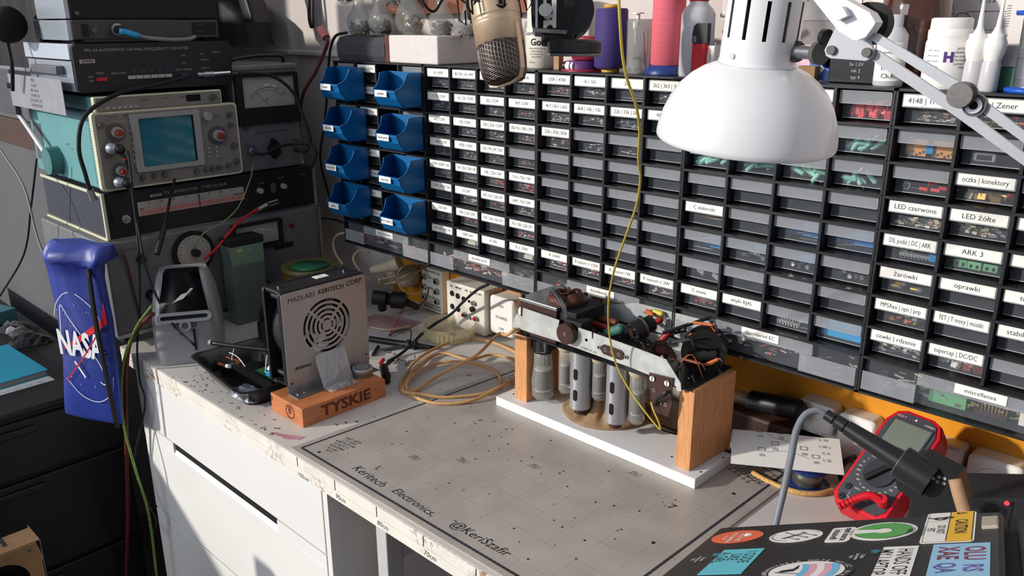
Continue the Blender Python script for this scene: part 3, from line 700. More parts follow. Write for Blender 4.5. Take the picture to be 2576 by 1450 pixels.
b.shape([circ(0, 0, .0135, 24), circ(0, 0, .0120, 24)], .0003, kn_grey, T(0, 0, .0156)); b.text('FLUX', .006, kn_grey, T(0, 0, .0160) @ RZ(1.2))
single('flux_tin', b, 'small round metal tin standing on the far end of the wooden block', 'tin')
# clear bag slumped against the plate
b = B(); random.seed(11)
def crumple(b, cx, cy, cz, w, d, h, m, M, nx=9, ny=7, seed=1, amp=.15):
    r = random.Random(seed); top = []; bot = []
    for i in range(nx):
        for j in range(ny):
            u, v = i/(nx-1)*2-1, j/(ny-1)*2-1; e = (1-abs(u)**3)*(1-abs(v)**3)
            top.append(M @ Vector((cx+u*w/2, cy+v*d/2, cz+h*e*(.55+.45*r.random())))); bot.append(M @ Vector((cx+u*w/2, cy+v*d/2, cz-h*.05*e)))
    f = []
    for i in range(nx-1):
        for j in range(ny-1):
            a = i*ny+j; f.append((a, a+ny, a+ny+1, a+1)); n = nx*ny; f.append((n+a, n+a+1, n+a+ny+1, n+a+ny))
    b.add(top+bot, f, m, False)
film = mat('clear_film', (225, 230, 235), .12, alpha=.28, noise=.05, coat=.8)
crumple(b, 0, 0, 0, .062, .060, .010, film, axes((-.1245, -.305, .064), (0, 1, 0), (-.38, 0, .92), (.92, 0, .38)), seed=5)
crumple(b, 0, 0, 0, .060, .022, .006, film, axes((-.104, -.305, .0355), (0, 1, 0), (-1, 0, 0.05), (0, 0, 1)), seed=6)
single('clear_plastic_bag', b, 'small clear plastic bag leaning on the face plate, on the wooden block', 'plastic bag')
b = B()
for i in range(9): b.cyl((-.098+random.uniform(-.008, .008), -.325+i*.005, .0375), (-.098+random.uniform(-.008, .008), -.322+i*.005, .0385), .0014, steel, n=6)
single('metal_bits', b, 'tiny metal screws spilling from the clear bag on the wooden block', 'screws', kind='stuff')
# black tray with parts
trayp = mat('black_tray', (22, 22, 24), .3, coat=.2)
t = thing('parts_tray', 'open black plastic tray of electronic scrap between label printer and fan', 'tray', (-.30, -.37, 0))
def tring(w, d, z, r=.02): return [(-.300+math.cos(-.10)*p[0]-math.sin(-.10)*p[1], -.365+math.sin(-.10)*p[0]+math.cos(-.10)*p[1], z) for p in rrect(w, d, r, 4)]
b = B(); b.loft([tring(.190, .105, 0), tring(.215, .130, .026), tring(.232, .146, .036), tring(.240, .154, .037), tring(.240, .154, .0385), tring(.230, .144, .0385), tring(.212, .126, .028), tring(.186, .10, .003)], trayp)
part('shell', b, t)
part('divider', B().box(-.395, -.205, -.384, -.381, .003, .034, trayp), t)
def at(x, y, z, rz=0): return T(x, y, z) @ RZ(rz)
g = 'loose parts in the black tray'
def potm(i, x, y, z, rz, ry):
    b = B(); b.T = at(x, y, z, rz) @ RY(ry); b.cyl((0, 0, 0), (0, 0, .008), .0085, steel, n=20); b.cyl((0, 0, .008), (0, 0, .014), .0035, mat('brass', (170, 130, 60), .35, .9)); b.box(-.002, .002, -.013, -.007, 0, .001, brown)
    single('potentiometer', b, ('silver potentiometer nearest the fan in the black tray', 'silver potentiometer beside the blue part in the black tray')[i], 'potentiometer', g)
pcb = mat('green_pcb', (40, 96, 66), .4)
single('circuit_board', B().box(-.292, -.215, -.368, -.318, .026, .0276, pcb), 'small green circuit board lying in the black tray beside the fan', 'circuit board', g)
potm(0, -.238, -.340, .030, .4, .5); potm(1, -.262, -.352, .031, 1.2, .7)
b = B(); b.T = at(-.247, -.362, .0278, .3); b.box(-.006, .006, -.004, .004, 0, .009, mat('bright_blue', (20, 140, 200), .4), .001); single('blue_trimmer', b, 'bright blue trimmer on the board in the black tray', 'trimmer', g)
b = B(); b.T = at(-.228, -.360, .0278, .3); b.box(-.004, .004, -.003, .003, 0, .010, mat('yellow_part', (214, 190, 60), .4), .001); single('yellow_capacitor', b, 'yellow capacitor on the board in the black tray', 'capacitor', g)
b = B(); b.T = at(-.375, -.372, .018, .3) @ RX(.3); b.box(-.022, .022, -.012, .012, 0, .004, mat('salmon_part', (196, 104, 76), .5), .001); b.box(-.006, .01, -.006, .004, .004, .006, matte_black); single('orange_switch_plate', b, 'orange-red plastic plate at the left end of the black tray', 'plastic part', g)
b = B(); b.T = at(-.352, -.386, .020, .5) @ RX(-.4); b.cyl((0, 0, 0), (0, 0, .006), .010, chrome, n=20); b.cyl((0, 0, .006), (0, 0, .0065), .0075, white); single('round_metal_part', b, 'shiny round metal part beside the orange plate in the black tray', 'metal part', g)
b = B(); b.tube([(-.385, -.365, .03), (-.365, -.375, .044), (-.340, -.372, .040), (-.305, -.378, .034)], .0009, white); b.tube([(-.37, -.36, .055), (-.362, -.372, .04), (-.352, -.38, .03)], .0008, white); b.tube([(-.29, -.34, .05), (-.28, -.35, .036), (-.262, -.362, .03)], .0009, white)
single('wire_offcut', b, 'thin white wire ends sticking out of the black tray', 'wire', g)
b = B(); crumple(b, 0, 0, 0, .075, .040, .022, mat('silver_bag_film', (150, 155, 165), .2, .5, noise=.4, scale=40), at(-.242, -.412, .008, .1), seed=9)
single('foil_bag', b, 'crumpled silvery bag at the front of the black tray, behind the block', 'bag', g)
# green grey box and jar behind
t = thing('green_grey_box', 'upright green-grey metal box with black cap, in front of the lowest instrument', 'box', (-.60, -.19, 0))
gg = mat('green_grey_enamel', (98, 110, 104), .5, noise=.1, scale=8)
b = B().box(-.645, -.600, -.233, -.155, 0, .178, gg, .002); b.box(-.645, -.5994, -.2325, -.1555, .135, .1775, mat('pale_green_enamel', (112, 140, 116), .5)); b.cyl((-.600, -.188, .166), (-.597, -.188, .166), .002, dialw); b.box(-.5993, -.599, -.219, -.208, .166, .171, mat('yellow_part', (214, 190, 60)))
part('body', b, t); part('cap', B().box(-.647, -.598, -.235, -.153, .178, .194, matte_black, .002), t)
t = thing('round_tub', 'yellowish round plastic tub with green lid behind the fan', 'tub', (-.52, -.09, 0))
b = B(); b.T = T(-.53, -.085, 0); b.lathe([(0, 0), (.052, 0), (.056, .004), (.060, .110), (.056, .110), (.052, .006), (0, .006)], mat('amber_tub', (116, 96, 44), .35, noise=.3), 36)
for i in range(40): a = i*PI/20; b.cyl((.0575*math.cos(a), .0575*math.sin(a), .01), (.0612*math.cos(a), .0612*math.sin(a), .105), .0015, mat('amber_tub', (116, 96, 44)), n=5)
part('body', b, t)
b = B(); b.T = T(-.53, -.085, .110); b.lathe([(0, .0), (.062, .0), (.063, .012), (.058, .014), (.050, .010), (0, .009)], mat('amber_lid', (96, 92, 54), .4), 36); b.lathe([(0, .0100), (.040, .0100), (.041, .0125), (0, .0125)], mat('green_lid', (40, 120, 84), .4, noise=.3, scale=60)); part('lid', b, t)
b = B(); b.T = at(-.47, -.20, 0); b.box(-.02, .03, -.05, .04, 0, .045, mat('dim_brown_clutter', (60, 44, 38), .6, noise=.5, scale=60), .006); b.cyl((0, .02, .045), (.01, .03, .085), .012, chrome, n=14); b.cyl((-.01, -.03, .045), (.0, -.035, .07), .014, matte_black, n=14)
single('transformer_scrap', b, 'brown scrap transformer in the shade between label printer and fan', 'transformer')
# screwdriver / black rod in front of the printer
b = B(); b.tube([(-.395, -.395, .062), (-.36, -.375, .060), (-.31, -.34, .056), (-.27, -.31, .052)], .0042, black, k=3); b.cyl((-.399, -.397, .0622), (-.394, -.3945, .062), .0052, bezel, n=12)
b.tube([(-.29, -.325, .054), (-.25, -.29, .06), (-.22, -.25, .075)], .0015, black)
single('scope_probe', b, 'black rod with a pale tip lying across the back of the black tray', 'probe')
# black drawer tower at far left
bp = mat('black_tower_plastic', (15, 15, 18), .45, noise=.2)
t = thing('plastic_drawer_tower', 'black plastic drawer tower left of the workbench, in deep shade', 'drawer tower', (-.9, -.85, -.75))
b = B().box(-1.9, -.786, -1.25, -.442, -.75, -.137, bp); b.box(-1.9, -.780, -1.26, -.436, -.137, -.123, bp, .004)
part('body', b, t)
for z0, z1 in ((-.270, -.145), (-.50, -.28), (-.72, -.51)):
    b = B().box(-.786, -.776, -1.20, -.450, z0, z1, bp, .003); b.box(-.776, -.768, -1.0, -.62, z1-.03, z1-.014, bp, .003)
    part('drawer', b, t)
tq = mat('turquoise_cover', (24, 140, 172), .55, noise=.12, scale=12)
t = thing('notebook', 'turquoise covered notebook on the black drawer tower at the left edge', 'notebook', (-.95, -.72, -.12))
NR = Vector((-0.9214,-0.5363,-0.105)); NF = Vector((-0.9164,-0.6273,-0.105)); NYd = (NR-NF).normalized(); NXd = Vector((NYd.y, -NYd.x, 0))
NB = axes((NR.x, NR.y, -.1195), NXd, NYd, (0, 0, 1))
b = B(); b.T = NB; b.box(-.24, 0, -.16, 0, 0, .0012, tq); b.box(-.24, 0, -.16, 0, .0130, .0145, tq, .0006); part('cover', b, t)
b = B(); b.T = NB; b.box(-.238, -.003, -.158, -.003, .0012, .0130, mat('page_edges', (150, 150, 146), .8, noise=.2, scale=300, stretch=(.1, .1, 5))); part('pages', b, t)
b = B(); b.T = NB @ T(.028, .0, -.0035) @ RZ(-.03); b.box(-.2, 0, -.15, 0, 0, .0015, card)
for i in range(5): b.box(-.02, -.006-.004*i*0, -.13+i*.024, -.115+i*.024, .0015, .0017, mat('faint_blue_print', (150, 170, 210), .7))
b.T = NB @ T(.018, -.004, -.0018); b.box(-.2, 0, -.15, 0, 0, .0014, card)
single('paper_sheets', b, 'white paper sheets under the turquoise notebook', 'paper')
b = B()
for i, p in enumerate(((-1.2391,-0.4916,-0.12), (-1.3015,-0.4914,-0.12), (-1.1767,-0.4971,-0.12))):
    b.T = at(p[0], p[1], -.1225, i*.7); crumple(b, 0, 0, 0, .10, .05, .03, mat('dark_film', (46, 44, 46), .2, noise=.5, scale=30, coat=.6), Matrix.Identity(4), seed=20+i)
single('crumpled_packaging', b, 'dark crumpled packaging behind the turquoise notebook', 'packaging', kind='stuff')
p = (-1.389,-0.4999,-0.12)
b = B(); b.T = at(p[0]-.03, p[1], -.1230, .3); b.box(-.04, .04, -.03, .03, 0, .035, mat('small_teal', (70, 120, 130), .5), .002); single('small_teal_box', b, 'small teal box at the left edge behind the notebook', 'box')
# chassis box bottom left
bei = mat('bronze_beige_metal', (150, 118, 84), .4, .3, noise=.3, scale=12)
b = B(); FA = .0
t = thing('open_chassis', 'beige metal chassis with a large round opening, bottom left corner', 'metal chassis', (-.25, -.95, -.75))
CM = axes((-0.32,-0.7577,-0.1579), (0, 1, 0), (0, 0, 1), (1, 0, 0))
b = B(); b.T = CM
b.shape([[(-.30, -.35), (0, -.35), (0, -.016), (-.004, 0), (-.30, 0)], circ(-.060, -.058, .040, 32)], .003, bei)
b.cyl((-.014, -.010, .0015), (-.014, -.010, .0022), .0026, kn_grey)
part('front_plate', b, t)
b = B(); b.T = CM; b.box(-.30, .003, 0, .0015, -.050, -.0015, bei) ; b.box(-.045, -.039, .0015, .002, -.05, -.02, matte_black); b.box(.002, .0035, -.35, 0, -.06, -.0015, steel); b.box(-.30, .0, -.35, -.01, -.06, -.055, matte_black)
part('cover', b, t)
b = B(); b.T = CM; b.sph((-.060, -.085, -.03), .03, mat('valve_glass_dark', (40, 30, 30), .08, coat=.8)); part('valve', b, t)
# spray gun under the bench
t = thing('hose_spray_gun', 'brass and chrome fitting on a blue hose hanging under the worktop', 'hose fitting', (.06, -.44, -.2))
b = B(); b.tube([(0.0331,-0.41,-0.0896), (0.0253,-0.41,-0.1209), (0.0113,-0.41,-0.1663)], .0165, mat('navy_sleeve', (30, 34, 52), .5), k=3, taper=.72); part('sleeve', b, t)
br = mat('brass', (170, 130, 60), .35, .9)
G_ = Vector((0.0065,-0.41,-0.1884)); b = B(); b.T = T(*G_); b.lathe([(.006, .020), (.0105, .016), (.0135, .010), (.0130, .007), (.0145, .002), (.0140, -.004), (.0145, -.009), (.011, -.016), (.008, -.022), (.008, -.03)], br); part('brass_coupling', b, t)
G_ = Vector((0.0008,-0.41,-0.2175)); b = B(); b.T = T(*G_); b.cyl((0, 0, -.005), (0, 0, .005), .0115, chrome, n=18); b.cyl((-.022, -.012, 0), (.008, -.006, 0), .0035, chrome); b.cyl((-.026, -.014, 0), (-.020, -.0115, 0), .0058, chrome); b.tube([(0, 0, -.004), (-.002, 0, -.04), (-.004, 0, -.10)], .010, mat('teal_hose', (30, 110, 120), .45)); part('hose', b, t)
# cables at the left
def cable(name, label, pts, r, m, group=None, extra=None, cat='cable'):
    b = B(); b.tube(pts, r, m)
    if extra: extra(b)
    return single(name, b, label, cat, group)
gc = mat('grey_cable', (120, 120, 122), .5); bc = matte_black
cable('thin_grey_cable', 'thin grey cable sagging across the grey wall at far left', [(-1.0307,-0.52,0.3782), (-0.9122,-0.52,0.3106), (-0.8465,-0.53,0.2117), (-0.7377,-0.54,0.1123), (-0.7466,-0.535,0.0617)], .0022, gc)
cable('black_loop_cable', 'black cable curving down at the left edge beside the oscilloscope', [(-0.8656,-0.5,0.3719), (-0.924,-0.51,0.2646), (-1.0017,-0.52,0.1459), (-1.2242,-0.53,-0.0007)], .0022, bc)
cable('striped_mains_cable', 'red cable hanging down beside the white drawer unit', [(-0.459,-0.47,0.1237), (-0.5332,-0.475,0.0743), (-0.5646,-0.49,0.0119), (-0.6088,-0.5,-0.1746), (-0.6765,-0.5,-0.3938), (-0.7568,-0.5,-0.6008)], .0042, mat('dark_red_cable', (96, 34, 30), .5))
cable('green_yellow_cable', 'green-yellow earth cable hanging down beside the red one', [(-0.4466,-0.475,0.1435), (-0.5027,-0.49,0.0863), (-0.5714,-0.5,-0.0124), (-0.5829,-0.51,-0.1257), (-0.5591,-0.51,-0.2247), (-0.5523,-0.5,-0.3379), (-0.5638,-0.5,-0.5002)], .0026, mat('green_yellow', (110, 140, 60), .5, noise=.5, scale=200))
cable('black_probe_lead', 'black lead falling from the oscilloscope past the drawer unit in a long loop', [(-0.6,-0.4202,0.3451), (-0.57,-0.4358,0.2266), (-0.55,-0.4557,0.1224), (-0.555,-0.4725,0.0262), (-0.5587,-0.475,-0.0423), (-0.5371,-0.48,-0.0857), (-0.6098,-0.49,-0.2344), (-0.5778,-0.49,-0.3157), (-0.5441,-0.49,-0.3485), (-0.5681,-0.49,-0.3837), (-0.5946,-0.49,-0.3812)], .0020, bc)
cable('black_scope_lead', 'black lead from the lower scope probe over the label printer to the tray', [(-0.62,-0.4098,0.4032), (-0.58,-0.4276,0.271), (-0.52,-0.4438,0.1745), (-0.48,-0.4302,0.0921), (-0.42,-0.4164,0.0553)], .0024, bc)
cable('thick_black_patch_cable', 'thick black cable arching over the oscilloscope front from the frequency counter', [(-0.66,-0.2466,0.5358), (-0.655,-0.317,0.5224), (-0.64,-0.4028,0.5106), (-0.635,-0.4721,0.4752), (-0.638,-0.4919,0.4178), (-0.64,-0.4872,0.3644), (-0.642,-0.4824,0.329)], .0042, bc, extra=lambda b: b.cyl((-0.642,-0.483,0.3345), (-0.642,-0.4789,0.313), .0065, steel))
cable('meter_cable_loop', 'black cable loop beside the microvoltmeter, hanging before the white wall', [(-0.655,-0.1428,0.5353), (-0.65,-0.0705,0.5281), (-0.64,-0.0254,0.4919), (-0.62,-0.0131,0.4311), (-0.61,-0.0079,0.3871), (-0.62,-0.0144,0.3599), (-0.66,-0.0184,0.3581)], .0036, bc)
cable('meter_front_lead', 'black lead plugged into both sockets of the microvoltmeter', [(-0.665,-0.1183,0.3623), (-0.655,-0.0999,0.3587), (-0.65,-0.0665,0.3715), (-0.64,-0.0314,0.376), (-0.6,-0.0103,0.3749), (-0.58,-0.0148,0.3551), (-0.6,-0.0207,0.3176)], .0034, bc)
cable('red_twisted_cable', 'dark red twisted pair with a pink connector before the white wall', [(-0.5607,0.02,0.6109), (-0.5602,0.02,0.5903), (-0.6241,0.03,0.5331), (-0.7011,0.04,0.4757), (-0.7627,0.06,0.3858), (-0.7989,0.08,0.2916)], .0038, mat('dark_red_cable', (96, 34, 30)), extra=lambda b: b.cyl((-0.5814,0.02,0.6257), (-0.5612,0.02,0.6068), .009, mat('salmon_plug', (196, 110, 104), .5)))
cable('black_wall_cable', 'black cable running down the white wall left of the blue bins', [(-0.4559,0,0.6185), (-0.5092,0.01,0.6116), (-0.5457,0.02,0.5864), (-0.5746,0.03,0.5435), (-0.6463,0.06,0.4231), (-0.7089,0.08,0.3213), (-0.7101,0.1,0.2198)], .0030, bc)
cable('green_earth_wire', 'thin yellow-green wire from the microvoltmeter down to the big dial', [(-0.66,-0.1275,0.3401), (-0.65,-0.1423,0.3095), (-0.64,-0.1827,0.2547), (-0.63,-0.2284,0.2285), (-0.62,-0.2757,0.2168), (-0.64,-0.2948,0.1821)], .0014, mat('pale_green_wire', (130, 150, 84), .5))
cable('red_probe_lead', 'red lead from a coaxial plug on the generator down behind the label printer', [(-0.652,-0.1239,0.2418), (-0.64,-0.1866,0.2197), (-0.62,-0.2534,0.1777), (-0.6,-0.2918,0.1673)], .0032, red, extra=lambda b: (b.cyl((-0.655,-0.1378,0.2345), (-0.648,-0.1087,0.2464), .0055, steel), b.cyl((-0.648,-0.1087,0.2464), (-0.652,-0.0807,0.2488), .0065, chrome)))
cable('hook_probe', 'black hook probe hanging before the generator scale', [(-0.64,-0.316,0.3339), (-0.645,-0.3263,0.3017), (-0.645,-0.3372,0.2701), (-0.64,-0.3573,0.224), (-0.62,-0.3792,0.1898)], .0030, bc, extra=lambda b: b.cyl((-0.64,-0.3488,0.2435), (-0.615,-0.3836,0.1916), .0055, black), cat='probe')
cable('blue_tipped_cable', 'grey cable with a bright blue sleeve plugged into the top unit', [(-0.66,-0.3564,0.6191), (-0.655,-0.3287,0.6114), (-0.65,-0.2838,0.6069), (-0.655,-0.2442,0.6077), (-0.668,-0.2246,0.6119)], .0040, gc, extra=lambda b: b.tube([(-0.667,-0.3755,0.6244), (-0.661,-0.3618,0.6214), (-0.656,-0.342,0.6138)], .0058, mat('sky_blue_sleeve', (40, 150, 200), .45), k=2))
# ---------- engraved work mat ----------
def mat_surface():
    m = mat('aluminium_work_mat', (182, 174, 166), .42, .15, noise=.16, scale=14)
    nt = m.node_tree; N = nt.nodes; L = nt.links; p = N['Principled BSDF']; base = p.inputs['Base Color'].links[0].from_socket
    tc = N.new('ShaderNodeTexCoord'); sx = N.new('ShaderNodeSeparateXYZ'); L.new(tc.outputs['Object'], sx.inputs[0])
    def mth(op, a, b_=None):
        n = N.new('ShaderNodeMath'); n.operation = op
        for i, q in enumerate((a, b_)):
            if q is None: continue
            if isinstance(q, (int, float)): n.inputs[i].default_value = q
            else: L.new(q, n.inputs[i])
        return n.outputs[0]
    tot = None
    for ax in (0, 1):
        for per, wd_, k in ((.01, .035, .16), (.05, .014, .34)):
            f = mth('FRACT', mth('DIVIDE', mth('ADD', sx.outputs[ax], 5.0), per)); l = mth('MULTIPLY', mth('LESS_THAN', f, wd_), k)
            tot = l if tot is None else mth('MAXIMUM', tot, l)
    nz = N.new('ShaderNodeTexNoise'); nz.inputs['Scale'].default_value = 25; L.new(tc.outputs['Object'], nz.inputs[0])
    tot = mth('MULTIPLY', tot, mth('MULTIPLY', nz.outputs[0], 1.9))
    vo = N.new('ShaderNodeTexVoronoi'); vo.inputs['Scale'].default_value = 70; L.new(tc.outputs['Object'], vo.inputs[0])
    nb = N.new('ShaderNodeTexNoise'); nb.inputs['Scale'].default_value = 9; L.new(tc.outputs['Object'], nb.inputs[0])
    sp = mth('MULTIPLY', mth('LESS_THAN', vo.outputs['Distance'], .07), mth('GREATER_THAN', nb.outputs[0], .57))
    tot = mth('MAXIMUM', tot, mth('MULTIPLY', sp, .85))
    mx = N.new('ShaderNodeMix'); mx.data_type = 'RGBA'; L.new(tot, mx.inputs[0]); L.new(base, mx.inputs[6]); mx.inputs[7].default_value = (.035, .035, .04, 1)
    L.new(mx.outputs[2], p.inputs['Base Color']); return m
wm_ = mat_surface()
MT = .0030
t = thing('work_mat', 'large grey metal work mat with pencilled grid and handwritten names', 'work mat', (.28, -.22, 0))
mc = [(-.0265, -.4585), (.575, -.4540), (.587, .012), (.006, .0215)]
b = B(); b.shape([mc], MT, wm_, T(0, 0, MT/2+.0002))
part('plate', b, t)
def dashline(b, p, q, w, dash, gap, m, z):
    p, q = Vector((*p, 0)), Vector((*q, 0)); d = q-p; L_ = d.length; d.normalize(); n = Vector((-d.y, d.x, 0)); s = 0
    while s < L_:
        e = min(s+dash, L_); b.add([(*(p+d*s+n*w)[:2], z), (*(p+d*e+n*w)[:2], z), (*(p+d*e-n*w)[:2], z), (*(p+d*s-n*w)[:2], z)], [(0, 3, 2, 1)], m); s = e+gap
b = B(); Z = MT+.0004; ins = [(mc[0][0]+.013, mc[0][1]+.0115), (mc[1][0]-.016, mc[1][1]+.0115), (mc[2][0]-.016, mc[2][1]-.010), (mc[3][0]+.014, mc[3][1]-.010)]
for i in range(4):
    p, q = ins[i], ins[(i+1) % 4]
    dashline(b, p, q, .0014, .006, .0014, ink, Z); dashline(b, p, q, .0022, 9, 0, fadedink, Z-.0001)
hand = ink
b.text('Keritech', .0215, hand, T(*(0.134,-0.426,0.0034)[:2], Z) @ RZ(-.04), shear=.3); b.text('Electronics,', .0195, hand, T(*(0.2349,-0.4254,0.0034)[:2], Z) @ RZ(-.03), shear=.3); b.text('@KeriSzafir', .0210, hand, T(*(0.3626,-0.4213,0.0034)[:2], Z) @ RZ(.02), shear=.3)
random.seed(5)
for i, s in enumerate(('MAD IDEA', 'CO 2020', 'KERITECH LAB', 'IS NOT A', 'ROOMBA', 'Kr.mk1', '10 V')):
    b.text(s, .0075, hand, T(-.002+.028, -.395-.0078*i+.018, Z) @ RZ(.15), shear=.2, wmax=.04)
for i, s in enumerate(('A L. S', 'PROJ. NR 7', 'v. KR X2', '+KER')): b.text(s, .010, hand, T(.04+.015*i, -.02-.012*i, Z) @ RZ(-.1), shear=.2)
for px in ((0.1382,-0.3426,0.0034), (0.1985,-0.2988,0.0034), (0.2887,-0.236,0.0034), (0.4101,-0.1493,0.0034)):
    b.text('(5)', .010, hand, T(px[0], px[1], Z) @ RZ(-.1)); b.stroke([(px[0]-.01, px[1]-.006), (px[0]+.008, px[1]-.006), (px[0]+.010, px[1]+.004)], .0008, hand, T(0, 0, Z), k=1)
b.text('L', .016, hand, T(*(0.124,-0.4024,0.0034)[:2], Z)); b.text('r', .016, hand, T(*(0.1228,-0.1876,0.0034)[:2], Z), sx=1.6); b.text('7', .018, hand, T(*(0.5002,-0.1879,0.0034)[:2], Z), sx=1.3)
for (px, py) in ((.018, -.436), (.545, -.1), (.53, -.275)): b.shape([circ(0, 0, .0026, 12)], .0003, matte_black, T(px, py, Z))
for i in range(70):
    x = random.uniform(.05, .50); y = random.uniform(-.42, -.16); b.shape([circ(0, 0, random.uniform(.0006, .0018), 6)], .0003, ink, T(x, y, Z) @ RZ(i))
# circuit doodle near the right corner
DM = axes((.5415, -.030, Z), (.93, -.36, 0), (.36, .93, 0), (0, 0, 1))
for i in range(6): b.stroke([(-.024, -.012+i*.005), (-.012+.004*math.sin(i), -.010+i*.005), (.002, -.013+i*.0052), (.012, -.008+i*.004), (.024, -.012+i*.005)], .0011, hand, DM, k=3)
for i in range(7): b.stroke([(-.022+i*.007, -.016), (-.020+i*.007, .004+.01*(i % 3)), (-.022+i*.0072, .018)], .0010, hand, DM, k=3)
for i in range(5): b.stroke([(-.028+i*.01, -.014), (-.030+i*.01, -.026), (-.026+i*.01, -.027), (-.027+i*.01, -.023)], .0010, hand, DM, k=2)
b.stroke([(-.028, -.016), (-.03, .012), (-.018, .022), (.02, .024), (.032, .01), (.028, -.014), (-.028, -.016)], .0012, hand, DM, k=1)
part('pen_marks', b, t)
# ---------- opened valve radio on its stand ----------
pine = mat('pine_post', (214, 152, 100), .6, noise=.26, scale=30, stretch=(14, 14, 1.2))
t = thing('radio_stand', 'white board with two pine posts carrying the radio chassis, on the grey mat', 'stand', (.3, -.08, 0))
Z0 = MT+.0003
b = B().box(.0995, .4990, -.1285, -.0280, Z0, .0195, mat('white_laminate', (228, 228, 228), .45, noise=.03), .0008)
for px in ((0.4935,-0.1049,0.0195), (0.4957,-0.0458,0.0195), (0.4387,-0.0967,0.0195), (0.115,-0.1005,0.0195)): b.cyl((px[0], px[1], .0194), (px[0], px[1], .0198), .0018, ink, n=10)
part('base_board', b, t)
b = B(); b.T = T(.1265, -.1095, 0) @ RZ(-.02); b.box(0, .0285, 0, .085, .0195, .1462, pine, .0012); b.cyl((.01, -.0002, .04), (.01, .0, .04), .001, ink, n=8); part('post', b, t)
b = B(); b.T = T(.4555, -.1145, 0) @ RZ(-.05); b.box(0, .0255, 0, .106, .0195, .1462, pine, .0012); part('post', b, t)
chs = mat('dark_chassis_steel', (54, 56, 60), .4, .5, noise=.3)
t = thing('valve_radio_chassis', 'upside down old radio chassis with valves, upturned on the two pine posts', 'radio', (.3, -.07, .1465))
DZ = .1478
b = B(); b.box(.141, .476, -.1235, -.004, DZ-.0012, DZ, chs)
fp = [(0.1344,0.1569), (0.1372,0.1646), (0.1463,0.1822), (0.1589,0.1804), (0.1606,0.196), (0.2382,0.194), (0.2361,0.1782)]
cx, cz = (0.2565,0.1762)
fp += [(cx+.0185*math.cos(a), cz+.0165*math.sin(a)) for a in [PI*.92+i*(PI*1.1)/9 for i in range(10)]]
fp += [(0.2769,0.1914), (0.3034,0.1911), (0.3037,0.1809), (0.3061,0.1809), (0.3065,0.1906), (0.3852,0.1878), (0.4374,0.1848), (0.463,0.1566), (0.4651,0.1445), (0.4586,0.1431), (0.4556,0.1494), (0.4456,0.15), (0.3798,0.155), (0.313,0.1562), (0.2331,0.158)]
b.shape([fp, circ(*(0.2931,0.1754), .0028, 10)], .0014, zinc, FR(0, -.1245, 0))
b.text('OSMDF-IX', .006, fadedink, T(.298, -.1254, .1605) @ RX(PI/2) @ RZ(-.03), sx=1.2)
bp_ = [(.22, DZ), (.455, DZ), (.452, .190), (.432, .209), (.36, .208), (.30, .2075), (.225, .185)]
b.shape([bp_], .0014, zinc, FR(0, -.005, 0))
part('chassis_frame', b, t)
b = B(); b.box(.148, .226, -.118, -.035, DZ, .2085, brown, .001); b.box(.146, .228, -.120, -.033, .2040, .2100, steel, .001); b.box(.226, .262, -.112, -.040, DZ, .2060, matte_black, .002)
for x, y in ((.151, -.115), (.222, -.04)): b.cyl((x, y, .21), (x, y, .2155), .0035, brown, n=10)
part('mains_transformer', b, t)
coil = mat('brown_coil_paper', (92, 46, 32), .6, noise=.5, scale=70)
b = B(); M_ = Matrix.Identity(4)
b.loft([[(.212+.030*s*math.cos(a*PI/10), -.075+.032*s*math.sin(a*PI/10)+.004*math.sin(3*a), z+.004*math.cos(a*1.3)*q) for a in range(20)] for z, s, q in ((.205, .95, 0), (.211, 1.06, .5), (.217, .95, .8), (.222, .6, .6), (.223, .1, .2))], coil)
for i in range(4): b.tube([(.17+i*.004, -.07, .212), (.185+i*.003, -.09, .222+i*.002), (.205, -.100+.002*i, .226), (.226+i*.003, -.108, .215), (.242+i*.002, -.112, .190), (.262+i*.002, -.110, .170)], .0013, black if i % 2 else fadedink)
b.tube([(.19, -.06, .218), (.20, -.085, .226), (.215, -.09, .223), (.225, -.07, .227), (.235, -.075, .218)], .0024, brown); b.tube([(.195, -.08, .221), (.21, -.07, .228), (.222, -.085, .224)], .002, coil)
part('coil_winding', b, t)
b = B(); cx, cz = (0.2598,0.1795); b.cyl((cx, -.137, cz), (cx, -.127, cz), .0168, brown, n=32); b.cyl((cx, -.1376, cz), (cx, -.137, cz), .0035, kn_grey); b.box(cx-.014, cx+.022, -.1235, -.095, .158, .1985, matte_black, .002)
part('voltage_selector', b, t)
b = B(); P_ = axes(((0.344,-0.1258,0.1703)), (.955, 0, -.03), (0.03, 0, .955), (0, -1, 0)); b.shape([rrect(.044, .0165, .008, 6)], .0025, brown, P_)
for q in (-.013, 0, .013): b.T = P_; b.cyl((q, 0, .001), (q, 0, .0018), .003, steel, n=12); b.cyl((q, 0, .0018), (q, 0, .0022), .0017, void, n=10)
for q in (-.0265, .0265): b.cyl((q, 0, .0), (q, 0, .0015), .0035, steel, n=12); b.cyl((q, 0, .0014), (q, 0, .0018), .0018, void, n=10)
part('aerial_socket', b, t)
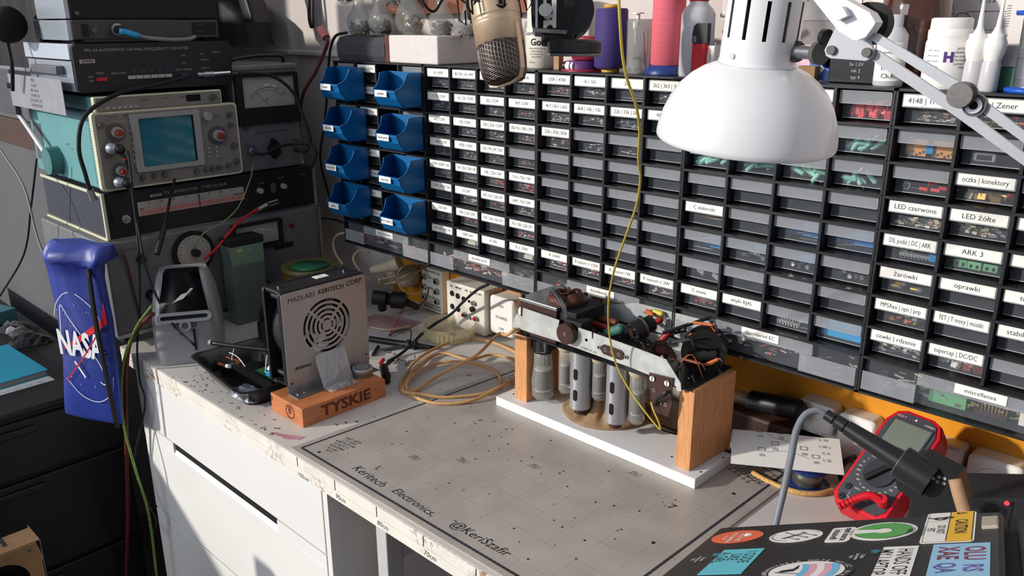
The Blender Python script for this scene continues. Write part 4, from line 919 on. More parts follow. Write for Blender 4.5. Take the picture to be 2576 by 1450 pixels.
# drum capacitor and wafer switches above the deck
b = B(); p0 = Vector((0.3523,-0.088,0.1937)); p1 = Vector((0.3634,-0.055,0.2029)); d = (p1-p0).normalized()
b.cyl(p0, p0+d*.016, .0155, black, n=26); b.cyl(p0+d*.016, p0+d*.019, .0168, kn_grey, n=26); b.cyl(p0+d*.019, p1, .0125, matte_black, n=22); b.cyl(p0-d*.004, p0, .006, brown, n=12)
for i in range(5): a = i*1.26; u = d.orthogonal().normalized(); w = d.cross(u); q = p0+(u*math.cos(a)+w*math.sin(a))*.011; b.cyl(q-d*.003, q, .0018, chrome, n=8)
part('wafer_capacitor', b, t)
b = B(); p0 = Vector((0.4,-0.085,0.1745)); hx = [(.017*math.cos(i*PI/3), .0155*math.sin(i*PI/3)) for i in range(6)]
W_ = axes(p0, (.80, .55, 0), (0.05, -.08, 1), (.55, -.80, 0)); b.shape([hx], .0018, brown, W_); b.shape([hx], .0018, brown, W_ @ T(.0, 0, -.012))
for i in range(9): a = .5+i*.38; b.T = W_; b.box(.013*math.cos(a)-.0012, .013*math.cos(a)+.0012, .012*math.sin(a), .012*math.sin(a)+.009, .001, .0024, chrome)
b.T = Matrix.Identity(4); b.box(p0.x+.006, p0.x+.010, p0.y-.006, p0.y-.002, p0.z-.006, p0.z-.002, chrome)
part('wafer_switch', b, t)
b = B(); p1 = Vector((0.4421,-0.028,0.1778)); ring_ = mat('dark_switch_plate', (30, 24, 24), .5, noise=.3)
W_ = axes(p1, (.80, .55, 0), (-.0, -.0, 1), (.55, -.80, 0)); b.shape([circ(0, 0, .034, 26), circ(0, 0, .021, 20)], .003, ring_, W_); b.shape([circ(0, 0, .034, 26), circ(0, 0, .024, 20)], .003, ring_, W_ @ T(-.004, 0, .026))
for (u, v) in ((-.022, .020), (.024, .014), (-.018, -.022), (.02, -.02)): b.T = W_; b.cyl((u, v, 0), (u, v, .05), .0022, chs, n=8)
b.T = W_; b.box(-.030, .018, .006, .018, .002, .026, ring_, .001); b.cyl((0.01, .033, 0), (.01, .033, .006), .005, chrome, n=12); b.cyl((-.02, -.01, .01), (.016, -.006, .012), .012, matte_black, n=14)
part('band_switch', b, t)
b = B(); pa, pb = Vector((0.3972,-0.075,0.2005)), Vector((0.4349,-0.01,0.2166)); b.cyl(pa, pb, .0028, chs); pa, pb = Vector((0.4227,-0.09,0.1966)), Vector((0.4661,0,0.1978)); b.cyl(pa, pb, .0022, steel); b.cyl((0.4313,-0.03,0.2021), (0.4683,0,0.2022), .0022, steel)
part('spindle', b, t)
cols = [mat('res_red', (150, 40, 30), .4), mat('res_brown', (110, 52, 34), .45), mat('cap_green', (60, 110, 96), .5), mat('res_orange', (190, 96, 50), .45), mat('res_yellow', (206, 196, 70), .45), mat('res_blue', (40, 110, 160), .45), mat('cap_black', (24, 22, 24), .35)]
comp = [((0.3431,-0.03,0.1872), (0.3543,-0.02,0.1953), .0052, 0), ((0.3402,-0.05,0.1853), (0.3446,-0.04,0.1922), .003, 1), ((0.386,-0.07,0.1784), (0.3972,-0.06,0.1964), .0056, 0), ((0.2567,-0.05,0.1829), (0.2985,-0.06,0.1879), .0052, 1), ((0.3003,-0.08,0.1765), (0.3228,-0.08,0.189), .0080, 2), ((0.2605,-0.07,0.181), (0.2962,-0.075,0.1821), .0042, 0),
        ((0.3394,-0.012,0.2034), (0.3514,-0.012,0.203), .0042, 4), ((0.3245,-0.012,0.2005), (0.3391,-0.02,0.2008), .0040, 3), ((0.3846,-0.03,0.1691), (0.3957,-0.03,0.1747), .0030, 5), ((0.4384,-0.06,0.2232), (0.4648,-0.055,0.2249), .0022, 3), ((0.2362,-0.07,0.1694), (0.2688,-0.08,0.1723), .005, 1), ((0.2963,-0.1,0.1784), (0.3111,-0.1,0.1771), .0042, 6),
        ((0.4538,-0.05,0.1573), (0.4757,-0.05,0.173), .0026, 3), ((0.432,-0.07,0.1665), (0.4587,-0.07,0.168), .0030, 1), ((0.4259,-0.03,0.1829), (0.437,-0.03,0.1719), .005, 6), ((0.4306,-0.05,0.198), (0.4388,-0.05,0.197), .004, 3), ((0.3239,-0.03,0.1943), (0.3331,-0.03,0.1913), .0038, 6), ((0.4031,-0.05,0.1971), (0.4179,-0.05,0.2041), .0038, 6)]
for k_, (a_, b_, r_, c_) in enumerate(comp):
    b = B(); pa, pb = Vector(a_), Vector(b_); d = (pb-pa).normalized(); b.cyl(pa, pb, r_, cols[c_], n=14); b.sph(pa, r_*1.05, cols[c_], n=10); b.sph(pb, r_*1.05, cols[c_], n=10)
    b.tube([pa-d*.012+Vector((0, 0, -.006)), pa-d*.004, pa, pb, pb+d*.004, pb+d*.010+Vector((0, 0, -.008))], .0006, chrome, n=5, k=2)
    part('capacitor' if r_ > .0045 else 'resistor', b, t)
random.seed(8)
wcol = [mat('rubber_wire_brown', (84, 36, 26), .6), matte_black, mat('orange_wire', (176, 92, 44), .5), fadedink]
for k_ in range(26):
    x0 = random.uniform(.27, .46); y0 = random.uniform(-.11, -.02); x1 = x0+random.uniform(-.05, .04); y1 = y0+random.uniform(-.03, .05)
    x1 = min(max(x1, .25), .47); y1 = min(max(y1, -.118), -.01); h = random.uniform(.01, .035) if x0 > .35 else random.uniform(.006, .016)
    b = B(); b.tube([(x0, y0, DZ+.002), (x0*.7+x1*.3+.004, y0*.7+y1*.3, DZ+h), (x0*.3+x1*.7, y0*.3+y1*.7-.003, DZ+h*1.05), (x1, y1, DZ+.002)], .0010, wcol[k_ % 4], n=6, k=4)
    b.sph((x0, y0, DZ+.002), .0022, chrome, n=6); part('wire', b, t)
b = B(); b.tube([(0.4386,-0.06,0.2214), (0.4452,-0.055,0.2236), (0.4587,-0.05,0.222), (0.4663,-0.045,0.2122)], .0016, wcol[2]); b.tube([(0.4529,-0.06,0.1632), (0.4663,-0.055,0.1637), (0.4721,-0.04,0.1689)], .0016, wcol[2]); b.tube([(0.3706,-0.04,0.1761), (0.3834,-0.03,0.1884), (0.3996,-0.02,0.1885)], .0016, wcol[2]); part('wire', b, t)
# valves hanging under the deck
gl = mat('valve_glass', (205, 206, 200), .05, alpha=.30, noise=.05, coat=.8); inn = mat('valve_plates', (70, 70, 72), .4, .5, noise=.3); getter = mat('getter_silver', (190, 190, 186), .25, .6)
canm = mat('shield_can', (176, 176, 180), .36, .6, noise=.08); basec = mat('ceramic_base', (186, 176, 150), .5)
def valve(px, y, r, z1, z0, big=False):
    x = px; b = B(); b.T = T(x, y, 0); L_ = z1-z0
    if big: b.lathe([(.010, z1), (r*.78, z1-.006), (r*.80, z1-L_*.25), (r*1.02, z1-L_*.60), (r*.98, z0+.010), (r*.7, z0+.002), (.002, z0)], gl, 30)
    else: b.lathe([(r*.95, z1), (r, z1-.004), (r, z0+.008), (r*.75, z0+.002), (.002, z0)], gl, 26)
    v = part('valve', b, t)
    b = B(); b.T = T(x, y, 0)
    if big:
        b.lathe([(.0145, .1466), (.0150, .135), (.0165, .118), (.0155, .112), (.010, .111)], black, 26); b.box(-.019, .019, -.012, .012, .1175, .1460, black, .002); b.tube([(.012, -.0165, .140), (.0185, -.0165, .138), (.0185, -.0165, .120), (.0, -.0175, .116)], .0009, steel, k=1); b.tube([(-.016, -.014, .1455), (-.004, -.017, .1445), (.006, -.016, .1455)], .0016, wcol[2])
    else: b.lathe([(r*.8, .1466), (r*1.05, .1460), (r*1.18, .138), (r*1.15, .131), (r*1.0, .127), (r*.9, .126)], basec, 26)
    part('valve_base', b, t)
    b = B(); b.T = T(x, y, 0); zc = z0+L_*.45
    b.cyl((0, 0, z0+L_*.22), (0, 0, z0+L_*.62), r*.55, inn, n=14); b.cyl((0, 0, z0+L_*.62), (0, 0, z0+L_*.65), r*.75, dialw, n=16); b.cyl((0, 0, z0+L_*.20), (0, 0, z0+L_*.22), r*.75, dialw, n=16)
    for q in (-1, 0, 1): b.cyl((q*r*.4, 0, z0+L_*.2), (q*r*.4, 0, z1), .0007, chrome, n=6)
    b.lathe([(0, z0+.004), (r*.6, z0+.007)], getter, 16); part('electrodes', b, t)
valve(.172, -.088, .0195, .115, .0245, big=True)
valve((0.2194,-0.085,0.0923)[0], -.085, .0120, .132, .050)
valve((0.2897,-0.085,0.0995)[0], -.085, .0122, .130, .060)
valve((0.3659,-0.088,0.1005)[0], -.088, .0130, .131, .046)
for px in ((0.2623,-0.098,0.0918)[0], (0.3346,-0.098,0.0905)[0]):
    b = B(); b.T = T(px, -.098, 0); b.cyl((0, 0, .0445), (0, 0, .1464), .0170, canm, n=36, caps=False); b.cyl((0, 0, .0447), (0, 0, .1462), .0164, canm, n=36, caps=False); b.lathe([(.0164, .0447), (.0170, .0443)], canm, 36); b.cyl((0, 0, .12), (0, 0, .1462), .0160, black, n=20)
    for zc in (.067, .104):
        for sgn in (-1, 1):
            for k_ in range(5):
                pass
    part('shield_can', b, t)
    for zc in (.070, .106):
        b = B(); ang = -1.42; V_ = []; hw = .0040
        for j in range(13):
            v = -.010+.020*j/12; k2 = max(abs(v)-.006, 0)/.004; w_ = hw*math.sqrt(max(1-k2*k2, 0))
            V_ += [(px+.01712*math.sin(PI/2+ang+u*w_/.017), -.098-.01712*math.cos(PI/2+ang+u*w_/.017), zc+v) for u in (-1, -.5, 0, .5, 1)]
        b.add(V_, [(j*5+i, j*5+i+1, j*5+i+6, j*5+i+5) for j in range(12) for i in range(4)], void); part('can_slot', b, t, 'dark oval slot')
    b = B(); b.cyl((px, -.098, .034), (px, -.098, .0445), .0095, brown, n=16); part('coil_core', b, t)
b = B(); BP = [(0.4119,0.158), (0.4521,0.1616), (0.4515,0.1412), (0.4529,0.12), (0.4475,0.0995), (0.42,0.1015)]
b.shape([BP], .0020, brown, FR(0, -.1275, 0))
for q in ((0.4192,0.1515), (0.4442,0.1518)): b.cyl((q[0], -.1310, q[1]), (q[0], -.1285, q[1]), .0042, chrome, n=14); b.box(q[0]-.0005, q[0]+.0005, -.1314, -.1309, q[1]-.004, q[1]+.004, void)
for q in ((0.4229,0.134), (0.4412,0.1348), (0.4342,0.1176), (0.4436,0.1182)): b.cyl((q[0], -.1298, q[1]), (q[0], -.1285, q[1]), .0026, steel, n=12); b.cyl((q[0], -.1301, q[1]), (q[0], -.1297, q[1]), .0016, void, n=10)
b.box(.415, .440, -.1265, -.110, .125, .1464, black); b.tube([(0.427,-0.131,0.1125), (0.4369,-0.14,0.1295), (0.4465,-0.138,0.1368), (0.4469,-0.131,0.1407)], .0024, matte_black)
part('terminal_plate', b, t)
# loudspeaker under it
spk = mat('tan_speaker_cloth', (158, 128, 94), .8, noise=.4, scale=24)
t = thing('loudspeaker', 'tan cloth covered loudspeaker lying face down on the white board under the radio valves', 'loudspeaker', (.272, -.047, .0197))
b = B(); n = 168; rings = []
for r, z, w in ((.0725, .0197, 0), (.0740, .0225, 0), (.0700, .0250, .0), (.061, .0300, .0045), (.051, .0360, .0070), (.044, .0450, .0060), (.038, .065, .0035), (.035, .096, .0020)):
    rings.append([(.272+(r+w*math.sin(13*a)+w*.5*math.sin(21*a+1))*math.cos(a), -.0400+(r+w*math.sin(13*a)+w*.5*math.sin(21*a+1))*math.sin(a), z) for a in [2*PI*i/n for i in range(n)]])
b.loft(rings, spk); part('cone', b, t)
b = B(); b.T = T(.272, -.0400, 0); b.lathe([(.034, .096), (.034, .108), (.030, .112), (0, .112)], mat('magnet_dark', (50, 46, 44), .5), 28); part('magnet', b, t)
# braided mains cord
crd = mat('braided_cord', (206, 160, 108), .7, noise=.25, scale=400)
b = B()
pts = [(0.1391,-0.1,0.137), (0.151,-0.13,0.1576), (0.133,-0.135,0.1445), (*(-0.0071,-0.0166,0.06)[:2], .075), (-0.0088,-0.0664,0.05), (-0.0332,-0.0948,0.03), (-0.0541,-0.1263,0.012), (-0.0459,-0.1806,0.006), (-0.0543,-0.2061,0.004), (-0.0807,-0.1958,0.004), (-0.1137,-0.1578,0.004), (-0.1458,-0.1118,0.004), (-0.166,-0.0641,0.005), (-0.174,-0.007,0.006), (-0.1707,0.0457,0.006), (-0.1363,0.0691,0.005), (-0.0999,0.0761,0.004), (-0.0516,0.0708,0.004), (0.0061,0.0559,0.006),
 (0.054,0.0209,0.01), (0.0338,0.0148,0.01), (-0.0189,0.0312,0.008), (-0.067,0.0238,0.005), (-0.0737,-0.0296,0.009), (-0.1378,-0.035,0.006), (-0.147,-0.069,0.005), (-0.1141,-0.132,0.008), (-0.0784,-0.1852,0.01), (-0.049,-0.2119,0.01), (-0.0178,-0.1985,0.01), (0.0112,-0.1773,0.006), (0.0343,-0.1509,0.006), (0.0571,-0.114,0.007), (0.0533,-0.0718,0.009), (0.0143,-0.0377,0.006), (-0.0269,-0.0266,0.005), (-0.0621,-0.051,0.013), (-0.1067,-0.0731,0.006), (-0.104,-0.1257,0.009), (-0.0714,-0.186,0.014), (-0.0426,-0.2055,0.006), (0.0106,-0.2046,0.006), (0.0456,-0.1802,0.006), (0.0665,-0.1426,0.009), (0.0665,-0.0881,0.013), (0.0527,-0.0377,0.008), (0.0694,-0.0124,0.009)]
b.tube(pts, .0030, crd, n=8, k=5)
single('braided_power_cord', b, 'coiled beige braided power cord from the radio, looped on the worktop', 'cord')
b = B(); yl = mat('yellow_wire', (186, 164, 70), .45)
b.tube([(0.5395,-0.4,0.6661), (0.5426,-0.4,0.6379), (0.5393,-0.39,0.6088), (0.5386,-0.38,0.5861), (0.5359,-0.36,0.5598), (0.5274,-0.34,0.5316), (0.5133,-0.32,0.4989), (0.5029,-0.3,0.4734), (0.4845,-0.28,0.4361), (0.4487,-0.25,0.3863), (0.4118,-0.22,0.3317), (0.3819,-0.19,0.2737), (0.3626,-0.16,0.2138), (0.3639,-0.145,0.1666), (0.3848,-0.14,0.1303), (0.4159,-0.14,0.1025), (0.4398,-0.135,0.0804), (0.4384,-0.138,0.0937), (0.4301,-0.138,0.1066), (0.4219,-0.134,0.1169)], .0015, yl, n=8, k=6)
b.tube([(0.4384,-0.135,0.0812), (0.4447,-0.132,0.0785), (0.4475,-0.115,0.0692), (0.4484,-0.1,0.0613)], .0014, matte_black)
single('yellow_wire', b, 'yellow wire hanging from above down to the brown terminal plate of the radio', 'wire')
# ---------- blue open bins hung on the leftmost cabinet ----------
bbl = mat('blue_bin_plastic', (10, 98, 156), .38, noise=.1, coat=.1)
def bin_mesh():
    b = B(); w, d, h = .098, .066, .064; th = .0018
    side = [(0, 0), (-.038, 0), (-.050, .004), (-.062, .018), (-.066, .030), (-.062, .034), (-.053, .038), (-.044, .046), (-.038, .056), (-.036, .062), (-.030, h), (0, h)]
    for x in (th/2, w-th/2): b.shape([side], th, bbl, axes((x, 0, 0), (0, 1, 0), (0, 0, 1), (1, 0, 0)))
    b.box(0, w, -.0022, 0, 0, h, bbl)
    b.box(0, w, -.040, 0, 0, .002, bbl)
    b.loft([[(x, -.038, 0), (x, -.038, .002), (x, -.049, .006), (x, -.0605, .019), (x, -.0645, .034), (x, -.0665, .034), (x, -.0625, .018), (x, -.050, .004)] for x in (0, w)], bbl, sm=False)
    b.box(0, w, -.0685, -.0645, .030, .0325, bbl)
    pr = [(-.0365, .0625), (-.0385, .056), (-.0445, .046), (-.0535, .0380), (-.0645, .0345)]
    for x in (-.001, w+.001): b.tube([(x, p[0], p[1]) for p in pr], .0022, bbl, n=6)
    return b
bb_ = bin_mesh()
bb_.v = [Vector((v.x+((1-v.x/.098)*.034+v.x/.098*.002)*(-v.y/.066), v.y, v.z)) for v in bb_.v]
bm_ = bb_.mesh('storage_bin')
binlab = [['tulejki', 'nakr\u0119tki', '\u015bruby M3', 'kable'], ['goldpin', 'hand parts', 'leg strip', 'BOCZNICZ']]
first = None
rows_z = [(.487, .484), (.405, .402), (.324, .321), (.243, .238)]
for c_ in range(2):
    for r_ in range(4):
        x = (-.4925, -.3120)[c_]; z = rows_z[r_][c_]
        lab = 'open blue parts bin, %s of the %s column' % (('topmost', 'second from the top', 'third from the top', 'lowest')[r_], ('left', 'right')[c_])
        o = bpy.data.objects.new('storage_bin', None); COL.objects.link(o); o.location = (x, FY-.0016, z); WM[o.name] = T(x, FY-.0016, z)
        tagit(o, lab, 'storage bin', 'blue open bins on the leftmost cabinet')
        q = bpy.data.objects.new('tray_shell', bm_); COL.objects.link(q); q.parent = o
        b = B(); b.box(.042, .078, -.0692, -.0685, .0215, .0335, card); b.text(binlab[c_][r_], .0070, ink, FR(.060, -.0695, .0275))
        q2 = bpy.data.objects.new('label_card', b.mesh('label_card')); COL.objects.link(q2); q2.parent = o
        if r_ == 0 or (c_ == 1 and r_ == 0):
            b = B(); random.seed(c_)
            for i in range(16): b.cyl((x+random.uniform(.04, .08), FY-.03+random.uniform(-.012, .012), z+.020), (x+random.uniform(.04, .08), FY-.03+random.uniform(-.012, .012), z+.028), .003, br, n=6)
            b.box(x+.034, x+.090, FY-.048, FY-.006, z+.006, z+.020, mat('dim_brown_clutter', (60, 44, 38)))
            single('bin_contents', b, 'loose brass hardware in the topmost %s blue bin' % ('left', 'right')[c_], 'hardware', kind='stuff')
# ---------- boxes and sockets along the foot of the wall ----------
wplas = mat('white_socket_plastic', (234, 232, 226), .45, noise=.03, scale=8)
oldw = mat('aged_white_box', (222, 217, 204), .5, noise=.08, scale=8)
single('cable_trunking', B().box(.08, 1.4, .108, .1445, .0002, .030, oldw, .004), 'white cable trunking strip along the foot of the yellow wall', 'trunking')
t = thing('patch_panel', 'narrow white box with six jack sockets and handwriting, under the second parts cabinet', 'patch panel', (-.355, .13, 0))
b = B(); b.box(-.389, -.320, .119, .1445, .003, .1055, oldw, .003)
for i, (s, z) in enumerate((('16\u03a9 CHANNEL PAN', .0985), ('PHONO LINE', .083), ('IMP OC', .058), ('SPEAKER', .037), ('KERITECH ELECTRONICS', .0185), ('MANOR PATCH PANEL', .0115))): b.text(s, .0068 if i in (0, 4, 5) else .0055, ink, FR(-.354, .1186, z) @ RZ(-.03), bold=.01, wmax=.060 if i in (0, 4, 5) else .022)
part('case', b, t)
for i in range(3):
    for x in (-.3775, -.334):
        z = .083-.024*i+(-.003 if x > -.35 else 0)
        b = B(); b.cyl((x, .119, z), (x, .1145, z), .0075, steel, n=6, sm=False); b.cyl((x, .1145, z), (x, .111, z), .0055, chrome, n=18); b.cyl((x, .111, z), (x, .1106, z), .0035, void, n=12); part('jack_socket', b, t)
t = thing('connector_box', 'cream box with rows of black holes and red jacks, left of the power switch', 'connector box', (-.24, .12, 0))
b = B(); b.box(-.2685, -.1495, .088, .1445, .003, .1035, oldw, .003)
for s, x in (('R/L', -.290), ('IMPORT', -.267), ('LPR', -.243), ('IN', -.229), ('AUX', -.217), ('OUT', -.202)): b.text(s, .0056, ink, FR(x+.038, .0876, .094) @ RZ(-.02), bold=.02)
part('case', b, t)
for k_, (x, z, r, m) in enumerate(((-.288, .066, .0062, void), (-.270, .064, .0062, void), (-.251, .061, .0062, void), (-.288, .036, .0062, void), (-.270, .034, .0062, void), (-.2345, .060, .003, void), (-.219, .060, .005, steel), (-.2225, .046, .0060, brown), (-.247, .0275, .0055, red), (-.213, .027, .0055, red), (-.2345, .024, .004, steel))):
    x += .038; z += .012; b = B(); b.cyl((x, .0885, z), (x, .0865 if m is void else .082, z), r, m if m is not red else steel, n=18)
    if m is red: b.cyl((x, .082, z), (x, .079, z), .0038, red, n=14)
    part('hole' if m is void else 'jack_socket', b, t)
def wallbox(name, label, x0, x1, y0, z0, z1, texts, cat='switch'):
    t = thing(name, label, cat, ((x0+x1)/2, (y0+.1445)/2, 0))
    b = B(); b.loft([[(q[0], y, q[1]) for q in rrect(x1-x0-i, z1-z0-i, .007, 3, x=(x0+x1)/2, y=(z0+z1)/2)][::-1] for y, i in ((.1445, .0), (y0+.010, .0), (y0+.003, .001))], oldw)
    part('back_box', b, t)
    b = B(); b.loft([[(q[0], y, q[1]) for q in rrect(x1-x0-i, z1-z0-i, .008, 4, x=(x0+x1)/2, y=(z0+z1)/2)][::-1] for y, i in ((y0+.003, -.002), (y0, .000), (y0-.002, .006))], wplas)
    for s, x, z, h in texts: b.text(s, h, ink, FR(x, y0-.0023, z))
    part('face_plate', b, t); return t
wallbox('power_switch', 'white rounded switch box marked POWER, left of the radio stand', -.1445, -.077, .100, .014, .096, [('ON', -.111, .078, .0085), ('POWER', -.110, .052, .0095), ('OFF', -.110, .028, .0085)])
wallbox('wall_switch', 'plain white switch box right beside the POWER one', -.070, -.015, .106, .012, .085, [])
wallbox('labelled_switch', 'white switch box lettered WYK and ZAP behind the solder iron', .531, .590, .110, .012, .074, [('ZA\u0141', .548, .060, .0085), ('U.T.', .541, .043, .0085), ('WY\u0141', .544, .023, .0085), ('ZAP', .570, .022, .0085)])
def socket(label, x0, x1):
    t = wallbox('wall_socket', label, x0, x1, .112, -.0 + .004, .072, [], 'socket'); cx = (x0+x1)/2; cz = .036
    b = B(); b.T = T(cx, .1092, cz) @ RX(PI/2); b.lathe([(.0225, .002), (.0235, .0015), (.0245, -.0002), (.0225, .0), (.021, -.006), (0, -.0065)], wplas, 30); part('socket_well', b, t)
    b = B()
    for q in (-.0095, .0095): b.cyl((cx+q, .1150, cz), (cx+q, .1142, cz), .0026, void, n=12)
    b.cyl((cx, .116, cz+.009), (cx, .1085, cz+.009), .0024, chrome, n=12); part('contacts', b, t)
socket('white mains socket between the lettered switch and the red multimeter', .598, .652)
wallbox('blank_socket_plate', 'blank white plate with one screw, right of the red multimeter', .712, .772, .112, .002, .072, [])
socket('white mains socket at the right edge below the parts cabinets', .780, .846)
# plugs and bundled flex at the left of the wall row
bg_ = mat('beige_cable', (206, 188, 156), .5)
single('mains_plug', B().cyl((-0.4711,0.04,0.0956), (-0.4221,0.06,0.1125), .0085, mat('beige_plug', (196, 182, 160), .5), r1=.014).cyl((-0.4221,0.06,0.1125), (-0.4054,0.07,0.1212), .016, mat('beige_plug', (196, 182, 160), .5), r1=.018), 'beige mains plug sticking out toward the fan unit', 'plug')
b = B()
for o_ in (0, .006): b.tube([(-0.4085,0.02,0.0923), (-0.3764,0.04,0.102), (-0.3814,0.09,0.1068), (-0.3925,0.13,0.1074)], .0030, bg_); b.tube([(-0.366,0.02,0.0922), (-0.3613,0.05,0.0974), (-0.3678,0.09,0.1021), (-0.3786,0.13,0.1064)], .0032, bg_)
b.tube([(-0.4158,0.02,0.0908), (-0.4393,0.04,0.068), (-0.4253,0.06,0.0703), (-0.4096,0.1,0.076)], .0028, bg_)
b.tube([(-0.3708,0.05,0.1212), (-0.389,0.05,0.1009), (-0.3878,0.05,0.0778), (-0.3761,0.06,0.0593), (-0.3657,0.08,0.0521), (-0.3749,0.11,0.0506)], .0012, bg_)
single('flex_bundle', b, 'folded bundle of cream flex hanging left of the jack panel', 'cable')
b = B(); b.T = axes((-0.4429,0.115,0.0696), (1, 0, 0), (0, 0, 1), (0, -1, 0)); b.lathe([(.026, -.02), (.027, .0), (.022, .014), (.012, .018), (0, .018)], mat('beige_plug', (196, 182, 160)), 24)
single('round_plug', b, 'round beige plug in the wall behind the flex bundle', 'plug')
b = B(); b.T = axes((-0.4994,0.118,0.063), (1, 0, 0), (0, 0, 1), (0, -1, 0)); b.lathe([(.022, -.02), (.023, .0), (.018, .012), (0, .014)], mat('beige_plug', (196, 182, 160)), 24)
single('round_plug', b, 'round beige plug half hidden left of the other round plug', 'plug')
cable('grey_flex_loop', 'pale grey flex looping up behind the fan unit', [(-0.6005,0.05,0.0821), (-0.6412,0.06,0.0972), (-0.6646,0.07,0.1213), (-0.6601,0.08,0.1384), (-0.6366,0.09,0.1476)], .0032, bg_)
cable('grey_flex_loop', 'second pale flex curling up from the top of the fan unit', [(-0.5038,0.03,0.0892), (-0.5366,0.04,0.0998), (-0.5524,0.05,0.1112), (-0.5553,0.07,0.1193), (-0.5436,0.09,0.1136)], .0032, bg_)
cable('dark_wall_lead', 'dark brown lead arching from the grey instrument to the wall below the bins', [(-0.6775,0.04,0.1795), (-0.6716,0.05,0.1837), (-0.6575,0.07,0.1806), (-0.662,0.1,0.1667)], .0030, matte_black)
# small things on the worktop between fan and radio
t = thing('rubber_cup_pair', 'black knurled eyepiece-like fitting lying behind the fan unit', 'fitting', (-0.4134,0.0521,0))
b = B(); b.cyl((-0.4176,0,0.0521), (-0.3948,0.02,0.0487), .0165, black, n=26); b.cyl((-0.3948,0.02,0.0487), (-0.3892,0.03,0.0456), .0135, matte_black, n=24); b.cyl((-0.3892,0.03,0.0456), (-0.3677,0.05,0.0429), .0195, black, n=28); b.cyl((-0.3677,0.05,0.0429), (-0.3645,0.052,0.0427), .0150, kn_grey, n=24); part('barrel', b, t)
b = B(); b.cyl((-0.365,0.05,0.0407), (-0.3414,0.07,0.0271), .0085, matte_black, r1=.0055, n=14); part('stem', b, t)
b = B(); b.cyl((-0.3996,0.01,0.0425), (-0.4048,0.015,0.0231), .010, black, n=16); part('side_stub', b, t)
b = B(); pinkf = mat('pink_clear_bag', (206, 150, 150), .25, alpha=.35, noise=.6, scale=14); p = (-0.3708,0.0016,0)
crumple(b, 0, 0, 0, .13, .085, .014, pinkf, at(p[0], p[1], .001, .35), seed=31); single('pink_plastic_bag', b, 'clear pinkish plastic bag lying right of the fan unit', 'plastic bag')
p = (-0.3696,0.0748,0); b = B(); crumple(b, 0, 0, 0, .09, .075, .012, film, at(p[0], p[1], .001, .2), seed=33); single('clear_film_bag', b, 'clear plastic film beside the pinkish bag', 'plastic bag')
cable('red_test_wire', 'thin red wire crossing the pinkish bag', [(-0.3657,0.038,0.02), (-0.3255,-0.0056,0.018), (-0.3139,-0.0261,0.01), (-0.3,-0.0503,0.004)], .0011, red)
cable('dark_twin_wire', 'dark purple twin wire leaving the lowest jacks of the panel', [(-0.357,0.112,0.0636), (-0.3481,0.1,0.0466), (-0.3582,0.09,0.0276), (-0.3628,0.07,0.0173)], .0014, mat('purple_brown_wire', (70, 30, 40), .5))
b = B(); b.cyl((-0.312,-0.0911,0.006), (-0.2243,-0.0581,0.007), .0062, black, r1=.0066, n=16); b.cyl((-0.2284,-0.059,0.007), (-0.2219,-0.0559,0.007), .0100, black, n=18); b.cyl((-0.2219,-0.0559,0.007), (-0.2114,-0.052,0.007), .0066, black, n=16); b.cyl((-0.212,-0.0525,0.007), (-0.2082,-0.0504,0.007), .0100, black, n=18); b.cyl((-0.2082,-0.0504,0.007), (-0.183,-0.0337,0.006), .0058, black, r1=.0040, n=16); b.cyl((-0.183,-0.0337,0.006), (-0.1736,-0.0183,0.005), .0036, black, r1=.0010, n=14)
single('test_probe', b, 'black test probe lying on the worktop right of the fan unit', 'probe')
cable('probe_cable', 'black cable rising from the test probe to under the parts cabinets', [(-0.1875,-0.1414,0.006), (-0.2017,-0.1004,0.004), (-0.2102,-0.0621,0.012), (-0.2366,-0.0134,0.014), (-0.2605,0.0461,0.016), (-0.2235,0.06,0.0442), (-0.1741,0.05,0.0851), (-0.1211,0.04,0.1252), (-0.0787,0.03,0.1484)], .0030, matte_black)
cable('thin_black_lead', 'thin black bent lead behind the test probe', [(-0.2967,-0.0508,0.005), (-0.3086,-0.0198,0.006), (-0.2863,-0.0028,0.008), (-0.2286,-0.049,0.012)], .0012, matte_black)
cable('cream_wire', 'cream wire end lying across the clear bags', [(-0.3479,-0.0636,0.016), (-0.3074,-0.0522,0.017), (-0.2956,-0.0242,0.016), (-0.3001,0.0065,0.012)], .0018, bg_)
b = B(); b.cyl((-0.2405,-0.1371,0.004), (-0.2686,-0.1017,0.004), .0034, black, n=10); single('black_sleeve', b, 'short black sleeve pointing at the tin, below the test probe', 'sleeve')
b = B(); b.cyl((-0.2463,-0.1046,0.004), (-0.2329,-0.068,0.004), .0032, kn_grey, n=10); b.cyl((-0.2493,-0.1104,0.004), (-0.2463,-0.1046,0.004), .0012, black, n=8); single('glass_fuse', b, 'slim dark grey component lying below the test probe', 'component')
b = B(); b.tube([(-0.1776,-0.1238,0.0035), (-0.1836,-0.1185,0.012), (-0.185,-0.1158,0.004), (-0.1756,-0.1115,0.002), (-0.1659,-0.1133,0.002), (-0.1572,-0.1215,0.002), (-0.1518,-0.1219,0.002), (-0.1594,-0.1127,0.002), (-0.1671,-0.1034,0.002), (-0.159,-0.0968,0.004), (-0.166,-0.0905,0.012)], .0007, matte_black, n=5, k=4); single('bent_wire_spring', b, 'small bent black wire spring on the white worktop', 'wire')
